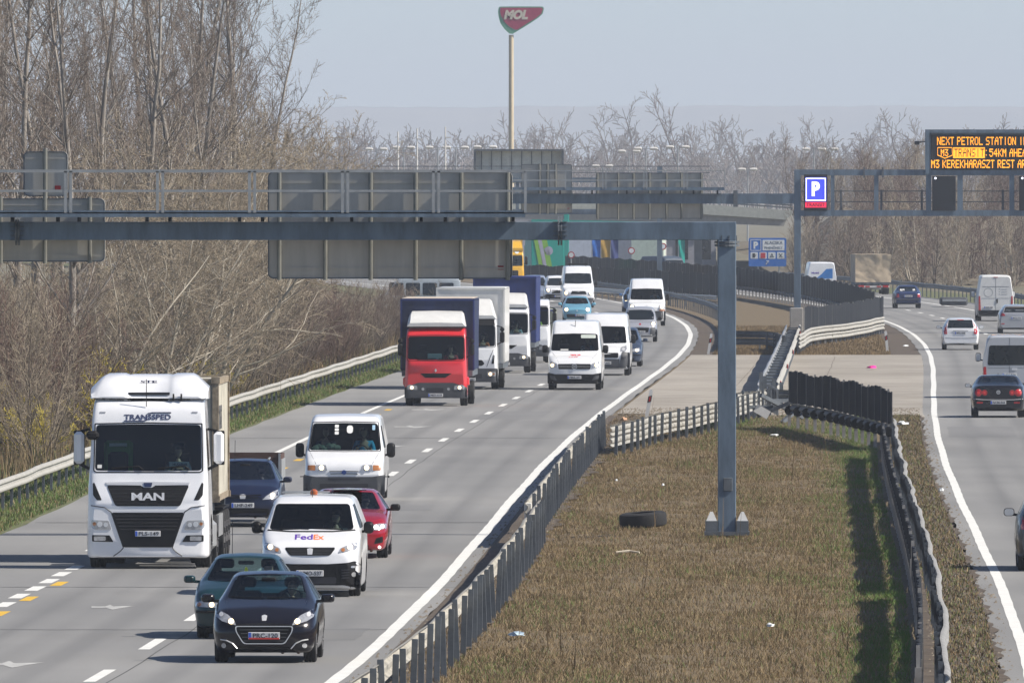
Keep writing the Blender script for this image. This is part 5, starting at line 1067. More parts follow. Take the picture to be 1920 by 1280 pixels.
def road(f, o0, o1, lanes):
    nx = 44; n = 175; vs = []; wr = []
    for i in range(n+1):
        d = 120+1390*i/n
        for j in range(nx+1):
            o = o0+(o1-o0)*j/nx
            if j in (0, nx): o += .05*math.sin(d*.31+j)+.04*math.sin(d*.83)
            vs.append(Vector((f(d)+o, d, 0))); wr.append(min(1, sum(math.exp(-((o-c-s_*.85)/.26)**2) for c in lanes for s_ in (-1,1))*.9+sum(math.exp(-((o-c)/.3)**2)*.45 for c in lanes)))
    ob = struct(MB().add(vs, [(k*(nx+1)+j, k*(nx+1)+j+1, (k+1)*(nx+1)+j+1, (k+1)*(nx+1)+j) for k in range(n) for j in range(nx)]).build('road', ASP, fix=False)); at = ob.data.attributes.new('track', 'FLOAT', 'POINT'); at.data.foreach_set('value', wr); return ob
road(RL, -10.8, .42, (-1.9,-5.9)); road(RR, -.45, 10.8, (1.9, 5.8))
def bump(x, y): return .026*math.sin(x*2.1+math.sin(y*.35)*2)*math.sin(y*.55+x*.4)+.014*math.sin(x*5.3+y*1.1)*math.sin(y*1.7-x*2.)+.008*math.sin(x*11+y*2.3)*math.sin(y*4.1)
def lumpy(name, d0, d1, st, nx, z, mat):
    n = int((d1-d0)/st); vs = []
    for i in range(n+1):
        d = d0+(d1-d0)*i/n; a, c = RL(d)+.42, RR(d)-.45
        for j in range(nx+1): t = j/nx; x = a+(c-a)*t; vs.append(Vector((x, d, z+bump(x, d)*min(1, 8*t, 8*(1-t)))))
    return struct(MB().add(vs, [(k*(nx+1)+j, k*(nx+1)+j+1, (k+1)*(nx+1)+j+1, (k+1)*(nx+1)+j) for k in range(n) for j in range(nx)]).build(name, mat, smooth=True, ang=180, fix=False))
lumpy('median_ground', 215, 514, .5, 46, -.03, DRY); strip('median_ground', RL, .42, lambda d: RR(d)-RL(d)-.45, -.02, DRY, d0=514); strip('verge_soil', RL, .40, lambda d: 1.5+.12*math.sin(d*.4)+.1*math.sin(d*1.3), .028, SOIL, d0=212, d1=512, step=1); strip('verge_soil', RL, .40, 1.6, -.012, SOIL, d0=690); strip('verge_soil', RR, -1.75, lambda d: -.42+.06*math.sin(d*.5)+.05*math.sin(d*1.7), .028, SOIL, d1=512, step=1); strip('verge_soil', RR, -1.75, -.42, -.012, SOIL, d0=690)
strip('verge_ground', RL, -14.5, -10.8, -.03, VERGE); strip('verge_ground', RR, 10.8, 16, -.03, VERGE)
b = MB(); n = 30; vs = []
for i in range(n+1):
    d = 512+(692-512)*i/n; s0 = .55+max(0, (d-640)/52)*1.2+max(0,(560-d)/48)*.5
    vs += [Vector((RL(d)+.55, d, .004)), Vector((RR(d)-.4, d, .004))]
vs[0].y = vs[0].y+6; vs[1].y = vs[1].y-3
struct(b.add(vs, [(2*i, 2*i+1, 2*i+3, 2*i+2) for i in range(n)]).build('median_paving', CON, fix=False))
def wob(d): return .008*math.sin(d*.9)+.012*math.sin(d*.13)
strip('edge_marking', RL, lambda d: -.115+wob(d), lambda d: .115+wob(d+3), .004, PW, step=3); strip('edge_marking', RR, lambda d: -.10+wob(d), lambda d: .10+wob(d+2), .004, PW, step=3)
strip('edge_marking', RL, -8.22, -8.04, .004, PW, d0=325); strip('edge_marking', RR, 7.7, 7.9, .004, PW)
b = MB(); cs = [225, 243.1, 259.7, 276.3, 293, 310, 327, 344, 361, 377.5, 394]+[410.9+18*k for k in range(46)]
for c in cs:
    for f, o in ((RL, -3.85),): 
        q = [(c-3, -.1), (c-3, .1), (c+3, .1), (c+3, -.1)]; b.add([Vector((f(y)+o+x, y, .004)) for y, x in q], [(0,1,2,3)])
for k in range(60):
    c = 230+18*k; b.add([Vector((RR(y)+3.8+x, y, .004)) for y, x in [(c-3,-.1),(c-3,.1),(c+3,.1),(c+3,-.1)]], [(0,1,2,3)])
struct(b.build('lane_marking', PW, fix=False))
b = MB()
for px, py in ((115,1076),(92,1089),(66,1103),(36,1117),(9,1133),(-24,1150),(140,1064)):
    g = G(px, py); b.add([g+Vector((x-.02*(0)+.025*y, y, .004)) for x, y in ((-.13,-1.6),(.13,-1.6),(.13,1.6),(-.13,1.6))], [(0,1,2,3)])
struct(b.build('lane_marking', PW, fix=False)); b = MB()
for px, py, w_, l in ((205,1138,.32,1.6),(15,1245,.4,1.8),(770,800,.5,2.5),(800,768,.5,2.5),(740,836,.25,1.5)):     # worn arrow remains
    g = G(px, py); b.add([g+Vector((x, y, .005)) for x, y in ((-w_,-l*.3),(-w_*.2,-l*.2),(w_*.3,-l),(w_*.9,-l*.1),(w_*1.4,l*.5),(w_*.2,l*.3),(-w_*.1,l),(-w_*.3,l*.25),(-w_*1.1,l*.4))], [tuple(range(9))])
struct(b.build('lane_marking', pmat('worn road paint', (.24,.24,.235), .8, col2=(.52,.52,.50), scale=3.), fix=False))
b = MB()
for px, py in ((111,1094),(54,1122),(0,1150),(530,878),(560,862),(706,778),(728,768),(690,790)):
    g = G(px, py); b.add([g+Vector((x+.025*y, y, .004)) for x, y in ((-.11,-1.5),(.11,-1.5),(.11,1.5),(-.11,1.5))], [(0,1,2,3)])
struct(b.build('lane_marking', PY_, fix=False))
b = MB(); SEAM = pmat('dark sealed joint', (.05,.05,.05), .8, var=.3)
for d, w_ in ((352,.10),(296,.06),(468,.09),(640,.12),(760,.14),(268,.05)):
    vs = []; n = 26; r2 = random.Random(int(d))
    for i in range(n+1):
        x = RL(d)-10.6+11.*i/n; y = d+r2.uniform(-.12,.12); vs += [Vector((x, y, .003)), Vector((x, y+w_*4*r2.uniform(.4,1), .003))]
    b.add(vs, [(2*i, 2*i+1, 2*i+3, 2*i+2) for i in range(n)])
for f, o, d0, d1 in ((RL, -3.55, 230, 700), (RL, .42, 300, 640), (RR, -.05, 9999, 0)):
    if d1 < d0: continue
    vs = []; n = int((d1-d0)/5); r2 = random.Random(3)
    for i in range(n+1):
        d = d0+(d1-d0)*i/n; x = f(d)+o+r2.uniform(-.03,.03); vs += [Vector((x, d, .003)), Vector((x+.022, d, .003))]
    b.add(vs, [(2*i, 2*i+1, 2*i+3, 2*i+2) for i in range(n)])
struct(b.build('road_seam', SEAM, fix=False))
b = MB(); r2 = random.Random(9)
for d in range(530, 690, 16):
    vs = []; n = 24
    for i in range(n+1): x = RL(d)+.7+(RR(d)-RL(d)-1.3)*i/n; y = d+r2.uniform(-.15,.15); vs += [Vector((x, y, .009)), Vector((x, y+.10, .009))]
    b.add(vs, [(2*i, 2*i+1, 2*i+3, 2*i+2) for i in range(n)])
for t in (.33, .62):
    vs = []
    for i in range(41): d = 520+165*i/40; x = RL(d)+(RR(d)-RL(d))*t+r2.uniform(-.03,.03); vs += [Vector((x, d, .009)), Vector((x+.03, d, .009))]
    b.add(vs, [(2*i, 2*i+1, 2*i+3, 2*i+2) for i in range(40)])
struct(b.build('paving_joint', pmat('paving joint', (.15,.13,.105), .9, var=.3), fix=False))
b = MB(); r2 = random.Random(4)
for d, o, l, w_ in ((262,-1.2,7,1.5),(318,-5.2,9,2.6),(365,-2.4,6,1.3),(430,-6.4,14,1.6),(505,-2.9,18,2.2),(600,-5.,20,2.8),(255,2.2,8,2.4),(330,4.8,9,1.4),(470,1.4,20,2.1),(620,3.4,24,2.6)):
    f = RL if o < 0 else RR; n = 8; vs = []
    for i in range(n+1): y = d+l*i/n; vs += [Vector((f(y)+o-w_/2+r2.uniform(-.03,.03), y, .0025)), Vector((f(y)+o+w_/2+r2.uniform(-.03,.03), y, .0025))]
    b.add(vs, [(2*i, 2*i+1, 2*i+3, 2*i+2) for i in range(n)])
struct(b.build('road_patch', asphalt('repair patch asphalt', (.145,.145,.143), (.20,.198,.194)), fix=False))
# hills far behind everything
HILL = pmat('far wooded hills', (.17,.18,.17), .95, col2=(.24,.235,.21), scale=.004)
for D0, Z, seed, w_ in ((14300, 82, 2, .9),):
    b = MB(); r2 = random.Random(seed); ph = [r2.uniform(0, 6.28) for _ in range(6)]; nx, ny = 640, 6; vs = []
    for j in range(ny):
        for i in range(nx+1):
            x = -2200+4400*i/nx; t = j/(ny-1); h = Z*(.98+.006*math.sin(x*.0023+ph[0])+.005*math.sin(x*.009+ph[1])+.005*math.sin(x*.037+ph[2])+.004*math.sin(x*.071+ph[3])+.004*math.sin(x*.19+ph[4]))
            vs.append(Vector((x, D0-500+900*t, -.5+(h+.5)*math.sin(t*math.pi/2)**1.2)))
    b.add(vs, [(j*(nx+1)+i, j*(nx+1)+i+1, (j+1)*(nx+1)+i+1, (j+1)*(nx+1)+i) for j in range(ny-1) for i in range(nx)]); struct(b.build('hills', HILL, smooth=True, fix=False))

# ------------------------------------------------------------------ guard rails and glare screens
AGED = pmat('aged zinc rail', (.37,.36,.325), .6, .15, var=.18, scale=2, bump=.08); RUSTY = pmat('dull back of rail', (.36,.34,.29), .65, .1, var=.22, scale=2)
WB = [(0,-.155),(.035,-.15),(.075,-.115),(.08,-.075),(.02,-.03),(.02,.03),(.08,.075),(.075,.115),(.035,.15),(0,.155),(-.012,.155),(.02,.14),(.06,.11),(.062,.08),(.005,.03),(.005,-.03),(.062,-.08),(.06,-.11),(.02,-.14),(-.012,-.155)]
CPOST = {}
def cpost(h, w_=.1):
    if (h, w_) not in CPOST:
        b = MB(); b.box((0,0,h/2-.05),(.012,w_,h+.1)); b.box((w_*.3,w_/2-.004,h/2-.05),(w_*.62,.009,h+.1)); b.box((w_*.3,-w_/2+.004,h/2-.05),(w_*.62,.009,h+.1)); b.box((w_*.61,w_/2-.02,h/2-.05),(.008,.034,h+.1)); b.box((w_*.61,-w_/2+.02,h/2-.05),(.008,.034,h+.1))
        CPOST[(h, w_)] = b.mesh('post', M['galv_dark'])
    return CPOST[(h, w_)]
def resample(pts, step):
    pts = [Vector(p) for p in pts]; out = [pts[0].copy()]; acc = 0
    for a, c in zip(pts[:-1], pts[1:]):
        L = (c-a).length; t = step-acc
        while t <= L: out.append(a+(c-a)*(t/L)); t += step
        acc = (acc+L) % step
    return out
def guard_rail(label, pts, side=1, sp=4., h=.95, beams=(.62,), posts=True, name='guard_rail', mat=None, back=.09, pw=.1, flare=True, phase=0., jit=.0):
    pts = [Vector(p) for p in pts]; t = thing(name, label, 'guard rail', pts[0]); o0 = pts[0]; q = [p-o0 for p in pts]
    for z in beams:
        b = MB(); fine = [p+Vector((.015*math.sin(i*1.7), 0, z+.012*math.sin(i*.9+z))) for i, p in enumerate(resample(q, 3.))]; b.sweep(fine, [(side*a, c) for a, c in WB]); b.build('beam', mat or M['galv'], t, True, 40)
    if posts:
        for i, p in enumerate(resample(q, sp)[:98]):
            o = link('post', cpost(h, pw), t); k = min(i, len(q)-2); a = (q[-1]-q[0]).normalized(); o.location = p+Vector((-side*back*a.y, side*back*a.x*-1, 0)); r2 = math.sin(i*12.9)*43758.5; fr = r2-math.floor(r2)
            o.rotation_euler = (R(jit*(fr-.5)*2), R(jit*((fr*7) % 1-.5)*2), math.atan2(a.y, a.x)-math.pi/2+(0 if side > 0 else math.pi)); o.scale = (1,1,.95+.1*fr)
    return t
DARK = pmat('dark plastic glare screen', (.024,.027,.033), .7, var=.35, scale=1.5, stretch=(1,1,.4), spec=.1); SCRP = pmat('weathered screen post', (.26,.25,.235), .7, var=.3)
def glare_screen(label, pts, z0=.75, z1=1.75, sp=2.4, beam=True, side=1, post=True, mat=None):
    pts = [Vector(p) for p in pts]; t = thing('glare_screen', label, 'screen fence', pts[0]); q = [p-pts[0] for p in pts]
    fine = resample(q, .2); n = len(fine); b = MB(); vs = []
    for i, p in enumerate(fine):
        a = fine[min(i+1, n-1)]-fine[max(i-1, 0)]; a.normalize(); u = Vector((a.y, -a.x, 0)); off = .03*((i % 3)-1); zz = z1+.05*math.sin(i*.11)+.02*math.sin(i*.7)
        for w_, z in ((off-.012, z0+.02*math.sin(i*.5)), (off-.012, zz), (off+.012, zz), (off+.012, z0+.02*math.sin(i*.5))): vs.append(p+u*w_+Vector((0,0,z)))
    b.add(vs, [(4*i+j, 4*i+(j+1) % 4, 4*i+4+(j+1) % 4, 4*i+4+j) for i in range(n-1) for j in range(4)]+[(0,1,2,3),(4*n-1,4*n-2,4*n-3,4*n-4)]); b.build('screen_panel', mat or DARK, t)
    if post:
        pm = MB().box((0,0,z1/2),(.06,.05,z1+.06)).box((0,-.03,.32),(.10,.1,.72)).mesh('post', SCRP); pd = MB().lathe([(0,-.05),(.14,-.04),(.16,0),(.14,.04),(0,.05)], (0,0,.55), 'Y', 14).mesh('spacer', M['black'])
        for i, p in enumerate(resample(q, sp)[:98]):
            o = link('post', pm, t); o.location = p+Vector((0,-.05,0)); 
            if beam and sp < 3.5: link('spacer', pd, o).location = (0,-.06,0)
    if beam:
        f2 = [p+Vector((0,0,.62)) for p in resample(q, 2.)]; MB().sweep(f2, [(side*a, c) for a, c in WB]).build('beam', M['galv_dark'], t, True, 40)
    return t
gpl = lambda *a: [G(x, y) for x, y in a]
def along(f, o, d0, d1, st=8.):
    n = max(2, int((d1-d0)/st)); return [Vector((f(d0+(d1-d0)*i/n)+(o(d0+(d1-d0)*i/n) if callable(o) else o), d0+(d1-d0)*i/n, 0)) for i in range(n+1)]
guard_rail('long bright guard rail along the left verge in front of the bare shrubs', along(RL, -12., 318, 715), 1, 4., .72, (.60,), jit=2, mat=AGED)
guard_rail('short taller guard rail piece ending beside the big white truck', along(RL, -13.1, 300, 373), 1, 4., .98, (.82,), jit=2, mat=AGED)
guard_rail('long guard rail of closely seen posts along the left edge of the grassy median', along(RL, lambda d: 1.62-(d-205)*.0015, 205, 331), -1, 3.5, 1.0, (.80,), back=.12, pw=.135, jit=3, mat=RUSTY)
t = guard_rail('taller guard rail section with a pale end plate in the middle of the median edge', along(RL, 1.22, 328, 453), -1, 3.0, 1.08, (.86,), back=.12, pw=.12, jit=3, mat=RUSTY)
MB().box((0,.1,.74),(.16,.04,.46), bev=.03).build('end_plate', M['dirty_white'], t)
guard_rail('flared guard rail with square brackets bending towards the median crossing', gpl((1148,854),(1180,846),(1230,830),(1300,815),(1350,803),(1440,776)), -1, 3.2, .9, (.72,.40), mat=AGED, jit=2, pw=.13, back=.14)
o0 = gpl((1380,775),(1445,772)); guard_rail('pale double rail stub beside the gantry column at the median crossing', gpl((1378,786),(1412,782),(1442,779)), -1, 1.6, .9, (.72,), mat=AGED)
cb = thing('crossover_barrier', 'long removable double steel barrier with red flecks crossing the median paving', 'barrier', G(1440,764)); q = [G(1440,764), G(1466,700), G(1488,642)]; q = [p-q[0] for p in q]
for off, sd_, mt in ((-.30,-1,M['galv']), (.30,1,AGED)):
    f2 = [p+Vector((off,0,.72+.02*math.sin(i))) for i, p in enumerate(resample(q, 4.))]; MB().sweep(f2, [(sd_*a, c*1.15) for a, c in WB]).build('beam', mt, cb, True, 40)
b = MB(); b.sweep([p+Vector((0,0,.42)) for p in resample(q, 4.)], [(-.24,-.42),(.24,-.42),(.24,.2),(-.24,.2)]); b.build('core', pmat('dark perforated steel', (.05,.06,.07), .6, var=.5, scale=3), cb)
for i, p in enumerate(resample(q, 9.)): MB().box(p+Vector((0,0,.78)),(.5,.12,.06)).build('cross_tie', M['galv_dark'], cb)
for k, (i, c) in enumerate(((1,(.6,.03,.03)),(6,(.6,.03,.03)),(11,(.6,.03,.03)),(19,(.6,.03,.03)))): 
    p = resample(q, 10.)[i]; MB().box(p+Vector((.39,0,.72)),(.02,2.5,.16)).build('red_reflector', pmat('red reflector', c, .4), cb)
b = MB()
for x, y, h in ((-.25,-.6,1.25),(.2,-.2,1.0),(-.1,.5,1.1),(.45,-1.,.9)): b.box((x,y,h/2),(.13,.13,h))
b.build('end_post', M['galv_dark'], cb)
p0 = G(1455,792); jb = thing('barrier_joint', 'tangle of dark steel struts where the crossing barrier meets the screen fence', 'barrier', p0); b = MB()
for a, c in (((-.5,0,.9),(.9,1.2,.15)),((-.6,.5,.2),(.7,.2,.75)),((.2,-.2,0),(1.1,.8,.8)),((-.2,1,.7),(1.6,2,.7)),((-.9,.3,.5),(-.1,.6,.5))): b.bar(a, c, .12, .12)
b.build('strut', M['galv_dark'], jb); b = MB(); b.box((-.45,.2,.36),(.5,.1,.28), Matrix.Rotation(R(30),3,'Y')); b.build('bent_plate', M['dirty_white'], jb)
guard_rail('dark low double rail curling round the end of the crossing barrier', gpl((1445,770),(1462,779),(1500,778)), -1, 2., .9, (.7,), mat=M['galv_dark'])
glare_screen('dark ribbed glare screen slanting across the median beside the crossing', gpl((1480,801),(1520,808),(1565,817),(1620,832),(1672,846)), .80, 1.78, 3.0, side=-1)
glare_screen('dark glare screen running towards the camera along the right carriageway verge', along(RR, -1.75, 226, 287), .45, .98, 4., beam=False)
glare_screen('dark glare screen along the right verge between the tangle of bags and the slanting screen', along(RR, -1.75, 291, 432), .45, 1.0, 4., beam=False)
guard_rail('wavy pale guard rail edge in front of the dark screen on the right carriageway verge', along(RR, lambda d: -1.38+.035*math.sin(d*.23)+.015*math.sin(d*.6), 222, 462), 1, 4., .75, (.55,), mat=pmat('dull steel rail', (.27,.265,.25), .6, .2, var=.2))
glare_screen('dark glare screen curving behind the pale flared double rail', gpl((1508,649),(1560,643),(1610,634),(1656,622)), .6, 1.85, 3.6, side=-1)
guard_rail('pale flared double guard rail at the far end of the median crossing', gpl((1497,664),(1520,648),(1560,643),(1610,636),(1660,624)), 1, 3., .8, (.72,.36), mat=AGED, back=.06)
glare_screen('long dark glare screen along the far right carriageway behind the gantry post', along(RR, -1.6, 812, 1220), .75, 1.95, 4.2, beam=True, mat=pmat('haze tinted glare screen', (0,0,0)))
guard_rail('grey double guard rail on the median beside the gantry column', gpl((1370,655),(1420,655),(1455,658),(1476,668)), -1, 2.6, .85, (.72,.38), mat=M['galv_dark'])
guard_rail('dark curving guard rail along the inner edge of the left carriageway bend', along(RL, 2.2, 705, 1080), -1, 4., .95, (.72,), mat=M['galv_dark'])
glare_screen('dark screen fence crossing behind the far vans at the bend', gpl((1380,566),(1300,560),(1240,556),(1180,551),(1110,547),(985,541),(900,538)), .3, 1.75, 4.2, beam=False, mat=pmat('haze tinted glare screen', (.085,.095,.115), .75, var=.3, scale=1.5, stretch=(1,1,.4)))  # blue-grey here was meant as painted distance haze; the black defined first is used
guard_rail('pale low rail below the dark screen fence at the bend', gpl((1345,577),(1250,571),(1180,565),(1110,560),(1000,553)), -1, 4., .8, (.6,), mat=M['galv'])
guard_rail('long grey guard rail along the outer edge of the right carriageway', along(RR, 11.3, 780, 1180), -1, 4., .95, (.75,), mat=M['galv_dark'])
dm = pmat('dark end terminal', (.05,.055,.06), .7)
dt = thing('crash_cushion', 'dark low crash cushion by the guard rail left of the tall white van', 'crash cushion', G(1788,575)); MB().box((0,0,.35),(1.7,3.5,.5),bev=.1).build('cushion', dm, dt); MB().box((0,-1.78,.42),(1.5,.05,.14)).build('panel', M['galv'], dt)

# ------------------------------------------------------------------ gantries
def Xp(px, d): return (px-960)*d/FPX
def Zp(py, d): return CAMH-(py-HOR)*d/FPX
D1 = DY(1004); s1 = FPX/D1
ST = M['steel']
gn = thing('sign_gantry', 'near blue grey steel gantry with catwalk, standing in the grass median', 'gantry', (Xp(1363,D1), D1, 0))
gx = Xp(1363, D1)
def bx(b, x0, y0, x1, y1, d, yd, th, bev=.0, ox=gx, od=D1):   # box whose front face covers photo rows at distance d
    xa, xb, za, zb = Xp(x0,d), Xp(x1,d), Zp(y1,d), Zp(y0,d); b.box(((xa+xb)/2-ox, yd+th/2, (za+zb)/2), (xb-xa, th, zb-za), bev=bev); return b
MB().box((0,.0,Zp(450,D1)/2),(.40,.42,Zp(450,D1)),bev=.015).build('column', ST, gn)
b = MB(); b.lathe([(0,0),(.28,0),(.28,.05),(0,.05)], (0,0,Zp(462,D1)), 'Z', 18); b.lathe([(0,0),(.28,0),(.28,.05),(0,.05)], (0,0,Zp(456,D1)), 'Z', 18)
for k in range(8): t = 2*math.pi*k/8+.2; b.box((.22*math.cos(t), .22*math.sin(t), Zp(452,D1)), (.02,.05,.25))
b.build('flange', M['galv_dark'], gn)
xl = -15.2
MB().box(((xl+Xp(1380,D1))/2-gx, 0, (Zp(416,D1)+Zp(450,D1))/2), (Xp(1380,D1)-xl, .40, Zp(416,D1)-Zp(450,D1)), bev=.012).build('crossbeam', ST, gn)
for px in (33, 1050):
    b = MB(); x = Xp(px, D1)-gx; z = (Zp(416,D1)+Zp(450,D1))/2
    for o in (-.03, .03): b.lathe([(0,-.02),(.32,-.02),(.32,.02),(0,.02)], (x+o, 0, z), 'X', 20)
    for k in range(5): b.box((x+.09, -.22, z-.2+.1*k), (.13, .16, .015)); b.box((x-.09, -.22, z-.2+.1*k), (.13, .16, .015))
    b.build('splice_flange', M['galv_dark'], gn)
b = MB(); b.box((0,0,.06),(1.0,.9,.08)); 
for sx in (-1,1): b.box((sx*.345,-.12,.22),(.27,.5,.24)); 
b.build('base_plate', M['galv_dark'], gn)
b = MB()
for sx in (-1,1): b.add([Vector((sx*.345+x,-.2+y,z)) for x,y,z in ((-.12,-.1,.34),(.12,-.1,.34),(.12,.1,.34),(-.12,.1,.34),(-.03,-.05,.54),(.03,-.05,.54),(.03,.05,.54),(-.03,.05,.54))], [(0,1,5,4),(1,2,6,5),(2,3,7,6),(3,0,4,7),(4,5,6,7)])
b.build('anchor_cap', M['dirty_white'], gn)
MB().box((xl-gx, 0, Zp(450,D1)/2),(.40,.42,Zp(450,D1))).build('column', ST, gn)
MB().box((.02,-.225,1.15),(.2,.03,.3),bev=.01).build('hatch_cover', M['galv_dark'], gn)
cy = -.95; x0, x1 = xl+1.5-gx, Xp(985,D1)-gx; zt, zm, zd = Zp(321,D1), Zp(358,D1), Zp(399,D1)
b = MB(); b.box(((x0+x1)/2, cy+.35, zd), (x1-x0, .75, .03)); b.box(((x0+x1)/2, cy, zd-.02), (x1-x0, .05, .15)); b.build('catwalk_deck', ST, gn)
b = MB(); b.bar((x0,cy,zt),(x1,cy,zt),.06,.065); b.bar((x0,cy,zm),(x1,cy,zm),.045,.05); b.build('handrail', M['galv'], gn)
b2 = MB()
for px in (-220,-45,130,302,474,648,818):
    for o in (-5, 5): link('rail_post', MB().box((Xp(px+o,D1)-gx, cy, (zt+zd)/2), (.062,.06,zt-zd)).mesh('rail_post', M['galv']), gn)
MB().box((x1, cy, (zt+zd)/2), (.062,.06,zt-zd)).build('rail_post', M['galv'], gn)
for px in (-150,-60,25,110,150,277,320,450,493,623,660,790,835,962):
    MB().box((Xp(px,D1)-gx, cy+.45, (zd+Zp(416,D1))/2-.01), (.07,.7,zd-Zp(416,D1)-.03)).build('bracket', M['black'], gn)
BACK = pmat('bare aluminium sign back', (.44,.415,.365), .65, .05, var=.13, scale=1.1, stretch=(2.5,2.5,.35)); TUBE = pmat('olive grey sign tube', (.19,.19,.165), .5, .3, var=.15)
def back_sign(label, x0, y0, x1, y1, d, yo, tubes, extra=(), r=.12, th=.04, top=None, bot=None):
    cx = Xp((x0+x1)/2, d); z0, z1 = Zp(y1,d), Zp(y0,d); t = thing('direction_sign', label, 'road sign', (cx, d+yo, z0)); w2 = (Xp(x1,d)-Xp(x0,d))/2; h = z1-z0; t.rotation_euler = (0, 0, R(-6)); t.location.y += .3
    MB().prism(rr(-w2,0,w2,h,r), 0, th).build('sign_panel', BACK, t)
    b = MB(); rim = rr(-w2,0,w2,h,r); inn = rr(-w2+.025,.025,w2-.025,h-.025,r-.02); n = len(rim)
    b.add([Vector((x,-.025,z)) for x, z in rim]+[Vector((x,-.025,z)) for x, z in inn]+[Vector((x,.0,z)) for x, z in rim]+[Vector((x,.0,z)) for x, z in inn], [(i,(i+1)%n,n+(i+1)%n,n+i) for i in range(n)]+[(i,(i+1)%n,2*n+(i+1)%n,2*n+i) for i in range(n)]+[(n+i,n+(i+1)%n,3*n+(i+1)%n,3*n+i) for i in range(n)]); b.build('panel_rim', M['galv_dark'], t)
    for px in tubes:
        x = Xp(px,d)-cx; MB().tube((x,-.075,-.03),(x,-.075,h+(.03 if top is None else top)),.05,n=10).build('support_tube', TUBE, t, True)
    for zf in ((.1,.9) if h > 1.4 else (.85,)): MB().box((0,-.012,h*zf),(2*w2-.08,.02,.035)).build('stiffener', BACK, t)
    for px, py in extra: MB().box((Xp(px,d)-cx,-.012,Zp(py,d)-z0),(.13,.015,.09)).build('sticker', pmat('dark red sticker', (.25,.01,.015), .5), t)
    return t
back_sign('large grey sign back hanging in the middle of the near gantry', 500, 322, 962, 523, D1, .36, (522,609,695,780,866,954), ((940,502),))
back_sign('wide grey sign back at the left end of the near gantry', -170, 372, 197, 491, D1, .36, (-90,0,84,169))
back_sign('small grey sign back standing above the wide one at the left of the near gantry', 42, 284, 126, 368, D1, .36, (84,), ((107,352),), top=.06)
# second gantry: beam to the left, message truss to the right, one post
D2 = DY(624); px0 = 1495; g2 = thing('sign_gantry', 'second steel gantry on a concrete block with message board truss over the right carriageway', 'gantry', (Xp(px0,D2), D2, 0)); gx2 = Xp(px0,D2)
def seg(nm, x0, y0, x1, y1, yo, th, mat=ST, bev=0., par=None, d=None, ox=None):
    b = MB(); bx(b, x0, y0, x1, y1, d or D2, yo, th, bev, gx2 if ox is None else ox); return b.build(nm, mat, par or g2)
seg('concrete_block', 1481, 577, 1506, 626, -.35, .75, M['concrete'], .03); seg('column', 1489, 318, 1501.5, 578, -.2, .36, ST, .01)
seg('crossbeam', 400, 363, 1489, 382, -.18, .34); 
for px in (1379, 700): seg('splice_flange', px-4, 357, px+4, 388, -.25, .5, M['galv_dark'])
seg('catwalk_deck', 500, 351, 1358, 357, -.9, .7); b = MB()
for y in (320, 338): b.bar((Xp(500,D2)-gx2,-.9,Zp(y,D2)),(Xp(1358,D2)-gx2,-.9,Zp(y,D2)),.05,.06)
b.build('handrail', M['galv'], g2)
for px in (570,645,720,795,870,945,985,1060,1130,1136,1207,1212,1282,1288,1358): seg('rail_post', px-.9, 320, px+.9, 354, -.92, .05, M['galv'])
for px in (1050,1110,1175,1240,1300,1345): seg('bracket', px-1.5, 356, px+1.5, 364, -.6, .5, M['black'])
back_sign('wide grey sign back on the second gantry above the far left carriageway', 1117, 325, 1319, 410, D2, .3, (1120,1159,1188,1218,1250,1278,1316), r=.1)
back_sign('narrow grey sign back on the second gantry beside the near catwalk end', 977, 308, 1073, 400, D2, .3, (1012,1027,1042), ((1066,391),), r=.1)
# truss
seg('top_chord', 1501, 318, 2190, 329, -.2, .3); seg('bottom_chord', 1501, 394, 2190, 405, -.2, .3); seg('column', 2190, 318, 2203, 620, -.2, .36)
for px, w_ in ((1561,7),(1643,8),(1741,10),(1800,10),(1897,9),(1992,9),(2090,9)): seg('truss_upright', px-w_/2, 328, px+w_/2, 395, -.17, .26)
b = MB()
for y in (358.5, 378.5): b.bar((Xp(1501,D2)-gx2,.55,Zp(y,D2)),(Xp(2190,D2)-gx2,.55,Zp(y,D2)),.045,.05)
b.build('handrail', M['galv_dark'], g2)
for px in (1577,1653,1729,1881,1957,2040,2120): seg('rail_post', px-2, 356, px+2, 394, .53, .06, M['galv_dark'])
for px in (1655,1620): seg('splice_flange', px-1.5, 314, px+1.5, 333, -.26, .4, M['galv_dark'])
# lane signals and message board
LEDBLK = pmat('dark display face', (.012,.013,.018), .45, var=.2); AMB = pmat('amber display dots', (.9,.4,.02), .5, emit=(1.,.36,.015), es=1.25)
FONT = {'N':'10001 11001 11001 10101 10011 10011 10001','E':'11111 10000 10000 11110 10000 10000 11111','X':'10001 10001 01010 00100 01010 10001 10001','T':'11111 00100 00100 00100 00100 00100 00100','P':'11110 10001 10001 11110 10000 10000 10000','R':'11110 10001 10001 11110 10100 10010 10001','O':'01110 10001 10001 10001 10001 10001 01110','L':'10000 10000 10000 10000 10000 10000 11111','S':'01111 10000 10000 01110 00001 00001 11110','A':'00110 01001 01001 11111 10001 10001 10001','I':'00100 00100 00100 00100 00100 00100 00100','M':'10001 11011 11011 10101 10001 10001 10001','3':'11111 00010 00100 01110 00001 10001 01110','5':'11111 10000 11110 00001 00001 10001 01110','4':'00010 00110 01010 10010 11111 00010 00010','K':'10001 10010 10100 11000 10100 10010 10001','H':'10001 10001 10001 11111 10001 10001 10001','Z':'11111 00001 00010 00100 01000 10000 11111','D':'11110 10001 10001 10001 10001 10001 11110',':':'000 010 000 000 000 010 000'}
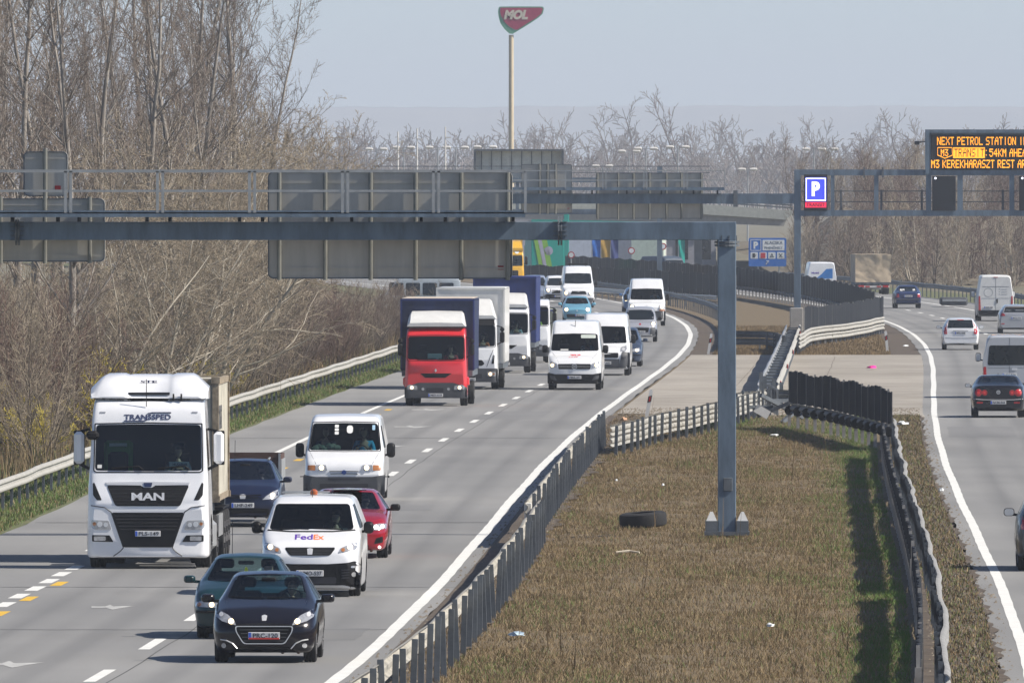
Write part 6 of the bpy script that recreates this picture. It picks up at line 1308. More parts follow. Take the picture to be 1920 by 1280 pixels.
def dots(b, txt, x, z, dx, dz, inv=False, y=0.):
    for ch in txt:
        g = FONT.get(ch)
        if g is None: x += dx*3.4; continue
        rows = g.split()
        for r_, row in enumerate(rows):
            run = 0
            for c, v in enumerate(row):
                if (v == '1') != inv: b.box((x+(c+.5)*dx, y, z-(r_+.5)*dz), (dx*.96, .02, dz*.94))
        if inv:
            for r_ in range(7): b.box((x+(len(rows[0])+.5)*dx, y, z-(r_+.5)*dz), (dx*.96, .02, dz*.94))
        x += dx*(len(rows[0])+1)
    return x
dv = D2-.28; vx = Xp(1735,dv); vm = thing('message_board', 'black electronic message board with three lines of amber text on top of the gantry', 'message board', (vx, dv, Zp(326,dv)))
wv = Xp(2160,dv)-vx; hv = Zp(243,dv)-Zp(326,dv); MB().box((wv/2,.35,hv/2),(wv,.6,hv)).build('housing', ST, vm); MB().box((wv/2+.02,.03,hv/2-.04),(wv-.55,.06,hv-.46)).build('display', LEDBLK, vm)
b = MB(); b.box((wv/2,-.05,hv-.09),(wv,.3,.18)); b.box((.1,-.05,hv/2-.09),(.2,.3,hv-.18)); b.box((wv-.1,-.05,hv/2-.09),(.2,.3,hv-.18)); b.build('frame', ST, vm)
lx = lambda px: Xp(px,dv)-vx; lz = lambda py: Zp(py,dv)-Zp(326,dv)
b = MB(); DXX = .0381; DZZ = .0602
dots(b, 'NEXT PETROL STATION IN', lx(1757), lz(257), DXX, DZZ, y=-.012); dots(b, '54KM AHEAD', lx(1855), lz(279), DXX, DZZ, y=-.012); dots(b, 'M3 KEREKHARASZT REST AREA', lx(1746), lz(300), DXX, DZZ, y=-.012)
dots(b, 'M3', lx(1764), lz(280), DXX*.92, DZZ*.85, y=-.012); dots(b, ':', lx(1847), lz(279), DXX, DZZ, y=-.012)
xx = dots(b, 'TRANSIT', lx(1789), lz(279), DXX, DZZ, True, y=-.012); b.box(((lx(1787)+xx)/2,-.012,lz(279)+.035),(xx-lx(1787),.02,.06)); b.box(((lx(1787)+xx)/2,-.012,lz(279)-7*DZZ-.035),(xx-lx(1787),.02,.06)); b.box((lx(1788),-.012,lz(279)-3.5*DZZ),(.05,.02,7*DZZ))
sh = [(lx(1758),lz(277)),(lx(1785),lz(277)),(lx(1786),lz(291)),(lx(1772),lz(297)),(lx(1758),lz(291))]
for i in range(5): (xa,za),(xb,zb) = sh[i], sh[(i+1) % 5]; b.bar((xa,-.012,za),(xb,-.012,zb),.02,.035)
b.build('amber_text', AMB, vm)
def led_panel(nm, label, x0, y0, x1, y1):
    d = D2-.3; t = thing(nm, label, 'lane signal', (Xp((x0+x1)/2,d), d, Zp(y1,d))); w_ = Xp(x1,d)-Xp(x0,d); h = Zp(y0,d)-Zp(y1,d)
    MB().box((0,.12,h/2),(w_,.25,h),bev=.02).build('housing', LEDBLK, t); return t, w_, h
t, w_, h = led_panel('parking_signal', 'lit blue parking display with red transit strip on the gantry', 1507.5, 327, 1551.5, 395)
BL = pmat('blue lit display', (.05,.06,.6), .5, emit=(.05,.07,1.), es=.75); WL = pmat('white lit display', (.9,.9,.9), .5, emit=(.85,.87,1.), es=1.1); RL_ = pmat('red lit display', (.6,.02,.05), .5, emit=(.9,.02,.09), es=.75)
MB().box((0,-.012,h*.585),(w_*.88,.02,h*.66)).build('blue_field', BL, t)
b = MB(); 
for (x, z, a, c) in ((0,.885,.84,.03),(0,.285,.84,.03),(-.405,.585,.04,.6),(.405,.585,.04,.6)): b.box((x*w_,-.03,z*h),(a*w_,.02,c*h))
b.build('white_border', WL, t); lettering('letter', 'P', .42, .76, lambda u, v_, l: Vector((u,-.025-l,h*.60+v_)), WL, t, bold=.05)
MB().box((0,-.012,h*.16),(w_*.9,.02,h*.15)).build('red_field', RL_, t); lettering('red_text', 'TRANSIT', w_*.8, h*.105, lambda u, v_, l: Vector((u,-.025-l,h*.16+v_)), LEDBLK, t, bold=.01)
for x0, lab in ((1748,'dark unlit lane signal under the left end of the message board'), (1911,'dark unlit lane signal at the right edge under the message board')):
    t, w_, h = led_panel('lane_signal', lab, x0, 330, x0+44, 395); MB().lathe([(0,-.03),(.05,-.02),(.06,.01),(0,.02)], (-w_/2+.16,-.03,h-.12), 'Y', 10).build('status_lamp', WL, t)
t = thing('camera_unit', 'small surveillance camera beside the message board', 'camera', P(1730,268,D2)); b = MB(); b.bar((.3,0,.05),(-.25,0,.05),.06,.06); b.build('bracket', M['galv_dark'], t); MB().box((-.3,0,0),(.26,.3,.2),bev=.04).build('housing', M['grey_plastic'], t)
# third, far gantry seen from behind
D3 = 1100.; g3 = thing('sign_gantry', 'far truss gantry carrying a framed board over the far left carriageway', 'gantry', (Xp(1237,D3), D3, 0)); o3 = Xp(1237,D3)
sg3 = lambda nm, x0, y0, x1, y1, yo, th, mat=ST: seg(nm, x0, y0, x1, y1, yo, th, mat, 0, g3, D3, o3)
sg3('column', 1232, 312, 1241.5, 546, -.2, .36); sg3('top_chord', 700, 333, 1232, 342, -.2, .3); sg3('bottom_chord', 700, 392, 1232, 402, -.2, .3)
for px in range(720, 1232, 50): sg3('truss_upright', px-3, 341, px+3, 393, -.15, .2)
b = MB(); b.bar((Xp(700,D3)-o3,-.8,Zp(312,D3)),(Xp(1330,D3)-o3,-.8,Zp(312,D3)),.06,.06); b.bar((Xp(700,D3)-o3,-.8,Zp(324,D3)),(Xp(1330,D3)-o3,-.8,Zp(324,D3)),.05,.05); b.build('handrail', M['galv_dark'], g3)
bd = thing('message_board', 'pale back of a large framed board on the far gantry below the tall petrol sign', 'message board', P(972.5,345,D3)); cx = Xp(972.5,D3); wv = Xp(1057,D3)-Xp(888,D3); hv = Zp(280,D3)-Zp(345,D3)
MB().box((0,.5,hv/2),(wv-.3,.1,hv-.1)).build('back_panel', pmat('pale board back', (.62,.64,.58), .6), bd)
b = MB(); b.box((0,0,hv-.06),(wv,1.,.14)); b.box((-wv/2+.08,.1,hv/2-.07),(.16,.9,hv-.14)); b.box((wv/2-.08,.1,hv/2-.07),(.16,.9,hv-.14)); b.build('frame', M['galv_dark'], bd)
for i in range(8): x = -wv/2+wv*(i+.8)/9; MB().box((x,.4,hv/2),(.05,.08,hv-.2)).build('stiffener', M['galv_dark'], bd)
# ------------------------------------------------------------------ overpass, embankment, blue sign
DO = 1380.; ov = thing('overpass', 'pale concrete road overpass crossing behind the gantries', 'bridge', P(1480,400,DO)); oo = P(1480,400,DO)
def opt(px, py, dd=0): return P(px, py, DO+dd)-oo
def slab(nm, pts, y0, y1, mat):
    b = MB(); q = [opt(*p) for p in pts]; n = len(q); b.add([p+Vector((0,y0,0)) for p in q]+[p+Vector((0,y1,0)) for p in q], [tuple(range(n)), tuple(range(2*n-1,n-1,-1))]+[(i,i+n,(i+1)%n+n,(i+1)%n) for i in range(n)]); return b.build(nm, mat, ov)
slab('parapet', [(560,362),(1320,383),(1486,395),(1486,400),(1474,412),(1320,402),(560,384)], 0, .35, pmat('pale overpass concrete', (.42,.43,.38), .85)); slab('deck', [(560,383),(1320,400),(1476,411),(1470,424),(1320,418),(560,402)], .4, 9., M['concrete'])
b = MB()
for a, c in (((560,350),(1320,372)),((1320,372),(1486,385)),((560,356),(1320,378)),((1320,378),(1486,390))): b.bar(opt(*a)+Vector((0,.2,0)), opt(*c)+Vector((0,.2,0)), .08, .14)
for px in range(580, 1480, 24): 
    yy = 383+(px-1320)*.0276 if px < 1320 else 383+(px-1320)*.072; b.bar(opt(px, yy)+Vector((0,.2,0)), opt(px, yy-11)+Vector((0,.2,0)), .07, .07)
b.build('railing', M['galv_dark'], ov)
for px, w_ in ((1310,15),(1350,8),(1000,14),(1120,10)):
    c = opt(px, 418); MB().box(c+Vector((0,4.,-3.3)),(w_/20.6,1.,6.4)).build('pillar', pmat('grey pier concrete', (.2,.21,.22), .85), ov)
EMB = pmat('brown scrub slope', (.10,.08,.05), .95, col2=(.17,.14,.085), scale=.15, bump=.3); EMG = EMB
b = MB(); nx = 40; rows = [(0,-.3),(.25,.6),(.6,3.2),(.85,4.9),(1.,5.2),(1.6,5.4),(3.,5.0)]; vs = []
for (t, z) in rows:
    for i in range(nx+1):
        x = 21.5+50*i/nx; d = 1215+110*t+ (i/nx)*-120*(1-t*.3); xx = x+(.0 if i else -2.5*t); zz = z*(min(1, .25+.75*i/4) if i < 4 else 1)+.25*math.sin(i*1.7+t*9)
        vs.append(Vector((xx*(d/1215) if True else xx, d, zz)))
b.add(vs, [(j*(nx+1)+i, j*(nx+1)+i+1, (j+1)*(nx+1)+i+1, (j+1)*(nx+1)+i) for j in range(len(rows)-1) for i in range(nx)]); struct(b.build('hillside', EMB, smooth=True, fix=False))
DB = 1190.; bs = thing('information_sign', 'blue rest area sign with white name field and four pictograms before the embankment', 'road sign', (Xp(1439,DB), DB, 0)); bl = pmat('blue sign face', (.015,.13,.48), .45, var=.05)
w_ = Xp(1474,DB)-Xp(1403.5,DB); z0, z1 = Zp(499.5,DB), Zp(446,DB); h = z1-z0
MB().prism(rr(-w_/2,z0,w_/2,z1,.12), 0, .06).build('sign_face', bl, bs)
for x in (-.72,.92): MB().tube((x,.1,0),(x,.1,z1-.2),.06,n=8).build('post', M['galv'], bs)
WF = pmat('white sign field', (.72,.73,.73), .5); wq = lambda a: (a-.5)*w_; zq = lambda a: z0+h*a
def fld(nm, a0, b0, a1, b1, mat, y=-.012): return MB().prism(rr(wq(a0),zq(b0),wq(a1),zq(b1),.05), y, .002).build(nm, mat, bs)
o = fld('name_field', .37,.56,.95,.93, WF)
for k, tx in enumerate(('ALACSKA','PIHENŐHELY')): lettering('sign_text', tx, w_*.48, h*.115, lambda u, v_, l: Vector((wq(.66)+u,-.012-l,zq(.83-.165*k)+v_)), pmat('blue grey lettering', (.04,.06,.12), .5), o, bold=.01)
b = MB(); 
for (x, z, a, c) in ((.19,.93,.28,.02),(.19,.56,.28,.02),(.055,.745,.015,.36),(.325,.745,.015,.36)): b.box((wq(x),-.01,zq(z)),(a*w_,.015,c*h))
b.build('white_border', WF, bs); lettering('letter', 'P', w_*.12, h*.25, lambda u, v_, l: Vector((wq(.19)+u,-.012-l,zq(.745)+v_)), WF, bs, bold=.05)
for k, a in enumerate((.05,.285,.52,.755)):
    o = fld('pictogram_field', a,.27,a+.195,.5, WF); m_ = pmat('red pictogram', (.5,.02,.03), .5) if k == 1 else M['ink']; c = Vector((wq(a+.0975),-.02,zq(.385))); b = MB()
    if k == 0: b.box(c+Vector((-.04,0,0)),(.2,.012,.34)); b.bar(c+Vector((.06,0,-.1)),c+Vector((.15,0,.1)),.012,.04)
    elif k == 1: b.box(c,(.38,.012,.42))
    elif k == 2: b.box(c+Vector((0,0,-.12)),(.34,.012,.04)); b.bar(c+Vector((-.1,0,-.1)),c+Vector((0,0,.15)),.012,.04); b.bar(c+Vector((.1,0,-.1)),c+Vector((0,0,.15)),.012,.04)
    else: b.bar(c+Vector((-.13,0,-.16)),c+Vector((.13,0,.16)),.012,.05); b.bar(c+Vector((.13,0,-.16)),c+Vector((-.13,0,.16)),.012,.05)
    b.build('pictogram', m_, o)
b = MB(); c = Vector((0,-.012,zq(.14))); b.bar(c+Vector((-.12,0,-.14)),c+Vector((.08,0,.1)),.012,.06); b.bar(c+Vector((-.1,0,.12)),c+Vector((.12,0,.12)),.012,.06); b.bar(c+Vector((.1,0,.12)),c+Vector((.1,0,-.08)),.012,.06); b.build('arrow', WF, bs)
# ------------------------------------------------------------------ petrol station surroundings
DM = 1500.; ms = thing('petrol_station_sign', 'tall petrol station pole sign with red drop shaped head lettered MOL', 'pole sign', (Xp(958.5,DM), DM, 0)); mx = Xp(958.5,DM)
MB().tube((0,0,0),(0,0,Zp(66,DM)),.27,.24,n=16).build('pole', pmat('pale cream pole', (.55,.47,.33), .5, var=.1), ms, True)
out = [(345,118),(700,116),(1070,118),(1095,150),(1075,240),(1000,310),(850,410),(680,515),(560,585),(500,580),(420,505),(350,405),(320,300),(308,205),(318,140)]; cv = lambda p: (Xp(900+p[0]/9.14,DM)-mx, Zp(p[1]/9.14,DM))
MB().prism([cv(p) for p in out], -.35, .35).build('sign_rim', pmat('green sign rim', (.12,.33,.22), .45), ms)
inn = [(350,138),(1050,138),(1078,160),(1050,240),(950,320),(800,410),(650,510),(600,515),(500,460),(410,370),(360,270),(345,200)]
MB().prism([cv(p) for p in inn], -.38, .37).build('sign_face', pmat('raspberry sign face', (.36,.035,.09), .45), ms)
c = cv((615,258)); lettering('sign_letters', 'MOL', 2.4, .95, lambda u, v_, l: Vector((c[0]+u,-.39-l,c[1]+v_)), pmat('cream lettering', (.6,.55,.45), .5), ms, bold=.06, shear=.25, depth=.03)
LP = pmat('pale lamp head', (.62,.6,.56), .5)
def street_lamp(px, py, d, gap, n=2):
    t = thing('street_lamp', 'tall double headed street lamp at the far rest area' if n == 2 else 'single headed lamp', 'street lamp', (Xp(px,d), d, 0), group='street lamps of the rest area'); z = Zp(py,d); g = gap*d/FPX/2
    MB().tube((0,0,0),(0,0,z),.11,.07,n=8).build('pole', M['galv'], t, True); b = MB(); b.bar((-g,0,z),(g,0,z),.06,.06); b.build('arm', M['galv'], t)
    for sg in (1,-1): MB().lathe([(0,-.5),(.15,-.4),(.19,0),(.15,.35),(0,.45)], (sg*(g+.1),0,z+.02), 'X', 10).build('lamp_head', LP, t, True)
for px, py, gap in ((706,280,24),(757,277,24),(821,277,28),(855,277,30),(910,276,26),(1180,284,24),(1211,279,26),(1271,276,26),(1526,280,26),(1553,280,20),(1402,318,18),(1130,312,22)): street_lamp(px, py, 1650.+(px % 7)*12, gap)
for px, py in ((746,247),(782,241),(835,238)):
    d = 1600.; t = thing('mast', 'thin pale mast rising among the street lamps', 'mast', (Xp(px,d), d, 0), group='thin masts of the rest area'); MB().tube((0,0,0),(0,0,Zp(py,d)),.16,.07,n=8).build('pole', LP, t, True); b = MB(); b.box((.3,0,Zp(py+20,d)),(.6,.2,.12)); b.build('antenna', LP, t)
DP = 1440.; ps = thing('petrol_station', 'long pale petrol station building with teal band behind the overpass pillars', 'building', (Xp(1150,DP), DP, 0)); GW = pmat('pale station wall', (.32,.32,.35), .7); TE = pmat('teal panel', (.0,.30,.24), .5, var=.06)
w_ = Xp(1345,DP)-Xp(960,DP); z1 = Zp(392,DP); MB().box((0,3,z1/2),(w_,6,z1)).build('wall', GW, ps); MB().box((1.,-.25,Zp(414,DP)),(w_*.9,.4,.55)).build('fascia', TE, ps)
for i in range(9): x = -w_/2+w_*(i+.5)/9; MB().box((x,-.02,1.6),(1.2,.08,2.2)).build('window', M['glass_dark'], ps)
DT = 1230.; tt = thing('price_totem', 'tall teal petrol price totem beside the teal trailer', 'totem', (Xp(1062,DT), DT, 0)); MB().box((0,0,Zp(312,DT)/2),(.42,.5,Zp(312,DT)),bev=.03).build('panel', TE, tt); MB().box((0,-.27,Zp(325,DT)),(.3,.04,.3)).build('price_field', RL_ if False else M['red_lens'], tt)
def box_truck(label, px, py, bm_, cm_, d, rot=0., stripes=False, h=3.9, L=9., w_=2.5):
    t = thing('parked_truck', label, 'truck', (Xp(px,d), d, 0), R(rot)); MB().box((0,L/2,(h+1.1)/2),(w_,L,h-1.1),bev=.03).build('cargo_box', bm_, t); MB().box((0,L/2,.85),(2.2,L,.3)).build('chassis', M['galv_dark'], t)
    for y in (1.2, 2.4, L-1): 
        for sg in (1,-1): MB().lathe([(0,-.15),(.45,-.15),(.5,-.1),(.5,.1),(.45,.15),(0,.15)], (sg*1.05,y,.5), 'X', 16).build('wheel', M['rubber'], t)
    MB().box((0,L+1.2,1.75),(2.4,2.,2.7),bev=.15).build('cab', cm_, t); MB().box((0,L+2.22,2.2),(2.1,.06,.9)).build('windscreen', M['glass_dark'], t)
    for sg in (1,-1): MB().box((sg*.95,-.02,.95),(.35,.05,.2)).build('tail_lamp', M['red_lens'], t)
    return t
LG = pmat('lime stripe', (.20,.42,.05), .5); PG = pmat('lilac grey field', (.36,.36,.46), .6)
t = box_truck('teal box trailer with lime and white slanted stripes', 1027, 0, TE, TE, 1160., 3., h=4.0)
for nm, x0, w_, m_ in (('stripe', -1.15, .35, LG), ('stripe', -.85, .3, PG), ('stripe', -.55, .4, LG)): MB().prism([(x0,3.9),(x0+w_,3.9),(x0+w_+.5,1.3),(x0+.5,1.3)], -.03, .01).build(nm, m_, t)
MB().prism(disc(.05,2.6,.35), -.03, .01).build('emblem', PG, t)
box_truck('white parked truck behind the overpass pillar', 1211, 0, pmat('mint white box', (.5,.58,.5), .6), M['dirty_white'], 1290., -4., h=3.4, L=7.); box_truck('grey parked truck left of the teal trailer', 985, 0, pmat('cool grey box', (.35,.37,.42), .6), M['dirty_white'], 1250., 2., h=4.0); box_truck('pale grey parked truck between the totem and the blue banner', 1092, 0, pmat('blue grey box', (.33,.37,.44), .6), M['dirty_white'], 1270., 5., h=4.2)
box_truck('grey parked truck with dark front beside the orange banner', 1168, 0, pmat('mid grey box', (.22,.24,.3), .6), M['dirty_white'], 1310., -3., h=3.8, L=7.)
for px, w_, m_, lab in ((1118,.66,pmat('blue banner cloth', (.01,.12,.46), .7),'blue upright banner flag'), (1136,.8,pmat('orange banner cloth', (.42,.25,.04), .7),'orange upright banner flag'), (1152,.62,pmat('navy banner cloth', (.04,.06,.2), .7),'navy upright banner flag'), (1278,.5,TE,'teal upright banner flag')):
    d = 1200.; t = thing('banner_flag', lab+' behind the dark screen fence', 'flag', (Xp(px,d), d, 0)); MB().tube((-w_/2,0,0),(-w_/2,0,4.4),.04,n=6).build('pole', M['galv'], t); b = MB(); n = 10; vs = []
    for j in range(n+1):
        for i in range(5): vs.append(Vector((-w_/2+w_*i/4, .06*math.sin(i*1.6+j*.7), 1.2+3.*j/n)))
    b.add(vs, [(j*5+i, j*5+i+1, j*5+6+i, j*5+5+i) for j in range(n) for i in range(4)]); b.build('cloth', m_, t, True)
for px, py, lab in ((1184,470,'round red edged sign on a post left of the mint white truck'), (1243,462,'round red edged sign beside the far gantry column'), (1071,478,'round violet sign beside the price totem')):
    d = 1180.; t = thing('traffic_sign', lab, 'road sign', (Xp(px,d), d, 0)); z = Zp(py,d); MB().tube((0,0,0),(0,0,z),.05,n=6).build('post', M['galv'], t); MB().lathe([(0,-.03),(.27,-.03),(.27,.02),(0,.02)], (0,-.06,z), 'Y', 18).build('sign_rim', M['red_lens'], t); MB().lathe([(0,-.04),(.19,-.04),(.19,0),(0,0)], (0,-.06,z), 'Y', 18).build('sign_face', WF, t)
v = van('dark grey parked van with pale scribble below the overpass', 1278, 531, pmat('dark van paint', (.05,.07,.10), .4), 5.0, 1.95, 2.1, group='vehicles parked at the rest area', hd=.5); v.wheels([(.97,.9,.33,.22),(.97,4.,.33,.22)]); screen(v, .8, 1.25, .74, 1.8); v.headlight(rr(.55,.75,.85,.92,.03), (.7,.84,.06), on=False); v.done()
mb = Veh('minibus', 'pale minibus with dark side windows parked behind the left shrubs', 'bus', 'vehicles parked at the rest area', 700, 588, -math.pi/2, pmat('grey blue minibus paint', (.30,.34,.38), .4, var=.1), van_keys(5.2, 2.0, 2.15, wroof=.86)); mb.wheels([(.97,.9,.33,.22),(.97,4.,.33,.22)], 'steel_rim')
for a in (.95,1.95,2.95,3.95): mb.patch('side_window', rr(a,1.1,a+.85,1.85,.08), M['glass_dark'], 'R', t=.006); mb.patch('side_window', rr(a,1.1,a+.85,1.85,.08), M['glass_dark'], 'L', t=.006)
screen(mb, .8, 1.25, .74, 1.85); mb.done()
# ------------------------------------------------------------------ small things by the road
def delineator(label, px, py, lean, back=False):
    t = thing('delineator_post', label, 'marker post', G(px, py)); t.rotation_euler = (0, R(lean), 0)
    pr = [(-.06,0),(.06,0),(.06,.88),(.02,.98),(-.06,.93)]; MB().prism(pr, -.05, .05).build('post', M['dirty_white'], t); MB().prism([(-.062,.50),(.062,.56),(.062,.78),(-.062,.72)], -.055, .055).build('dark_band', M['ink'], t); MB().box((0,-.058,.64),(.05,.006,.16)).build('reflector', M['red_lens'], t)
delineator('white marker post with dark band leaning beside the median edge rail', 1212, 783, 10); delineator('white marker post with red band beside the dark curving rail', 1328, 664, 9); delineator('white marker post at the end of the pale flared rail', 1664, 659, -5); delineator('white marker post behind the slanting dark screen', 1661, 790, -2)
t = MB().lathe([(.30,-.15),(.34,-.17),(.47,-.16),(.53,-.13),(.545,-.06),(.54,0),(.545,.06),(.53,.13),(.47,.16),(.34,.17),(.30,.15),(.33,.10),(.49,.09),(.50,0),(.49,-.09),(.33,-.10),(.30,-.15)], (0,0,0), 'Z', 40).build('lorry_tyre', M['rubber'], None, True, 50)
t.location = G(1206, 991)+Vector((0,.5,.2)); t.rotation_euler = (R(3), R(-4), 0); tag(t, 'discarded lorry tyre lying flat in the dry median grass', 'tyre')
LW = pmat('white plastic litter', (.6,.62,.62), .6, var=.1); r3 = random.Random(11)
def crumple(name, label, px, py, sx, sy, sz, mat, flat=.0):
    b = bmesh.new(); bmesh.ops.create_icosphere(b, subdivisions=2, radius=.5)
    for v_ in b.verts: k = 1+r3.uniform(-.35,.35); v_.co = Vector((v_.co.x*sx*k, v_.co.y*sy*k, max(-.1, v_.co.z)*sz*k+.06))
    me = bpy.data.meshes.new(name); b.to_mesh(me); b.free(); me.materials.append(mat); o = link(name, me); o.location = G(px, py)+Vector((0,0,.03)); return tag(o, label, 'litter')
crumple('rag', 'bright pink rag lying on the right half of the median paving', 1635, 693, .42, .8, .16, pmat('pink cloth', (.75,.03,.30), .8))
crumple('paper_scrap', 'white paper scrap in the grass below the slanting screen', 1451, 822, .28, .5, .1, LW); crumple('plastic_bag', 'pale blue plastic bag in the grass beside the near rail posts', 970, 1199, .28, .4, .12, pmat('pale blue plastic', (.4,.5,.58), .5)); crumple('plastic_bag', 'white crumpled bag on top of the verge by the dark screen end', 1692, 800, .34, .6, .2, LW); crumple('plastic_bag', 'white crumpled bag beside the wavy pale rail', 1727, 1022, .24, .4, .2, LW)
crumple('paper_cup', 'small white cup lying on the right verge soil', 1765, 926, .12, .2, .16, LW); crumple('paper_scrap', 'tiny white scrap in the middle of the dry median grass', 1243, 916, .07, .15, .08, LW); crumple('paper_scrap', 'tiny white scrap right of the discarded tyre', 1156, 907, .07, .15, .08, LW); crumple('plastic_bottle', 'crushed clear bottle in the lower right grass', 1445, 1182, .12, .3, .1, LW); crumple('stone', 'tan stone on the soil where the median rail bends', 1170, 792, .22, .4, .2, pmat('tan stone', (.4,.24,.15), .9)); crumple('paper_scrap', 'small white scrap on the soil before the pale flared rail', 1698, 652, .25, .5, .12, LW)
b = MB(); b.tube((-.24,0,.03),(.05,.1,.06),.03,n=6); b.tube((.05,.1,.06),(.26,.0,.03),.025,n=6); o = b.build('bleached_stick', pmat('bleached wood', (.45,.4,.32), .9), None, True); o.location = G(1176,1038); tag(o, 'short bleached stick in the grass left of the gantry foot', 'stick')
# ------------------------------------------------------------------ trees and shrubs
def tubes(name, segs, sides, mat, smooth=False):
    A = np.array([(*s[0], *s[1], s[2], s[3]) for s in segs], np.float64); p0, p1, r0, r1 = A[:, :3], A[:, 3:6], A[:, 6:7], A[:, 7:8]
    a = p1-p0; a /= np.linalg.norm(a, axis=1, keepdims=True)+1e-9; ref = np.where(np.abs(a[:, 2:3]) > .9, np.array([[1., 0, 0]]), np.array([[0, 0, 1.]]))
    u = np.cross(a, ref); u /= np.linalg.norm(u, axis=1, keepdims=True)+1e-9; v = np.cross(a, u); n = len(A); V = np.empty((n, 2*sides, 3))
    for i in range(sides):
        t = 2*math.pi*i/sides; c = u*math.cos(t)+v*math.sin(t); V[:, i] = p0+c*r0; V[:, sides+i] = p1+c*r1
    q = np.array([[i, (i+1) % sides, sides+(i+1) % sides, sides+i] for i in range(sides)]); Fq = (q[None]+(np.arange(n)*2*sides)[:, None, None]).reshape(-1, 4)
    return raw_mesh(name, V.reshape(-1, 3), Fq, [mat], None, smooth)
def raw_mesh(name, V, Fq, mats, mi=None, smooth=False):
    me = bpy.data.meshes.new(name); k = Fq.shape[1]; me.vertices.add(len(V)); me.vertices.foreach_set('co', V.astype(np.float32).ravel()); me.loops.add(Fq.size); me.loops.foreach_set('vertex_index', Fq.astype(np.int32).ravel())
    me.polygons.add(len(Fq)); me.polygons.foreach_set('loop_start', np.arange(0, Fq.size, k, dtype=np.int32)); me.polygons.foreach_set('loop_total', np.full(len(Fq), k, np.int32))
    for m in mats: me.materials.append(m)
    if mi is not None: me.polygons.foreach_set('material_index', mi.astype(np.int32))
    if smooth: me.polygons.foreach_set('use_smooth', np.ones(len(Fq), bool))
    me.update(calc_edges=True); me.validate(); return me
def grow(p, d, L, r, lvl, C, g, out):
    n = C['n'][lvl]; st = L/n; r00 = r
    for i in range(n):
        w_ = C['wob'][lvl]; d = (d+Vector((g.gauss(0, w_), g.gauss(0, w_), g.gauss(0, w_)+C['up'][lvl]))).normalized(); q = p+d*st; r1 = max(C['rmin'], r00*(1-(i+1)/n*C['tap'][lvl])); out[lvl].append((p, q, r, r1)); f = (i+1)/n
        if lvl < len(C['n'])-1 and f > C['start'][lvl]:
            m = C['kids'][lvl]/n/(1-C['start'][lvl]); k = int(m)+(g.random() < m-int(m))
            for _ in range(k):
                az = g.uniform(0, 6.283); o = d.orthogonal().normalized(); o = Matrix.Rotation(az, 3, d) @ o; an = R(C['ang'][lvl]*g.uniform(.7, 1.3)); cd = d*math.cos(an)+o*math.sin(an)
                cl = L*C['ratio'][lvl]*g.uniform(.6, 1.2)*(1-C['short'][lvl]*f)
                grow(p+(q-p)*g.random(), cd, cl, max(C['rmin'], r1*C['rr'][lvl]), lvl+1, C, g, out)
        p, r = q, r1
def tree_proto(C, seed, stems=1, spread=0.):
    g = random.Random(seed); out = [[] for _ in C['n']]
    for s_ in range(stems):
        an = R(spread*g.uniform(.4, 1.2)) if stems > 1 else R(2)*g.random(); az = g.uniform(0, 6.283); d = Vector((math.sin(an)*math.cos(az), math.sin(an)*math.sin(az), math.cos(an)))
        grow(Vector((.25*math.cos(az)*(stems > 1), .25*math.sin(az)*(stems > 1), -.2)), d, C['H']*g.uniform(.85, 1.1), C['r'], 0, C, g, out)
    return out
BARK = pmat('pale poplar bark', (.155,.135,.115), .85, col2=(.34,.31,.27), scale=1.2, stretch=(3,3,.7)); BARKD = pmat('grey brown bark', (.075,.055,.042), .9, col2=(.165,.13,.10), scale=2); BARKW = pmat('whitish bark', (.24,.21,.165), .85, col2=(.44,.40,.325), scale=1.5)
TW1 = pmat('brown twigs', (.125,.096,.075), .9, col2=(.24,.19,.15), scale=.4); TW2 = pmat('tan grey twigs', (.20,.16,.115), .9, col2=(.36,.30,.215), scale=.4); TW3 = pmat('reddish brown twigs', (.09,.055,.042), .9, col2=(.19,.125,.095), scale=.4)
TW4 = pmat('yellow blossom', (.34,.27,.03), .9, col2=(.52,.42,.05), scale=.8)
TALL = dict(H=17, r=.15, n=[14,6,4,3], wob=[.035,.09,.13,.16], up=[.02,.12,.07,.03], tap=[.9,.9,.9,.8], start=[.22,.15,.1,0], kids=[30,9,6,0], ang=[40,36,36,0], ratio=[.36,.40,.40,0], short=[.68,.45,.4,0], rr=[.40,.5,.6,0], rmin=.0065)
SPRD = dict(H=8.5, r=.085, n=[9,6,4,3], wob=[.08,.12,.15,.18], up=[.01,.05,.04,.02], tap=[.85,.9,.9,.8], start=[.18,.12,.1,0], kids=[15,10,7,0], ang=[50,45,40,0], ratio=[.52,.46,.42,0], short=[.5,.4,.4,0], rr=[.5,.5,.6,0], rmin=.0065)
SHRB = dict(H=4.2, r=.035, n=[7,5,3], wob=[.09,.13,.16], up=[.03,.05,.03], tap=[.8,.85,.8], start=[.12,.1,0], kids=[15,6,0], ang=[36,38,0], ratio=[.42,.45,0], short=[.45,.4,0], rr=[.6,.65,0], rmin=.006)
FART = dict(H=14, r=.22, n=[8,5,3], wob=[.13,.19,.2], up=[.02,.03,.02], tap=[.85,.9,.85], start=[.3,.15,0], kids=[11,7,0], ang=[42,40,0], ratio=[.42,.42,0], short=[.45,.4,0], rr=[.5,.55,0], rmin=.03)
def build_proto(name, label, cat, group, C, seed, bark, twig, stems=1, spread=0., wood=2):
    out = tree_proto(C, seed, stems, spread); t = thing(name, label, cat, (0,0,0), 0, group)
    link('trunk', tubes('trunk', [s for l in out[:wood] for s in l], 5, bark), t); link('crown', tubes('crown', [s for l in out[wood:] for s in l], 3, twig), t); return t
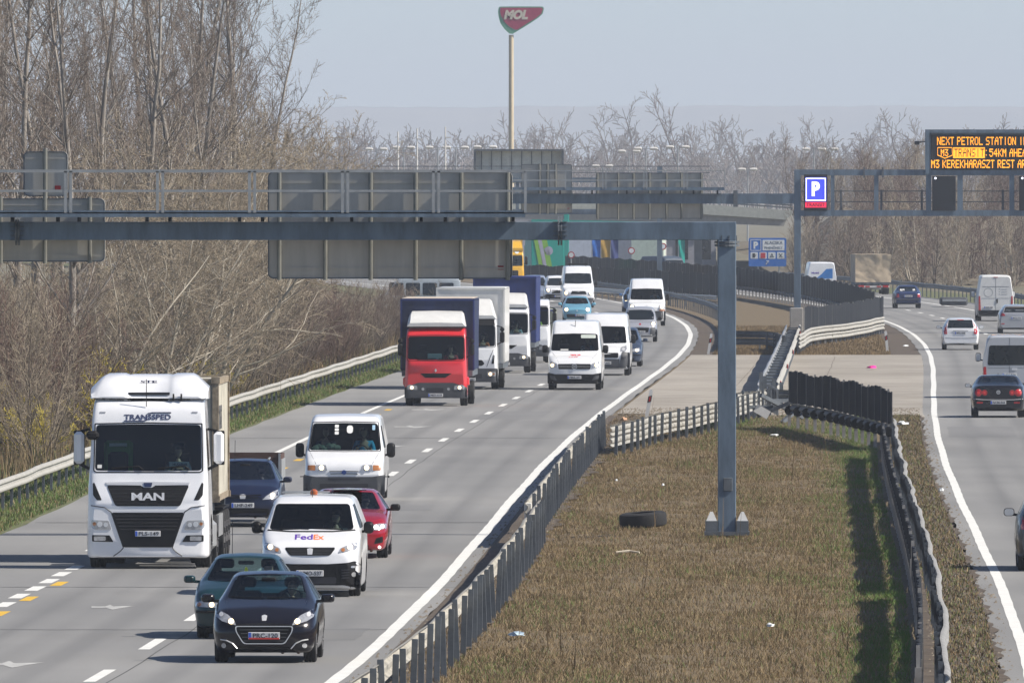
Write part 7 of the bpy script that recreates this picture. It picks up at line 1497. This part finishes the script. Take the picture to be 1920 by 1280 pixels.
class Proto:
    def __init__(s, roots): s.roots = roots; s.used = [False]*len(roots)
    def put(s, k, loc, rz, sc, label=None):
        k %= len(s.roots); r = s.roots[k]
        if not s.used[k]:
            s.used[k] = True; r.location = loc; r.rotation_euler = (0,0,rz); r.scale = sc if isinstance(sc, tuple) else (sc,)*3
            if label: r['label'] = label
            return r
        return dup_tree(r, loc, rz, sc, label)
g4 = random.Random(21)
tall = Proto([build_proto('poplar_tree', 'tall bare poplar with pale trunk in the grove left of the motorway', 'tree', 'tall poplars of the left grove', TALL, 100+i, BARK, TW1) for i in range(5)])
spr = Proto([build_proto('bushy_tree', 'spreading bare tree with whitish limbs behind the gantry on the left', 'tree', 'whitish spreading trees of the left grove', SPRD, 200+i, BARKW, TW2, 5, 22) for i in range(3)])
shr = Proto([build_proto('shrub', 'bare many stemmed shrub in the thicket behind the left guard rail', 'shrub', 'bare shrubs behind the left guard rail', SHRB, 300+i, BARKD, (TW3, TW1, TW2, TW1)[i], 11, 24, wood=1) for i in range(4)])
yel = Proto([build_proto('flowering_shrub', 'yellow flowering shrub in the thicket behind the left guard rail', 'shrub', 'yellow flowering shrubs', dict(SHRB, H=2.6, rmin=.014), 400+i, BARKD, TW4, 12, 30, wood=1) for i in range(2)])
XR = lambda d: RL(min(d, 820))-12+ (0 if d < 820 else (d-820)*.012)
def pxof(X, d): return 960+X*FPX/d
n = 0
for (px, d, sc) in [(20,505,1.1),(75,520,1.05),(120,470,1.),(190,560,1.15),(255,530,1.1),(300,600,1.2),(330,575,1.15),(395,610,1.25),(430,640,1.2),(470,650,1.2),(150,640,1.2),(60,610,1.2),(225,660,1.25),(355,700,1.3),(-40,480,1.),(-20,560,1.1),(280,690,1.25),(410,720,1.2),(100,700,1.3),(30,680,1.3),(165,495,.95),(345,625,1.1)]:
    tall.put(n, (Xp(px, d), d, -.1), g4.uniform(0, 6.28), sc*g4.uniform(.95, 1.08)); n += 1
for i in range(15):
    d = g4.uniform(560, 900); px = g4.uniform(-120, 500)-max(0, (d-700))*.12
    tall.put(n, (Xp(px, d), d, -.1), g4.uniform(0, 6.28), g4.uniform(.85, 1.2)*max(.8, d/720)); n += 1
for i, (px, d, sc) in enumerate([(335,505,1.05),(400,530,1.12),(460,575,1.1),(285,495,.9),(465,600,1.0),(390,600,1.2),(450,660,1.2),(215,480,.8),(440,620,1.3)]):
    spr.put(i, (Xp(px, d), d, -.1), g4.uniform(0, 6.28), sc)
for i in range(150):
    d = g4.uniform(372, 770); X = XR(d)-g4.uniform(1.6, 11.)*(.5+.5*min(1, d/600)); sc = g4.uniform(.7, 1.25)*(1.0 if d < 560 else .82)
    if pxof(X, d) < -60: continue
    if d > 600: sc *= .85
    shr.put(i, (X, d, -.1), g4.uniform(0, 6.28), (sc*g4.uniform(.85, 1.15), sc, sc*g4.uniform(.85, 1.2)))
for i, (px, py, d, sc) in enumerate([(178,640,470,1.05),(210,690,455,.8),(350,650,520,.7),(60,700,430,.6),(20,640,440,.8),(400,690,540,.6)]):
    X = Xp(px, d); yel.put(i, (X, d, -.1), g4.uniform(0, 6.28), sc)
# embankment scrub
emb = Proto([build_proto('scrub_tree', 'bare thin scrub tree on the brown embankment behind the right carriageway', 'tree', 'scrub trees on the right embankment', dict(SHRB, H=6.5, r=.07, rmin=.016, kids=[16,6,0]), 500+i, BARKW if i == 1 else BARKD, (TW1, TW2, TW3)[i], 3, 12, wood=1) for i in range(3)])
for i in range(130):
    d = g4.uniform(1150, 1420); px = g4.uniform(1490, 1960); X = Xp(px, d); z = max(0, min(5.2, (d-1215)/110*5.2))*(1 if d > 1215 else 0)
    if X < RR(d)+12.5 and d < 1200: continue
    emb.put(i, (X, d, z-.3), g4.uniform(0, 6.28), g4.uniform(.5, 1.05))
far = Proto([build_proto('bare_tree', 'crooked bare tree standing out in the hazy distance behind the rest area', 'tree', 'crooked bare trees in the hazy distance', FART, 600+i, BARKD, TW3, 1, 0) for i in range(4)])
FARX = 1.9
for i, (px, d, sc) in enumerate([(655,1850,.95),(690,1800,1.),(1015,1900,1.05),(1078,1800,1.05),(1150,1850,1.15),(1215,1800,1.2),(1285,1750,1.2),(1340,1800,.95),(1410,1850,1.05),(1455,1800,.95),(1545,1850,1.),(1600,1900,.95),(1715,1700,1.15),(985,1900,.9),(590,1800,.95),(1840,1900,.95),(1660,1900,.9)]):
    d *= FARX; far.put(i, (Xp(px, d), d, 0), g4.uniform(0, 6.28), sc*FARX*.80*g4.uniform(.95, 1.05))
segs = []; mini = [tree_proto(dict(FART, kids=[9,5,0], rmin=.06, r=.18), 700+i) for i in range(6)]
for i in range(420):
    d = g4.uniform(3000, 5200); X = Xp(g4.uniform(480, 1980), d); sc = g4.uniform(.5, .82)*d/2100; az = g4.uniform(0, 6.28); c, s_ = math.cos(az)*sc, math.sin(az)*sc
    for l in mini[i % 6]:
        for (p, q, r0, r1) in l: segs.append(((X+p.x*c-p.y*s_, d+p.x*s_+p.y*c, p.z*sc), (X+q.x*c-q.y*s_, d+q.x*s_+q.y*c, q.z*sc), r0*sc, r1*sc))
o = link('far_woodland', tubes('far_woodland', segs, 3, pmat('far twigs', (.12,.09,.075), .9, col2=(.2,.16,.13), scale=.05))); tag(o, 'hazy brown belt of bare woodland behind the rest area', 'woodland', kind='stuff')
segs = []
for i in range(520):
    d = g4.uniform(4200, 6300); X = Xp(g4.uniform(300, 2050), d); h = g4.uniform(14, 26)
    for k in range(9):
        a = g4.uniform(0, 6.28); z = g4.uniform(.2, .75)*h; L = g4.uniform(.2, .35)*h; segs.append(((X, d, z*.6), (X+math.cos(a)*L*.8, d+math.sin(a)*L*.5, z*.6+L), .5, .12))
    segs.append(((X, d, 0), (X, d, h*.5), .4, .15))
o = link('far_woodland', tubes('far_woodland', segs, 4, pmat('far twigs', (0,0,0)))); tag(o, 'faint bluish tree belt at the foot of the far hills', 'woodland', kind='stuff')
# ------------------------------------------------------------------ grass
ng = np.random.default_rng(5)
def grass(name, label, X, Y, Z, hmin, hmax, mats, wts, green=None, bend=.35, wid=.012):
    n = len(X); h = hmin+(hmax-hmin)*ng.random(n)**1.6; az = ng.random(n)*6.283; lean = bend*h*ng.random(n); w_ = wid*(.6+.8*ng.random(n)); ca, sa = np.cos(az), np.sin(az); fa = ng.random(n)*6.283; fx, fy = np.cos(fa)*w_, np.sin(fa)*w_*.5
    V = np.empty((n, 4, 3)); V[:, 0] = np.stack([X-fx, Y-fy, Z], 1); V[:, 1] = np.stack([X+fx, Y+fy, Z], 1); V[:, 2] = np.stack([X+lean*ca+fx*.25, Y+lean*sa+fy*.25, Z+h], 1); V[:, 3] = np.stack([X+lean*ca-fx*.25, Y+lean*sa-fy*.25, Z+h], 1)
    mi = ng.choice(len(wts), size=n, p=np.array(wts)/sum(wts))
    if green is not None: mi = np.where(ng.random(n) < green, len(mats)-1, mi)
    o = link(name, raw_mesh(name, V.reshape(-1, 3), np.arange(4*n).reshape(n, 4), mats, mi)); return tag(o, label, 'grass', kind='stuff')
G1 = pmat('straw blade', (.235,.17,.082), .8, col2=(.31,.23,.12), scale=.7); G2 = pmat('brown blade', (.145,.098,.048), .9, col2=(.205,.145,.075), scale=.7); G3 = pmat('dull green blade', (.09,.12,.03), .8, col2=(.17,.18,.06), scale=.7); G4 = pmat('fresh green blade', (.07,.14,.02), .8, col2=(.13,.21,.04), scale=.7)
fv = np.vectorize
def scatter(f0, o0, f1, o1, d0, d1, n):
    Y = d0+(d1-d0)*ng.random(n)**1.15; A = np.interp(Y, np.arange(100, 1500, 10), [f0(q)+o0 for q in range(100, 1500, 10)]); B = np.interp(Y, np.arange(100, 1500, 10), [f1(q)+o1 for q in range(100, 1500, 10)]); return A+(B-A)*ng.random(n), Y
X, Y = scatter(RL, 1.3, RR, -1.9, 226, 512, 560000)
T = (X-np.interp(Y, np.arange(100, 600, 10), [RL(q) for q in range(100, 600, 10)]))/10.; pat = np.sin(X*1.3+np.sin(Y*.21)*1.7)+np.sin(Y*.16+X*.7)+np.sin(X*2.9-Y*.09)*.7
gr = np.clip(-.02+.09*pat+.7*np.clip((T-.72)/.16, 0, 1)+.5*np.clip((Y-455)/40, 0, 1)*(T > .3), 0, .9)
Zf = np.array([-.03+bump(x, y) for x, y in zip(X, Y)]); keep = ng.random(len(X)) < np.clip(.65+.25*pat, .35, 1)
grass('dry_grass', 'tangled dry brown grass filling the motorway median', X[keep], Y[keep], Zf[keep], .02, .12, [G1, G2, G3, G4], [.42,.52,.05,.01], np.clip(gr[keep]*1.0, 0, .8), 1.1, .0065)
X, Y = scatter(RL, 1.8, RR, -2.6, 228, 500, 110); grass('dry_weed_stalks', 'thin dark dry weed stalks sticking out of the median grass', X, Y, np.full(110, -.03), .3, 1.1, [G2], [1], None, .3, .010)
X, Y = scatter(RR, -1.5, RR, -.5, 224, 512, 26000); grass('verge_grass', 'sparse short grass between the dark screen and the right edge line', X, Y, np.full(len(X), .025), .02, .09, [G1, G2, G3], [.2,.5,.3], None, .8)
X, Y = scatter(RL, .72, RL, 1.3, 226, 512, 14000); grass('verge_grass', 'sparse dead grass on the soil strip beside the left edge line', X, Y, np.full(len(X), -.02), .03, .14, [G1, G2], [.4,.6])
X, Y = scatter(RL, -13.6, RL, -10.95, 300, 745, 90000); grass('verge_grass', 'green and straw coloured grass along the left guard rail', X, Y, np.full(len(X), -.04), .03, .15, [G1, G3, G4], [.2,.4,.4], None, .7)
X, Y = scatter(RL, -30, RL, -13., 330, 760, 70000); grass('thicket_grass', 'dry undergrowth beneath the left thicket', X, Y, np.full(len(X), -.1), .2, .9, [G1, G2, G3], [.35,.55,.1], None, .5, .02)
X, Y = scatter(RL, 1.5, RR, -1.8, 694, 830, 60000); grass('dry_grass', 'dry brown grass beyond the median crossing', X, Y, np.full(len(X), -.03), .03, .13, [G1, G2], [.25,.75], None, .8, .015)

def pebbles(name, label, X, Y, Z, lo, hi, mat):
    n = len(X); s_ = lo+(hi-lo)*ng.random(n)**2; V = np.empty((n, 4, 3)); a = ng.random(n)*6.283
    for k in range(3): V[:, k] = np.stack([X+np.cos(a+k*2.09)*s_, Y+np.sin(a+k*2.09)*s_*1.4, Z], 1)
    V[:, 3] = np.stack([X+s_*.2, Y, Z+s_*.8], 1); q = np.array([[0,1,3],[1,2,3],[2,0,3]]); o = link(name, raw_mesh(name, V.reshape(-1, 3), (q[None]+(np.arange(n)*4)[:, None, None]).reshape(-1, 3), [mat])); return tag(o, label, 'gravel', kind='stuff')
GV = pmat('grit', (.10,.08,.055), .9, col2=(.22,.19,.15), scale=.6)
X, Y = scatter(RL, .22, RL, 1.5, 226, 512, 3000); pebbles('roadside_gravel', 'scattered grit along the left edge of the median', X, Y, np.full(len(X), .02), .01, .05, GV)
X, Y = scatter(RR, -1.6, RR, -.2, 226, 512, 2500); pebbles('roadside_gravel', 'scattered grit along the right verge', X, Y, np.full(len(X), .02), .01, .05, GV)
X, Y = scatter(RL, .5, RR, -.5, 508, 530, 3500); pebbles('roadside_gravel', 'grit and crumbs on the near edge of the median paving', X, Y, np.full(len(X), .005), .01, .06, GV)
# ------------------------------------------------------------------ haze
b = MB(); b.box((0, 7900, 59.), (17000, 16600, 124)); hz = b.build('haze', pmat('haze air', (1,1,1)), None); hz['kind'] = 'stuff'; hz['label'] = 'pale bluish spring haze over the whole plain'; hz['category'] = 'haze'
m = MATS['haze air']; n = m.node_tree; n.nodes.clear(); o = n.nodes.new('ShaderNodeOutputMaterial'); v = n.nodes.new('ShaderNodeVolumePrincipled'); v.inputs['Color'].default_value = (.80,.87,.98,1); v.inputs['Density'].default_value = HAZE; v.inputs['Anisotropy'].default_value = 0.
n.links.new(v.outputs[0], o.inputs['Volume'])
